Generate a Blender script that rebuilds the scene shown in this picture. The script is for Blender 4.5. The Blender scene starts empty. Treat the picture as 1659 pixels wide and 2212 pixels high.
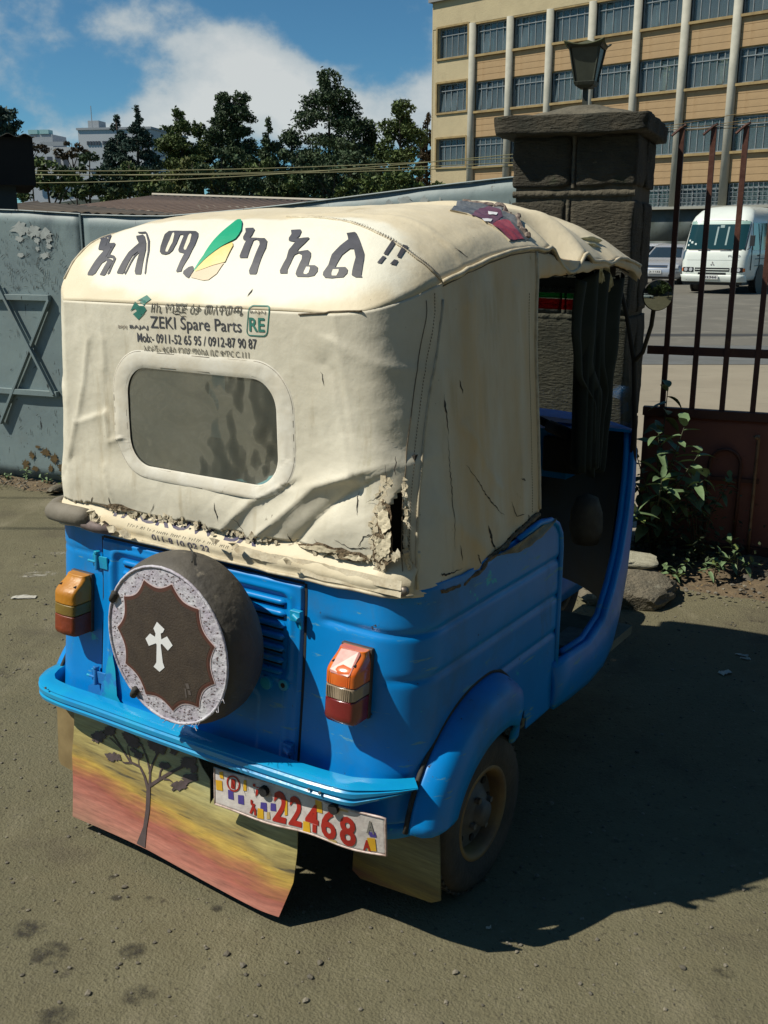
import bpy, bmesh, math, random
from mathutils import Vector, Matrix, noise
import numpy as np

R = math.radians
SC = bpy.context.scene
COL = SC.collection
random.seed(7)

# ------------------------------------------------------------------ camera, sky, sun, exposure
cam_d = bpy.data.cameras.new("camera")
cam_d.sensor_fit = 'VERTICAL'; cam_d.sensor_height = 36.0; cam_d.lens = 2180.0 / 2212.0 * 36.0
cam_d.clip_end = 3000.0
cam = bpy.data.objects.new("camera", cam_d); COL.objects.link(cam)
cam.location = (0, 0, 1.6); cam.rotation_euler = (R(90 - 15.144), 0, 0)
SC.camera = cam

SUN_EL, SHADOW_AZ = 50.0, 78.0            # shadows fall towards azimuth 78 deg (clockwise from +Y)
sun_d = bpy.data.lights.new("sun", 'SUN'); sun_d.energy = 5.0; sun_d.angle = R(0.53); sun_d.color = (1.0, 0.945, 0.82)
sun = bpy.data.objects.new("sun", sun_d); COL.objects.link(sun)
_d = Vector((math.sin(R(SHADOW_AZ)) * math.cos(R(SUN_EL)), math.cos(R(SHADOW_AZ)) * math.cos(R(SUN_EL)), -math.sin(R(SUN_EL))))
sun.rotation_euler = _d.to_track_quat('-Z', 'Y').to_euler()

world = bpy.data.worlds.new("World"); SC.world = world; world.use_nodes = True
wt = world.node_tree; wt.nodes.clear()
def wn(t, **k):
    n = wt.nodes.new(t)
    for a, b in k.items(): setattr(n, a, b)
    return n
def wl(a, b): wt.links.new(a, b)
w_out = wn("ShaderNodeOutputWorld"); w_bg = wn("ShaderNodeBackground"); w_bg.inputs[1].default_value = 0.05
sky = wn("ShaderNodeTexSky", sky_type='NISHITA', sun_disc=False, sun_elevation=R(SUN_EL), sun_rotation=R(SHADOW_AZ + 180.0),
         altitude=2300.0, air_density=1.0, dust_density=0.6, ozone_density=2.2)
w_tc = wn("ShaderNodeTexCoord")
def px_dir(px, py):
    p = R(15.144); a = (px - 829.5) / 2180.0; b = -(py - 1106.0) / 2180.0
    return Vector((a, math.cos(p) + b * math.sin(p), -math.sin(p) + b * math.cos(p))).normalized()
# cloud banks: direction of the bank's centre, its half-widths, how dense it is
def wmath(op, a, b=None, c=None):
    n = wn("ShaderNodeMath", operation=op)
    for i, v in enumerate((a, b, c)):
        if v is None: continue
        if isinstance(v, (int, float)): n.inputs[i].default_value = v
        else: wl(v, n.inputs[i])
    return n.outputs[0]
sepd = wn("ShaderNodeSeparateXYZ"); wl(w_tc.outputs['Generated'], sepd.inputs[0])
az_ = wmath('ARCTAN2', sepd.outputs[0], sepd.outputs[1]); el_ = wmath('ARCSINE', sepd.outputs[2])
def az_el(px, py):
    v = px_dir(px, py); return math.atan2(v.x, v.y), math.asin(v.z)
def bank(px, py, wpx, hpx, tilt, gain):
    a0, e0 = az_el(px, py); sx = 2180.0 / wpx; sy = 2180.0 / hpx; c, s = math.cos(R(tilt)), math.sin(R(tilt))
    dx = wmath('SUBTRACT', az_, a0); dy = wmath('SUBTRACT', el_, e0)
    u = wmath('ADD', wmath('MULTIPLY', dx, c * sx), wmath('MULTIPLY', dy, s * sx))
    v = wmath('ADD', wmath('MULTIPLY', dx, -s * sy), wmath('MULTIPLY', dy, c * sy))
    r2 = wmath('ADD', wmath('MULTIPLY', u, u), wmath('MULTIPLY', v, v))
    return wmath('MULTIPLY', wmath('POWER', 2.718, wmath('MULTIPLY', r2, -1.0)), gain)
banks = [bank(330, 80, 230, 75, -16, 0.60), bank(560, 165, 230, 75, -24, 0.66), bank(640, 140, 110, 60, -10, 0.3), bank(95, 45, 110, 45, -35, 0.36),
         bank(290, 275, 170, 55, 8, 0.75), bank(620, 270, 330, 60, -4, 0.66), bank(100, 310, 190, 35, 0, 0.42), bank(880, 220, 110, 60, 10, 0.55),
         bank(-500, 120, 420, 110, 5, 0.6), bank(1900, 60, 420, 120, -6, 0.55), bank(3200, 0, 500, 140, 6, 0.5)]
tot = banks[0]
for b_ in banks[1:]: tot = wmath('ADD', tot, b_)
wmap = wn("ShaderNodeMapping"); wl(w_tc.outputs['Generated'], wmap.inputs[0]); wmap.inputs['Scale'].default_value = (1, 1, 1.35)
nz = wn("ShaderNodeTexNoise"); nz.inputs['Scale'].default_value = 9.0; nz.inputs['Detail'].default_value = 10; nz.inputs['Roughness'].default_value = 0.58
wl(wmap.outputs[0], nz.inputs[0])
dens = wmath('ADD', tot, wmath('MULTIPLY', wmath('SUBTRACT', nz.outputs[0], 0.5), 3.1))
cr = wn("ShaderNodeMapRange", interpolation_type='SMOOTHSTEP'); wl(dens, cr.inputs[0]); cr.inputs[1].default_value = 0.22; cr.inputs[2].default_value = 0.85
cr.inputs[4].default_value = 0.84
shade = wn("ShaderNodeMapRange"); wl(dens, shade.inputs[0]); shade.inputs[1].default_value = 0.3; shade.inputs[2].default_value = 1.3
ccol = wn("ShaderNodeMixRGB"); wl(shade.outputs[0], ccol.inputs[0]); ccol.inputs[1].default_value = (6.6, 8.4, 9.4, 1); ccol.inputs[2].default_value = (14.0, 14.2, 13.6, 1)
tint = wn("ShaderNodeMixRGB", blend_type='MULTIPLY'); tint.inputs[0].default_value = 1.0; wl(sky.outputs[0], tint.inputs[1]); tint.inputs[2].default_value = (0.82, 1.46, 1.60, 1)
cm = wn("ShaderNodeMixRGB"); wl(cr.outputs[0], cm.inputs[0]); wl(tint.outputs[0], cm.inputs[1]); wl(ccol.outputs[0], cm.inputs[2])
wl(cm.outputs[0], w_bg.inputs[0]); wl(w_bg.outputs[0], w_out.inputs[0])

SC.view_settings.view_transform = 'Standard'; SC.view_settings.look = 'None'
SC.view_settings.exposure = 0.0; SC.view_settings.gamma = 1.0; SC.view_settings.use_curve_mapping = False
SC.render.engine = 'CYCLES'
SC.cycles.max_bounces = 8; SC.cycles.transparent_max_bounces = 16

# ------------------------------------------------------------------ materials
MATS = {}
def mat(name, col=(0.5, 0.5, 0.5), rough=0.6, metal=0.0, spec=0.5, vary=None, vscale=6.0, vdetail=6, bump=0.0, bscale=40.0, bdetail=4,
        spots=(), coords='Object', stretch=None, alpha=None, emit=None, island=None, coat=0.0, rough_var=0.0, sheen=0.0, trans=0.0, bdist=0.01, sss=0.0):
    """vary: second colour mixed by noise. spots: (colour, noise scale, lo, hi, roughness or None, stretch) layers of wear."""
    if name in MATS: return MATS[name]
    m = bpy.data.materials.new(name); m.use_nodes = True; t = m.node_tree; bs = t.nodes["Principled BSDF"]
    L = t.links.new
    def N(ty, **k):
        n = t.nodes.new(ty)
        for a, b in k.items(): setattr(n, a, b)
        return n
    tc = N("ShaderNodeTexCoord")
    def src(st):
        if st is None: return tc.outputs[coords]
        mp = N("ShaderNodeMapping"); L(tc.outputs[coords], mp.inputs[0]); mp.inputs['Scale'].default_value = st; return mp.outputs[0]
    base = N("ShaderNodeRGB"); base.outputs[0].default_value = (*col, 1); cur = base.outputs[0]
    if vary is not None:
        nz = N("ShaderNodeTexNoise"); L(src(stretch), nz.inputs[0]); nz.inputs['Scale'].default_value = vscale; nz.inputs['Detail'].default_value = vdetail
        nz.inputs['Roughness'].default_value = 0.62
        mr = N("ShaderNodeMapRange"); L(nz.outputs[0], mr.inputs[0]); mr.inputs[1].default_value = 0.34; mr.inputs[2].default_value = 0.66
        mx = N("ShaderNodeMixRGB"); L(mr.outputs[0], mx.inputs[0]); L(cur, mx.inputs[1]); mx.inputs[2].default_value = (*vary, 1); cur = mx.outputs[0]
    if island is not None:
        gi = N("ShaderNodeNewGeometry"); mr = N("ShaderNodeMapRange"); L(gi.outputs['Random Per Island'], mr.inputs[0]); mr.inputs[3].default_value = island[0]; mr.inputs[4].default_value = island[1]
        mx = N("ShaderNodeMixRGB", blend_type='MULTIPLY'); mx.inputs[0].default_value = 1; L(cur, mx.inputs[1]); L(mr.outputs[0], mx.inputs[2]); cur = mx.outputs[0]
    rv = rough
    rsock = None
    for i, sp in enumerate(spots):
        c2, sc_, lo, hi = sp[:4]; rr = sp[4] if len(sp) > 4 else None; st = sp[5] if len(sp) > 5 else None
        nz = N("ShaderNodeTexNoise"); mp = N("ShaderNodeMapping"); L(tc.outputs[coords], mp.inputs[0]); mp.inputs['Location'].default_value = (i * 3.7 + 1.3, i * 1.9, i * 2.3)
        if st: mp.inputs['Scale'].default_value = st
        L(mp.outputs[0], nz.inputs[0]); nz.inputs['Scale'].default_value = sc_; nz.inputs['Detail'].default_value = 8; nz.inputs['Roughness'].default_value = 0.65
        mr = N("ShaderNodeMapRange", interpolation_type='SMOOTHSTEP'); L(nz.outputs[0], mr.inputs[0]); mr.inputs[1].default_value = lo; mr.inputs[2].default_value = hi
        mx = N("ShaderNodeMixRGB"); L(mr.outputs[0], mx.inputs[0]); L(cur, mx.inputs[1]); mx.inputs[2].default_value = (*c2, 1); cur = mx.outputs[0]
        if rr is not None:
            rx = N("ShaderNodeMix"); L(mr.outputs[0], rx.inputs[0])
            if rsock is None: rx.inputs[2].default_value = rough
            else: L(rsock, rx.inputs[2])
            rx.inputs[3].default_value = rr; rsock = rx.outputs[0]
    L(cur, bs.inputs['Base Color']); bs.inputs['Roughness'].default_value = rough; bs.inputs['Metallic'].default_value = metal
    if rsock is not None: L(rsock, bs.inputs['Roughness'])
    bs.inputs['Specular IOR Level'].default_value = spec; bs.inputs['Coat Weight'].default_value = coat
    bs.inputs['Transmission Weight'].default_value = trans
    if alpha is not None: bs.inputs['Alpha'].default_value = alpha
    if emit is not None: bs.inputs['Emission Color'].default_value = (*emit[0], 1); bs.inputs['Emission Strength'].default_value = emit[1]
    if bump:
        nb = N("ShaderNodeTexNoise"); L(src(stretch), nb.inputs[0]); nb.inputs['Scale'].default_value = bscale; nb.inputs['Detail'].default_value = bdetail
        bp = N("ShaderNodeBump"); bp.inputs['Strength'].default_value = bump; bp.inputs['Distance'].default_value = bdist; L(nb.outputs[0], bp.inputs['Height']); L(bp.outputs[0], bs.inputs['Normal'])
    MATS[name] = m; return m

# ------------------------------------------------------------------ mesh helpers
def link(name, me, parent=None, loc=None, rot=None, m=None):
    o = bpy.data.objects.new(name, me); COL.objects.link(o)
    if m is not None and me is not None:
        me.materials.clear(); me.materials.append(m)
    if parent is not None: o.parent = parent
    if loc is not None: o.location = loc
    if rot is not None: o.rotation_euler = rot
    return o
def empty(name, loc=(0, 0, 0), rz=0.0, parent=None):
    o = bpy.data.objects.new(name, None); COL.objects.link(o); o.location = loc; o.rotation_euler = (0, 0, rz)
    o.empty_display_size = 0.2
    if parent: o.parent = parent
    return o
def tag(o, label=None, cat=None, group=None, kind=None):
    if label: o['label'] = label
    if cat: o['category'] = cat
    if group: o['group'] = group
    if kind: o['kind'] = kind
    return o
def copy_tree(o, parent=None, loc=None, rz=None):
    c = o.copy(); COL.objects.link(c)
    if parent is not None: c.parent = parent
    if loc is not None: c.location = loc
    if rz is not None: c.rotation_euler = (0, 0, rz)
    for ch in list(o.children): copy_tree(ch, c)
    return c

class B:
    """collects shapes and links them as one mesh object"""
    def __init__(s): s.V = []; s.F = []
    def add(s, V, F):
        k = len(s.V); s.V += [tuple(v) for v in V]; s.F += [tuple(i + k for i in f) for f in F]; return s
    def box(s, c, d, rz=0.0, ry=0.0, rx=0.0, taper=1.0):
        x, y, z = d[0] / 2, d[1] / 2, d[2] / 2
        M = Matrix.Rotation(rz, 3, 'Z') @ Matrix.Rotation(ry, 3, 'Y') @ Matrix.Rotation(rx, 3, 'X')
        V = [Vector(c) + M @ Vector((a * x * (taper if e > 0 else 1), b * y * (taper if e > 0 else 1), e * z)) for e in (-1, 1) for a, b in ((-1, -1), (1, -1), (1, 1), (-1, 1))]
        return s.add(V, [(3, 2, 1, 0), (4, 5, 6, 7), (0, 1, 5, 4), (1, 2, 6, 5), (2, 3, 7, 6), (3, 0, 4, 7)])
    def tube(s, pts, r, n=8, cap=True, flat=None):
        pts = [Vector(p) for p in pts]; rs = r if isinstance(r, (list, tuple)) else [r] * len(pts)
        V = []; F = []; prev = None
        for i, p in enumerate(pts):
            d = (pts[min(i + 1, len(pts) - 1)] - pts[max(i - 1, 0)]).normalized()
            if prev is None:
                up = Vector((0, 0, 1)) if abs(d.z) < 0.95 else Vector((1, 0, 0)); a = d.cross(up).normalized()
            else:
                a = (prev - d * prev.dot(d)).normalized()
            b = d.cross(a); prev = a
            for k in range(n):
                t = 2 * math.pi * k / n; fa = 1.0 if flat is None else flat
                V.append(p + (a * math.cos(t) + b * math.sin(t) * fa) * rs[i])
        for i in range(len(pts) - 1):
            for k in range(n):
                F.append((i * n + k, i * n + (k + 1) % n, (i + 1) * n + (k + 1) % n, (i + 1) * n + k))
        if cap: F.append(tuple(range(n - 1, -1, -1))); F.append(tuple((len(pts) - 1) * n + k for k in range(n)))
        return s.add(V, F)
    def bar(s, p0, p1, w, t, up=(0, 0, 1)):
        p0, p1 = Vector(p0), Vector(p1); d = (p1 - p0).normalized(); a = d.cross(Vector(up)).normalized(); b = a.cross(d).normalized()
        V = [p + a * (i * t / 2) + b * (j * w / 2) for p in (p0, p1) for i, j in ((-1, -1), (1, -1), (1, 1), (-1, 1))]
        return s.add(V, [(3, 2, 1, 0), (4, 5, 6, 7), (0, 1, 5, 4), (1, 2, 6, 5), (2, 3, 7, 6), (3, 0, 4, 7)])
    def lathe(s, prof, n=32, M=None, arc=1.0):
        """prof: (radius, height) revolved about Z, then placed by the 4x4 matrix M"""
        V = []; F = []; m = len(prof); M = M or Matrix.Identity(4)
        for k in range(n):
            t = 2 * math.pi * k / n
            for r, z in prof: V.append(M @ Vector((r * math.cos(t), r * math.sin(t), z)))
        for k in range(n):
            for i in range(m - 1):
                a, b = k * m + i, ((k + 1) % n) * m + i; F.append((a, b, b + 1, a + 1))
        return s.add(V, F)
    def prism(s, poly, d0, d1, plane='xz'):
        """extrude a polygon: plane xz along y, xy along z, yz along x"""
        n = len(poly); f = {'xz': lambda p, d: (p[0], d, p[1]), 'xy': lambda p, d: (p[0], p[1], d), 'yz': lambda p, d: (d, p[0], p[1])}[plane]
        V = [f(p, d0) for p in poly] + [f(p, d1) for p in poly]
        return s.add(V, [tuple(range(n)), tuple(range(2 * n - 1, n - 1, -1))] + [(i, i + n, (i + 1) % n + n, (i + 1) % n) for i in range(n)])
    def grid(s, f, nu, nv, closed=False, skip=None):
        V = [f(i / (nu if closed else max(nu - 1, 1)), j / (nv - 1)) for j in range(nv) for i in range(nu)]; F = []
        for j in range(nv - 1):
            for i in range(nu if closed else nu - 1):
                q = (j * nu + i, j * nu + (i + 1) % nu, (j + 1) * nu + (i + 1) % nu, (j + 1) * nu + i)
                if skip and skip([V[k] for k in q]): continue
                F.append(q)
        return s.add(V, F)
    def build(s, name, m, parent=None, smooth=False, loc=None, rot=None, bevel=0.0, solid=0.0, fix=True, seg=2, weld=False):
        me = bpy.data.meshes.new(name); me.from_pydata(s.V, [], s.F)
        if fix or weld:
            bm = bmesh.new(); bm.from_mesh(me)
            if weld: bmesh.ops.remove_doubles(bm, verts=bm.verts, dist=1e-5)
            if fix: bmesh.ops.recalc_face_normals(bm, faces=bm.faces)
            bm.to_mesh(me); bm.free()
        if smooth: me.polygons.foreach_set('use_smooth', [True] * len(me.polygons))
        me.update(); o = link(name, me, parent, loc, rot, m)
        if solid:
            md = o.modifiers.new("thickness", 'SOLIDIFY'); md.thickness = solid; md.offset = 0
        if bevel:
            md = o.modifiers.new("bevel", 'BEVEL'); md.width = bevel; md.segments = seg; md.limit_method = 'ANGLE'; md.angle_limit = R(35); md.use_clamp_overlap = True
            if smooth is False: me.polygons.foreach_set('use_smooth', [True] * len(me.polygons)); md.harden_normals = True
        return o

def flat_poly(name, poly, fn, m, parent, step=0.012, smooth=False):
    """fill a 2D outline, cut it on a grid and lay every vertex on a surface through fn(a, b) -> point"""
    bm = bmesh.new(); vs = [bm.verts.new((p[0], p[1], 0)) for p in poly]
    es = [bm.edges.new((vs[i], vs[(i + 1) % len(vs)])) for i in range(len(vs))]
    bmesh.ops.triangle_fill(bm, use_beauty=True, use_dissolve=False, edges=es)
    return _lay(name, bm, fn, m, parent, step)
def _lay(name, bm, fn, m, parent, step):
    xs = [v.co.x for v in bm.verts]; ys = [v.co.y for v in bm.verts]
    if xs and step:
        for ax, lo, hi in ((0, min(xs), max(xs)), (1, min(ys), max(ys))):
            k = math.floor(lo / step) + 1
            while k * step < hi:
                co = [0, 0, 0]; no = [0, 0, 0]; co[ax] = k * step; no[ax] = 1
                bmesh.ops.bisect_plane(bm, geom=bm.verts[:] + bm.edges[:] + bm.faces[:], plane_co=co, plane_no=no, dist=1e-6); k += 1
    for v in bm.verts: v.co = Vector(fn(v.co.x, v.co.y))
    me = bpy.data.meshes.new(name); bm.to_mesh(me); bm.free()
    return link(name, me, parent, m=m)
def stroke_poly(pts, ws):
    """outline of a brush stroke along pts with half-widths ws"""
    L_, R_ = [], []
    for i, p in enumerate(pts):
        a = Vector(pts[max(i - 1, 0)]); b = Vector(pts[min(i + 1, len(pts) - 1)]); d = (b - a).normalized(); n = Vector((-d.y, d.x))
        L_.append((p[0] + n.x * ws[i], p[1] + n.y * ws[i])); R_.append((p[0] - n.x * ws[i], p[1] - n.y * ws[i]))
    return L_ + R_[::-1]
def text_bm(body, size=1.0, bold=0.0, shear=0.0, wx=1.0, align='CENTER', fit=None, spacing=1.0):
    cu = bpy.data.curves.new("txt", 'FONT'); cu.body = body; cu.size = size; cu.offset = bold; cu.shear = shear; cu.align_x = align; cu.resolution_u = 3
    cu.space_character = spacing
    o = bpy.data.objects.new("txt", cu); COL.objects.link(o)
    dg = bpy.context.evaluated_depsgraph_get(); me = bpy.data.meshes.new_from_object(o.evaluated_get(dg))
    bm = bmesh.new(); bm.from_mesh(me); bpy.data.objects.remove(o); bpy.data.curves.remove(cu); bpy.data.meshes.remove(me)
    if fit and bm.verts:
        x0, x1, y0, y1 = fit; xs = [v.co.x for v in bm.verts]; ys = [v.co.y for v in bm.verts]
        a, b, c, d = min(xs), max(xs), min(ys), max(ys)
        for v in bm.verts: v.co.x = x0 + (v.co.x - a) / (b - a) * (x1 - x0); v.co.y = y0 + (v.co.y - c) / (d - c) * (y1 - y0)
    return bm
def text_on(name, body, fn, m, parent, fit, bold=0.0, shear=0.0, step=0.03, spacing=1.0):
    return _lay(name, text_bm(body, bold=bold, shear=shear, fit=fit, spacing=spacing), fn, m, parent, step)
def nz3(x, y, z=0.0, s=1.0): return noise.noise(Vector((x * s, y * s, z * s)))
def fbm(x, y, z=0.0, s=1.0, o=4): return noise.fractal(Vector((x * s, y * s, z * s)), 0.9, 2.0, o)
def interp(x, tab):
    if x <= tab[0][0]: return tab[0][1]
    for (a, b), (c, d) in zip(tab, tab[1:]):
        if x <= c:
            t = (x - a) / (c - a); return b + (d - b) * t
    return tab[-1][1]
def smooth_tab(tab, n=6):
    # Catmull-Rom resampling of a table
    out = []
    for i in range(len(tab) - 1):
        p1, p2 = tab[i], tab[i + 1]
        p0 = tab[i - 1] if i else (2 * p1[0] - p2[0], 2 * p1[1] - p2[1])
        p3 = tab[i + 2] if i + 2 < len(tab) else (2 * p2[0] - p1[0], 2 * p2[1] - p1[1])
        m1 = (p2[1] - p0[1]) / (p2[0] - p0[0]); m2 = (p3[1] - p1[1]) / (p3[0] - p1[0]); h = p2[0] - p1[0]
        for k in range(n):
            t = k / n
            v = (2*t**3-3*t**2+1)*p1[1] + (t**3-2*t**2+t)*h*m1 + (-2*t**3+3*t**2)*p2[1] + (t**3-t**2)*h*m2
            out.append((p1[0] + h * t, v))
    out.append(tab[-1]); return out
ZC = smooth_tab([(0,1.452),(.03,1.492),(.08,1.553),(.15,1.604),(.22,1.634),(.3,1.655),(.4,1.670),(.55,1.682),(.75,1.688),(1.0,1.698),(1.2,1.698),(1.35,1.68),(1.46,1.655),(1.56,1.60)])
ZR = smooth_tab([(0,1.45),(.08,1.475),(.2,1.51),(.4,1.552),(.6,1.578),(.8,1.55),(1.0,1.54),(1.3,1.54),(1.56,1.50)])
HW = smooth_tab([(0,.39),(.02,.45),(.06,.49),(.12,.517),(.2,.53),(.6,.535),(1.0,.53),(1.56,.49)])
PW = [(0,8.0),(.1,8.0),(.3,6.0),(.6,5.0),(1.0,4.0),(1.2,3.0),(1.56,2.6)]
ZL = smooth_tab([(0,1.45),(.04,1.50),(.1,1.555),(.2,1.60),(.4,1.625),(.6,1.615),(.8,1.58),(1.0,1.55),(1.3,1.54),(1.56,1.50)])
HL = smooth_tab([(0,.46),(.02,.49),(.06,.505),(.12,.52),(.2,.53),(.6,.535),(1.0,.53),(1.56,.49)])
def half_w(x, y): return interp(y, HL if x < 0 else HW)
def rim_z(x, y): return interp(y, ZL if x < 0 else ZR)
def roof_z(x, y):
    u = min(1.0, abs(x) / half_w(x, y)); zr = rim_z(x, y); zc = interp(y, ZC)
    return zr + (zc - zr) * (1 - u ** interp(y, PW))
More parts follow.
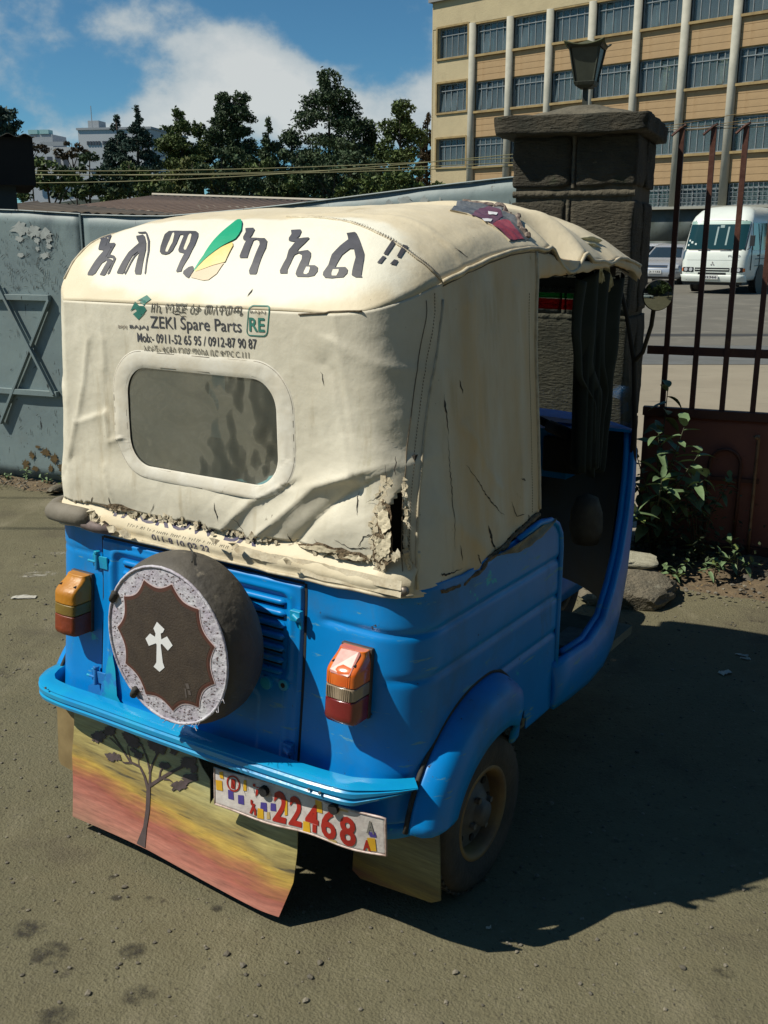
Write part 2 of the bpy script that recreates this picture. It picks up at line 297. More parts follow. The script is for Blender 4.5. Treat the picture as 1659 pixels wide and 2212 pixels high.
LET= {'a1': [(-0.5141, 0.1788), (-0.4738, 0.1652), (-0.4493, 0.1475), (-0.4246, 0.1176), (-0.4039, 0.116), (-0.3959, 0.1085), (-0.3866, 0.0822), (-0.3552, 0.0753), (-0.3494, 0.0697), (-0.3487, 0.0455), (-0.3526, 0.0429), (-0.3696, 0.0445), (-0.3699, 0.0474), (-0.3696, 0.0707), (-0.3777, 0.0738), (-0.3879, 0.0698), (-0.3938, 0.0474), (-0.3949, 0.0439), (-0.4148, 0.0443), (-0.4184, 0.0485), (-0.415, 0.1026), (-0.429, 0.1046), (-0.4394, 0.1057), (-0.4503, 0.1168), (-0.4767, 0.1478)], 'a2': [(-0.5047, 0.1792), (-0.4978, 0.1816), (-0.4823, 0.1862), (-0.4746, 0.1813), (-0.4535, 0.1634), (-0.4264, 0.1295), (-0.4048, 0.1296), (-0.3967, 0.1256), (-0.3915, 0.119), (-0.3798, 0.0897), (-0.3588, 0.0861), (-0.3458, 0.0791), (-0.342, 0.0718), (-0.3366, 0.0477), (-0.3402, 0.0457), (-0.3434, 0.0461), (-0.3495, 0.0717), (-0.3528, 0.0767), (-0.3603, 0.0803), (-0.3847, 0.0815), (-0.3975, 0.1137), (-0.4231, 0.1174), (-0.457, 0.1574), (-0.4724, 0.1658)], 'a3': [(-0.3957, 0.0473), (-0.3958, 0.0493), (-0.3916, 0.0697), (-0.3818, 0.0732), (-0.3768, 0.0728), (-0.3855, 0.0675), (-0.3887, 0.0481), (-0.3918, 0.0455)], 'l1': [(-0.3484, 0.1529), (-0.328, 0.157), (-0.3139, 0.1488), (-0.2814, 0.1223), (-0.2618, 0.102), (-0.226, 0.0498), (-0.2254, 0.0472), (-0.2441, 0.0471), (-0.2522, 0.0525), (-0.2742, 0.0914), (-0.2842, 0.0958), (-0.2914, 0.0846), (-0.2866, 0.0501), (-0.2887, 0.0466), (-0.3092, 0.0474), (-0.3121, 0.0496), (-0.3146, 0.0818), (-0.3162, 0.0943), (-0.3078, 0.1226), (-0.3338, 0.1406)], 'l2': [(-0.3576, 0.1672), (-0.3607, 0.172), (-0.3366, 0.1745), (-0.3267, 0.1685), (-0.2762, 0.13), (-0.2465, 0.0991), (-0.2111, 0.051), (-0.2105, 0.0473), (-0.2146, 0.0491), (-0.2497, 0.0961), (-0.279, 0.1261), (-0.325, 0.1632), (-0.3438, 0.165)], 'l3': [(-0.2847, 0.0481), (-0.2827, 0.0537), (-0.2859, 0.0846), (-0.2805, 0.0958), (-0.277, 0.093), (-0.2794, 0.0819), (-0.2775, 0.0521), (-0.2784, 0.0455)], 'm': [(-0.2499, 0.1568), (-0.2504, 0.1721), (-0.1581, 0.1728), (-0.1446, 0.1659), (-0.1317, 0.1522), (-0.1084, 0.1161), (-0.0965, 0.0812), (-0.0973, 0.0598), (-0.0951, 0.0536), (-0.1087, 0.0518), (-0.1125, 0.054), (-0.1202, 0.0902), (-0.126, 0.0927), (-0.1424, 0.0954), (-0.1498, 0.1014), (-0.1766, 0.1479), (-0.1884, 0.1565), (-0.1954, 0.1545), (-0.1755, 0.1228), (-0.1661, 0.0983), (-0.17, 0.0895), (-0.1799, 0.087), (-0.1966, 0.0896), (-0.2065, 0.0951), (-0.2202, 0.112)], 'm_h1': [(-0.222, 0.1616), (-0.225, 0.1591), (-0.2091, 0.1337), (-0.1895, 0.098), (-0.1851, 0.0943), (-0.1788, 0.0943), (-0.1895, 0.1227), (-0.2121, 0.1522)], 'm_h2': [(-0.1642, 0.1589), (-0.1631, 0.1522), (-0.1358, 0.1056), (-0.1291, 0.1008), (-0.1239, 0.1015), (-0.1353, 0.1265), (-0.1552, 0.1542)], 'm_tail': [(-0.089, 0.0544), (-0.0788, 0.0618), (-0.067, 0.0637), (-0.0567, 0.0566), (-0.0592, 0.0494), (-0.0613, 0.0424), (-0.0738, 0.045), (-0.0865, 0.0498)], 'flag_g': [(-0.0565, 0.0557), (-0.0544, 0.0663), (-0.0524, 0.0844), (-0.0752, 0.2178), (-0.0849, 0.244), (-0.0743, 0.2436), (-0.0472, 0.2173), (-0.0104, 0.1727), (0.0017, 0.1495), (0.0039, 0.1358), (-0.0179, 0.1086), (-0.049, 0.0622), (-0.0533, 0.054)], 'flag_y': [(-0.0529, 0.0535), (-0.0485, 0.0616), (-0.0163, 0.1068), (0.0035, 0.1251), (0.0153, 0.1135), (0.0279, 0.0713), (-0.0021, 0.0649), (-0.0519, 0.0523)], 'flag_o': [(-0.0558, 0.0512), (-0.0519, 0.0523), (-0.0017, 0.0644), (0.0257, 0.0701), (0.0198, 0.0508), (0.0029, 0.0405), (-0.0123, 0.0393), (-0.0557, 0.0435), (-0.0573, 0.0472)], 'ka': [(-0.0096, 0.1865), (0.0139, 0.189), (0.0283, 0.1764), (0.0401, 0.1522), (0.0418, 0.1421), (0.0871, 0.1436), (0.1026, 0.1332), (0.1172, 0.1114), (0.1238, 0.0913), (0.1374, 0.0544), (0.1361, 0.0519), (0.1177, 0.052), (0.1114, 0.0576), (0.1096, 0.0719), (0.0897, 0.1221), (0.0787, 0.1333), (0.0667, 0.1373), (0.0613, 0.1334), (0.0727, 0.1079), (0.0854, 0.0828), (0.0632, 0.0827), (0.0578, 0.0881), (0.0405, 0.1314), (0.0284, 0.1353), (0.0194, 0.1449), (0.0109, 0.1646)], 'e': [(0.1389, 0.1754), (0.1663, 0.1765), (0.1766, 0.1663), (0.1856, 0.1479), (0.1854, 0.1376), (0.2162, 0.1418), (0.2214, 0.1384), (0.2217, 0.1244), (0.2167, 0.106), (0.2178, 0.0986), (0.2454, 0.1018), (0.2577, 0.0961), (0.2638, 0.088), (0.2698, 0.07), (0.288, 0.0705), (0.2989, 0.0671), (0.3032, 0.0605), (0.2995, 0.0531), (0.2844, 0.0507), (0.2551, 0.0504), (0.2474, 0.0543), (0.2456, 0.0607), (0.2442, 0.0809), (0.2381, 0.09), (0.2243, 0.0943), (0.2166, 0.0898), (0.2196, 0.0737), (0.2199, 0.0611), (0.2244, 0.0546), (0.2046, 0.0542), (0.1997, 0.0591), (0.1994, 0.0831), (0.1905, 0.1025), (0.1898, 0.128), (0.1808, 0.129), (0.1658, 0.1335), (0.1583, 0.1436), (0.1555, 0.1567)], 'e_h': [(0.2676, 0.0667), (0.2769, 0.0667), (0.2796, 0.0644), (0.2813, 0.0569), (0.277, 0.0543), (0.2699, 0.0547), (0.2676, 0.0573)], 'l_2': [(0.3064, 0.1622), (0.3222, 0.1701), (0.3286, 0.1676), (0.3589, 0.1397), (0.39, 0.1103), (0.3984, 0.0969), (0.4126, 0.0675), (0.417, 0.0646), (0.4026, 0.0611), (0.3915, 0.0624), (0.3877, 0.0697), (0.3774, 0.0967), (0.3581, 0.1177), (0.3489, 0.1159), (0.3415, 0.0969), (0.3432, 0.0698), (0.3679, 0.0728), (0.3762, 0.0695), (0.3791, 0.0633), (0.374, 0.0561), (0.3475, 0.0516), (0.3299, 0.0511), (0.321, 0.055), (0.3187, 0.0601), (0.3231, 0.0726), (0.3152, 0.0957), (0.3194, 0.1232), (0.3253, 0.1423), (0.317, 0.1517)], 'l_2h': [(0.3406, 0.0651), (0.3549, 0.0669), (0.3571, 0.0631), (0.3563, 0.056), (0.3449, 0.0551), (0.3416, 0.0589)], 'x1': [(0.4189, 0.1731), (0.4284, 0.1764), (0.4372, 0.1285), (0.4283, 0.1266)], 'x2': [(0.4303, 0.1216), (0.4381, 0.1228), (0.4378, 0.1042), (0.4291, 0.1013)], 'x3': [(0.444, 0.1792), (0.453, 0.1856), (0.4603, 0.1435), (0.4531, 0.1401)], 'x4': [(0.4537, 0.1296), (0.461, 0.1346), (0.463, 0.1209), (0.4531, 0.1142)], 'white': [(-0.4565, 0.0545), (-0.472, 0.0873), (-0.4985, 0.1434), (-0.4746, 0.1842), (-0.3737, 0.1935), (-0.2372, 0.2069), (-0.1114, 0.2621), (-0.0509, 0.2222), (0.0302, 0.2284), (0.176, 0.217), (0.3185, 0.1796), (0.448, 0.1821), (0.4855, 0.1867), (0.5016, 0.1438), (0.4814, 0.0881), (0.3678, 0.0441), (0.1167, 0.043), (0.0874, 0.0347), (-0.0734, 0.0335), (-0.2522, 0.0374), (-0.4187, 0.0376)]}
TREE_STROKES= [([(-0.1875, 0.0487), (-0.1866, 0.0934), (-0.1888, 0.1382), (-0.197, 0.1844), (-0.1978, 0.1965)], [0.0122, 0.005, 0.0055, 0.0055, 0.0044]), ([(-0.197, 0.1844), (-0.2185, 0.2178), (-0.2396, 0.2372), (-0.2769, 0.2393), (-0.3137, 0.2652), (-0.3463, 0.2904), (-0.3698, 0.3082)], [0.0039, 0.0031, 0.0027, 0.0024, 0.002, 0.0016, 0.0009]), ([(-0.1954, 0.1948), (-0.1997, 0.2332), (-0.215, 0.2644), (-0.2356, 0.2922), (-0.2508, 0.301)], [0.0031, 0.0024, 0.002, 0.0016, 0.0011]), ([(-0.202, 0.2277), (-0.1956, 0.2548), (-0.1816, 0.2841), (-0.162, 0.3106)], [0.0029, 0.0022, 0.0022, 0.0013]), ([(-0.1816, 0.2841), (-0.1831, 0.3044)], [0.0018, 0.0011]), ([(-0.1931, 0.2004), (-0.166, 0.2229), (-0.1255, 0.2547), (-0.0876, 0.2806), (-0.075, 0.2919)], [0.0033, 0.0031, 0.0029, 0.0029, 0.0016]), ([(-0.1644, 0.226), (-0.1628, 0.2464), (-0.1541, 0.2616)], [0.0022, 0.0016, 0.0011]), ([(-0.1494, 0.2304), (-0.1292, 0.235), (-0.1154, 0.2326)], [0.0018, 0.0016, 0.0009]), ([(-0.2729, 0.2378), (-0.2977, 0.2308), (-0.3086, 0.2317)], [0.0022, 0.0016, 0.0007]), ([(-0.2732, 0.2403), (-0.2869, 0.2597), (-0.2931, 0.2787)], [0.0016, 0.0013, 0.0009]), ([(-0.2435, 0.2386), (-0.2482, 0.255)], [0.0011, 0.0009]), ([(-0.3137, 0.2652), (-0.3648, 0.2826)], [0.0016, 0.0009])]
TREE_BLOBS= [(-0.406, 0.2741, 0.0237, 0.0119, 35), (-0.3623, 0.302, 0.0213, 0.0097, 40), (-0.3434, 0.2348, 0.0273, 0.0082, 22), (-0.2722, 0.2978, 0.0261, 0.013, 15), (-0.2952, 0.3072, 0.0142, 0.0087, 0), (-0.2476, 0.2655, 0.0142, 0.0082, 10), (-0.1725, 0.3075, 0.0261, 0.0119, 15), (-0.2007, 0.31, 0.0119, 0.0076, 0), (-0.1171, 0.3157, 0.013, 0.0076, 60), (-0.1514, 0.2647, 0.019, 0.0069, 20), (-0.0651, 0.2975, 0.0261, 0.0119, 30), (-0.0444, 0.2883, 0.0119, 0.0087, 60), (-0.0549, 0.2602, 0.0261, 0.0091, 42), (-0.0908, 0.2301, 0.0249, 0.0091, 42), (-0.2664, 0.2732, 0.0142, 0.0054, 0)]
CROSS= [(0.0357, 0.7622), (0.0591, 0.7497), (0.0529, 0.74), (0.0461, 0.7364), (0.0472, 0.7221), (0.066, 0.7339), (0.0824, 0.7158), (0.0661, 0.6995), (0.048, 0.7119), (0.0439, 0.7089), (0.047, 0.6656), (0.0516, 0.6541), (0.0339, 0.6391), (0.0151, 0.6472), (0.0257, 0.6604), (0.031, 0.7059), (0.0285, 0.7086), (0.0042, 0.6963), (-0.0056, 0.7121), (0.0108, 0.7284), (0.027, 0.7238), (0.0294, 0.7326), (0.0232, 0.7437)]
FOLDS= {'A1': [(-0.3745, 1.359), (-0.4061, 1.2459), (-0.4471, 1.1406), (-0.4963, 1.017)], 'B': [(-0.4945, 1.2263), (-0.4471, 1.1406), (-0.3305, 1.1773), (-0.2808, 1.1322)], 'C': [(-0.3305, 1.1773), (-0.3293, 1.1018), (-0.273, 1.1205)], 'D': [(-0.3199, 1.3619), (-0.3232, 1.2891)], 'E1': [(0.4332, 1.1118), (0.34, 1.0775), (0.24, 0.9952), (0.1644, 0.9362)], 'E2': [(0.4459, 1.0866), (0.373, 1.0379), (0.2667, 0.9358)], 'E3': [(0.2423, 1.0642), (0.1529, 1.017), (0.0567, 0.9336)], 'Fc': [(0.3845, 1.3226), (0.4087, 1.2205), (0.4395, 1.0911), (0.4456, 1.0541)], 'G': [(0.3655, 1.3471), (0.441, 1.255), (0.5459, 1.1576)], 'H': [(0.3057, 1.0728), (0.4397, 1.1126), (0.5641, 1.1496)], 'I': [(0.5567, 1.4084), (0.558, 1.1591)], 'J': [(-0.3455, 1.0358), (-0.3107, 0.9235)], 'K': [(-0.478, 1.0458), (-0.525, 0.9865)], 'L': [(0.3793, 1.399), (0.4729, 1.3542), (0.563, 1.3259)]}
PATCH= {'patch': [(0.3688, 0.5047), (0.1519, 0.9437), (0.1822, 0.9286), (0.2851, 0.8722), (0.3541, 0.8038), (0.4168, 0.7516), (0.4782, 0.6692), (0.5131, 0.6448), (0.5148, 0.5353), (0.4932, 0.5415), (0.4655, 0.5388), (0.4311, 0.5412), (0.3999, 0.5311)], 'purple': [(0.4137, 0.5263), (0.3524, 0.6759), (0.3662, 0.7511), (0.4176, 0.6834), (0.4428, 0.6079), (0.4633, 0.5428), (0.4311, 0.5412)], 'red': [(0.4633, 0.5428), (0.4416, 0.6171), (0.4377, 0.6743), (0.4802, 0.636), (0.5131, 0.6155), (0.5126, 0.5394), (0.4931, 0.5417)], 'm1': [(0.3817, 0.6684), (0.3986, 0.6903), (0.4202, 0.6429), (0.4152, 0.6104)], 'm2': [(0.4383, 0.5349), (0.4438, 0.5784), (0.455, 0.5513), (0.4505, 0.5261)], 'seam': [(0.0457, 0.2763), (0.1761, 0.2525), (0.2788, 0.2207), (0.3661, 0.1858), (0.4357, 0.1719), (0.4806, 0.1755), (0.5087, 0.1868), (0.5274, 0.2001)]}

# ------------------------------------------------------------------ materials used on the rickshaw
M_VINYL = mat("cream_vinyl", (0.74, 0.65, 0.47), 0.55, vary=(0.64, 0.55, 0.38), vscale=3.5, bump=0.25, bscale=60, spec=0.3, bdist=0.004,
              spots=(((0.42, 0.33, 0.19), 5.0, 0.55, 0.78), ((0.36, 0.31, 0.13), 2.6, 0.60, 0.85, None, (3, 3, 0.5)), ((0.20, 0.16, 0.10), 34.0, 0.67, 0.76)))
M_VINYL2 = mat("grey_cream_vinyl", (0.75, 0.70, 0.57), 0.6, vary=(0.61, 0.56, 0.44), vscale=4.0, bump=0.3, bscale=45, spec=0.28, bdist=0.004,
               spots=(((0.40, 0.32, 0.19), 4.0, 0.52, 0.80, None, (3.2, 3.2, 0.55)), ((0.33, 0.29, 0.10), 3.0, 0.62, 0.85, None, (4, 4, 0.5)), ((0.16, 0.13, 0.09), 40.0, 0.68, 0.76)))
M_WHITE_PAINT = mat("white_overpaint", (0.80, 0.76, 0.62), 0.6, vary=(0.74, 0.68, 0.52), vscale=9)
M_TORN = mat("torn_vinyl_edge", (0.70, 0.62, 0.46), 0.8, vary=(0.46, 0.38, 0.25), vscale=30, bump=0.15, bscale=90, spots=(((0.18, 0.12, 0.07), 38.0, 0.58, 0.68),))
M_DARKHOLE = mat("dark_lining", (0.02, 0.018, 0.015), 0.9, vary=(0.05, 0.04, 0.03), vscale=30)
M_BLUE = mat("blue_paint", (0.001, 0.240, 0.66), 0.36, vary=(0.001, 0.200, 0.57), vscale=4, spec=0.32, coat=0.08, bump=0.10, bscale=9, bdist=0.01,
             spots=(((0.045, 0.15, 0.30), 2.6, 0.50, 0.80, 0.6), ((0.07, 0.14, 0.20), 7.0, 0.58, 0.80, 0.8, (1, 1, .35)), ((0.02, 0.42, 0.55), 15.0, 0.665, 0.69, 0.5), ((0.10, 0.30, 0.42), 30.0, 0.62, 0.66, 0.6, (.25, .25, 1.6)), ((0.05, 0.04, 0.03), 34.0, 0.675, 0.70, 0.8)))
M_TURQ = mat("turquoise_paint", (0.01, 0.36, 0.52), 0.35, vary=(0.01, 0.27, 0.50), vscale=8, spec=0.45, bump=0.12, bscale=12,
             spots=(((0.02, 0.18, 0.50), 9.0, 0.52, 0.60), ((0.10, 0.07, 0.05), 30.0, 0.68, 0.73, 0.8)))
M_BUMPER = mat("bumper_paint", (0.004, 0.26, 0.58), 0.22, vary=(0.006, 0.32, 0.58), vscale=9, spec=0.6, coat=0.5, bump=0.15, bscale=14,
               spots=(((0.09, 0.06, 0.04), 26.0, 0.69, 0.73, 0.8),))
M_BLACK = mat("black_rubber", (0.02, 0.02, 0.02), 0.8, vary=(0.05, 0.045, 0.035), vscale=12, bump=0.3, bscale=60)
M_TYRE = mat("dusty_tyre", (0.035, 0.033, 0.03), 0.85, vary=(0.075, 0.065, 0.05), vscale=10, bump=0.35, bscale=80)
M_COVER_SIDE = mat("faded_leatherette", (0.045, 0.040, 0.033), 0.7, vary=(0.085, 0.074, 0.058), vscale=9, bump=0.4, bscale=50, spots=(((0.22, 0.19, 0.14), 20.0, 0.60, 0.75),))
M_COVER = mat("dark_brown_cover", (0.045, 0.032, 0.024), 0.62, vary=(0.065, 0.047, 0.033), vscale=25, bump=0.2, bscale=220)
M_COVER_RED = mat("red_brown_edge", (0.13, 0.03, 0.018), 0.7, vary=(0.06, 0.03, 0.02), vscale=60)
M_LACE = mat("lace_band", (0.58, 0.57, 0.60), 0.7, vary=(0.40, 0.36, 0.42), vscale=22, bump=0.5, bscale=60, spots=(((0.25, 0.13, 0.12), 18.0, 0.62, 0.75),))
M_WHITE = mat("white_flat", (0.80, 0.80, 0.80), 0.6)
M_INK = mat("black_lettering", (0.045, 0.045, 0.05), 0.6, vary=(0.075, 0.075, 0.09), vscale=14)
M_INK2 = mat("grey_print", (0.10, 0.095, 0.08), 0.7, vary=(0.15, 0.14, 0.11), vscale=60)
M_INK3 = mat("faded_blue_print", (0.05, 0.045, 0.11), 0.7, vary=(0.16, 0.14, 0.16), vscale=30)
M_GREEN = mat("green_paint", (0.005, 0.40, 0.20), 0.5, vary=(0.01, 0.34, 0.17), vscale=6)
M_YELLOW = mat("yellow_paint", (0.80, 0.60, 0.16), 0.6, vary=(0.78, 0.66, 0.33), vscale=9)
M_ORANGE = mat("faded_orange_paint", (0.66, 0.50, 0.34), 0.6, vary=(0.72, 0.58, 0.40), vscale=9)
M_LOGO = mat("logo_green", (0.01, 0.13, 0.10), 0.6, vary=(0.04, 0.20, 0.15), vscale=20)
M_THREAD = mat("dark_thread", (0.10, 0.075, 0.05), 0.8, vary=(0.25, 0.2, 0.13), vscale=60)
M_STEEL = mat("dull_steel", (0.28, 0.27, 0.25), 0.5, metal=0.6, vary=(0.16, 0.13, 0.10), vscale=20)
M_RIM = mat("grimy_rim", (0.13, 0.13, 0.12), 0.6, vary=(0.07, 0.065, 0.06), vscale=18)
M_RIMEDGE = mat("yellowed_rim_edge", (0.26, 0.17, 0.06), 0.6, vary=(0.14, 0.09, 0.05), vscale=12)
M_CHROME = mat("mirror_chrome", (0.9, 0.9, 0.9), 0.03, metal=1.0)
M_OLDMIRROR = mat("old_mirror_glass", (0.42, 0.45, 0.44), 0.04, metal=1.0)
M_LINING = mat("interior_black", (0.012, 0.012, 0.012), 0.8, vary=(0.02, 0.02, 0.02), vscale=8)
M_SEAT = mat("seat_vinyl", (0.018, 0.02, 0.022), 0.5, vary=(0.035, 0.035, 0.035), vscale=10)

def glass(name, tint=(0.8, 0.9, 0.9), gloss=0.10, dirt=0.0, dirt_sheen_col=(0.3, 0.28, 0.24), dscale=6.0, ior=1.45):  # dirt: diffuse veil, grime on some glass, painted sky reflection on office panes
    m = bpy.data.materials.new(name); m.use_nodes = True; t = m.node_tree; t.nodes.clear(); L = t.links.new
    o = t.nodes.new("ShaderNodeOutputMaterial"); tr = t.nodes.new("ShaderNodeBsdfTransparent"); tr.inputs[0].default_value = (*tint, 1)
    gl = t.nodes.new("ShaderNodeBsdfGlossy"); gl.inputs['Roughness'].default_value = 0.04; mx = t.nodes.new("ShaderNodeMixShader")
    fr = t.nodes.new("ShaderNodeFresnel"); fr.inputs[0].default_value = ior
    ad = t.nodes.new("ShaderNodeMath"); ad.operation = 'ADD'; ad.inputs[1].default_value = gloss; ad.use_clamp = True; L(fr.outputs[0], ad.inputs[0])
    L(ad.outputs[0], mx.inputs[0]); L(tr.outputs[0], mx.inputs[1]); L(gl.outputs[0], mx.inputs[2]); out = mx.outputs[0]
    if dirt:
        df = t.nodes.new("ShaderNodeBsdfDiffuse"); df.inputs[0].default_value = (*dirt_sheen_col, 1)
        tc = t.nodes.new("ShaderNodeTexCoord"); nz = t.nodes.new("ShaderNodeTexNoise"); nz.inputs['Scale'].default_value = dscale; nz.inputs['Detail'].default_value = 7
        L(tc.outputs['Object'], nz.inputs[0]); mr = t.nodes.new("ShaderNodeMapRange"); L(nz.outputs[0], mr.inputs[0]); mr.inputs[1].default_value = 0.3; mr.inputs[2].default_value = 0.7
        mr.inputs[3].default_value = dirt * 0.55; mr.inputs[4].default_value = min(1, dirt * 1.35)
        m2 = t.nodes.new("ShaderNodeMixShader"); L(mr.outputs[0], m2.inputs[0]); L(out, m2.inputs[1]); L(df.outputs[0], m2.inputs[2]); out = m2.outputs[0]
    L(out, o.inputs[0]); MATS[name] = m; return m
M_SHIELD = glass("windshield_glass", (0.85, 0.92, 0.9), 0.02, 0.06)
M_PLASTIC_WIN = glass("smoky_plastic", (0.45, 0.50, 0.47), 0.05, 0.50, (0.095, 0.105, 0.09), 4.0)

# roof cloth: cream, with the soft-edged white overpaint behind the lettering
M_ROOFV = M_VINYL.copy(); M_ROOFV.name = "cream_vinyl_overpainted"
def _over():
    t = M_ROOFV.node_tree; L = t.links.new; bs = t.nodes["Principled BSDF"]; old = bs.inputs['Base Color'].links[0].from_socket
    tc = t.nodes.new("ShaderNodeTexCoord"); sx = t.nodes.new("ShaderNodeSeparateXYZ"); L(tc.outputs['Object'], sx.inputs[0])
    def mth(op, a, b_):
        n = t.nodes.new("ShaderNodeMath"); n.operation = op
        for i, v in enumerate((a, b_)):
            if isinstance(v, (int, float)): n.inputs[i].default_value = v
            else: L(v, n.inputs[i])
        return n.outputs[0]
    nz = t.nodes.new("ShaderNodeTexNoise"); L(tc.outputs['Object'], nz.inputs[0]); nz.inputs['Scale'].default_value = 9; nz.inputs['Detail'].default_value = 6
    a = mth('POWER', mth('ABSOLUTE', mth('DIVIDE', mth('SUBTRACT', sx.outputs[0], .01), .50), 0), 4); c = mth('POWER', mth('ABSOLUTE', mth('DIVIDE', mth('SUBTRACT', sx.outputs[1], .135), .135), 0), 3)
    e = mth('ADD', mth('ADD', a, c), mth('MULTIPLY', mth('SUBTRACT', nz.outputs[0], .5), 1.1))
    mr = t.nodes.new("ShaderNodeMapRange"); mr.interpolation_type = 'SMOOTHSTEP'; L(e, mr.inputs[0]); mr.inputs[1].default_value = .55; mr.inputs[2].default_value = 1.05; mr.inputs[3].default_value = 1; mr.inputs[4].default_value = 0
    mx = t.nodes.new("ShaderNodeMixRGB"); L(mr.outputs[0], mx.inputs[0]); L(old, mx.inputs[1]); mx.inputs[2].default_value = (.80, .77, .64, 1); L(mx.outputs[0], bs.inputs['Base Color'])
_over()

# side cloth: brown weather stains that the back does not have
def _stain():
    t = M_VINYL2.node_tree; L = t.links.new; bs = t.nodes["Principled BSDF"]; old = bs.inputs['Base Color'].links[0].from_socket
    tc = t.nodes.new("ShaderNodeTexCoord"); sx = t.nodes.new("ShaderNodeSeparateXYZ"); L(tc.outputs['Object'], sx.inputs[0])
    mp = t.nodes.new("ShaderNodeMapping"); L(tc.outputs['Object'], mp.inputs[0]); mp.inputs['Scale'].default_value = (1, 1, .22)
    nz = t.nodes.new("ShaderNodeTexNoise"); L(mp.outputs[0], nz.inputs[0]); nz.inputs['Scale'].default_value = 9; nz.inputs['Detail'].default_value = 7; nz.inputs['Roughness'].default_value = .6
    a = t.nodes.new("ShaderNodeMapRange"); L(nz.outputs[0], a.inputs[0]); a.inputs[1].default_value = .34; a.inputs[2].default_value = .66; a.inputs[3].default_value = .25; a.inputs[4].default_value = .95
    c = t.nodes.new("ShaderNodeMapRange"); c.interpolation_type = 'SMOOTHSTEP'; L(sx.outputs[1], c.inputs[0]); c.inputs[1].default_value = .06; c.inputs[2].default_value = .22
    m = t.nodes.new("ShaderNodeMath"); m.operation = 'MULTIPLY'; L(a.outputs[0], m.inputs[0]); L(c.outputs[0], m.inputs[1])
    mx = t.nodes.new("ShaderNodeMixRGB"); L(m.outputs[0], mx.inputs[0]); L(old, mx.inputs[1]); mx.inputs[2].default_value = (.66, .47, .25, 1); L(mx.outputs[0], bs.inputs['Base Color'])
_stain()

# ------------------------------------------------------------------ the auto rickshaw (local frame: x right, y forward, z up, rear panel at y = 0)
RX = empty("auto_rickshaw", (-0.427, 2.336, 0), R(-34.1))
tag(RX, "blue three-wheeled auto rickshaw with torn cream canopy parked in the foreground", "auto rickshaw")

def seg_d(px, pz, a, b):
    ax, az = a; bx, bz = b; dx, dz = bx - ax, bz - az; t = max(0, min(1, ((px - ax) * dx + (pz - az) * dz) / (dx * dx + dz * dz)))
    s = (px - ax) * dz - (pz - az) * dx
    return math.hypot(px - ax - dx * t, pz - az - dz * t) * (1 if s >= 0 else -1)
def poly_d(px, pz, pl):
    best = 9
    for a, b in zip(pl, pl[1:]):
        d = seg_d(px, pz, a, b)
        if abs(d) < abs(best): best = d
    return best
# (fold line, ridge height, width, step across the line)
FOLD_SET = [(FOLDS['A1'], .005, .013, .0015), (FOLDS['B'], .005, .012, .003), (FOLDS['C'], .005, .010, .0), (FOLDS['D'], .004, .014, .002), (FOLDS['E1'], .012, .022, .008),
            (FOLDS['E2'], -.016, .026, .006), (FOLDS['E3'], .009, .016, .007), (FOLDS['Fc'], .002, .008, .0015), (FOLDS['G'], -.006, .026, .0), (FOLDS['H'], .005, .03, .003),
            (FOLDS['I'], .004, .02, .003), (FOLDS['J'], .005, .014, .0), (FOLDS['K'], -.006, .018, .0), (FOLDS['L'], .0035, .014, .002)]
def rear_disp(x, z):
    d = 0.0045 * fbm(x, z, 1.0, 3.0, 2) + 0.0010 * fbm(x, z, 5.0, 16.0, 3)
    for pl, h, w, st in FOLD_SET:
        e = poly_d(x, z, pl)
        if abs(e) < w * 4: d += h * math.exp(-1.5 * abs(e / w)) + st * (e / w) * math.exp(-abs(e / w) * 0.9)
    # cloth puffs out low down, is pulled in round the window
    d += 0.012 * math.exp(-((z - 0.99) / 0.05) ** 2) * (0.6 + 0.4 * math.sin(x * 19 + 1)) * (1 if z > .92 else 1)
    return d
def side_disp(y, z, sgn):
    d = 0.007 * fbm(y, z * 0.35, 3.0 + sgn, 6.0, 2) + 0.0010 * fbm(y, z, 8.0 + sgn, 20.0, 2)
    for y0, z0, y1, z1, h, w in ((.14, 1.44, .20, .9, .006, .02), (.30, 1.5, .26, .86, .007, .03), (.42, 1.53, .46, .92, -.006, .03), (.52, 1.48, .50, .95, .005, .02), (.24, 1.2, .40, 1.02, .003, .01), (.1, 1.05, .3, .9, .005, .02)):
        e = seg_d(y, z, (y0, z0), (y1, z1))
        if abs(e) < w * 4: d += h * math.exp(-(e / w) ** 2)
    return d
ZB = 0.86
WCOLS = []      # bottom (x, y), top (x, y, z)
def lin(a, b, n): return [a + (b - a) * i / n for i in range(n)]
for sgn, tab in ((-1, HL), (1, HW)):
    cols = []
    x0 = 0.39 if sgn > 0 else 0.46
    xm = -0.035
    for i in range(70):                      # rear straight part, from the middle outwards
        f = i / 70; cols.append(((xm + (sgn * 0.495 - xm) * f, 0.0), (xm + (sgn * x0 - xm) * f, 0.0)))
    for i in range(22):
        f = i / 22; a = f * math.pi / 2; yy = 0.2 * (1 - math.cos(a)) ** 1.0
        yt = 0.2 * f ** 1.6
        cols.append(((sgn * (0.495 + 0.10 * math.sin(a)), 0.10 * (1 - math.cos(a))), (sgn * interp(yt, tab), yt)))
    for i in range(61):
        f = i / 60; yb = 0.10 + (0.60 - 0.10) * f; yt = 0.20 + (0.635 - 0.20) * f
        cols.append(((sgn * 0.595, yb), (sgn * interp(yt, tab), yt)))
    if sgn < 0: WCOLS += cols[::-1][:-1]
    else: WCOLS += cols
NC = len(WCOLS)
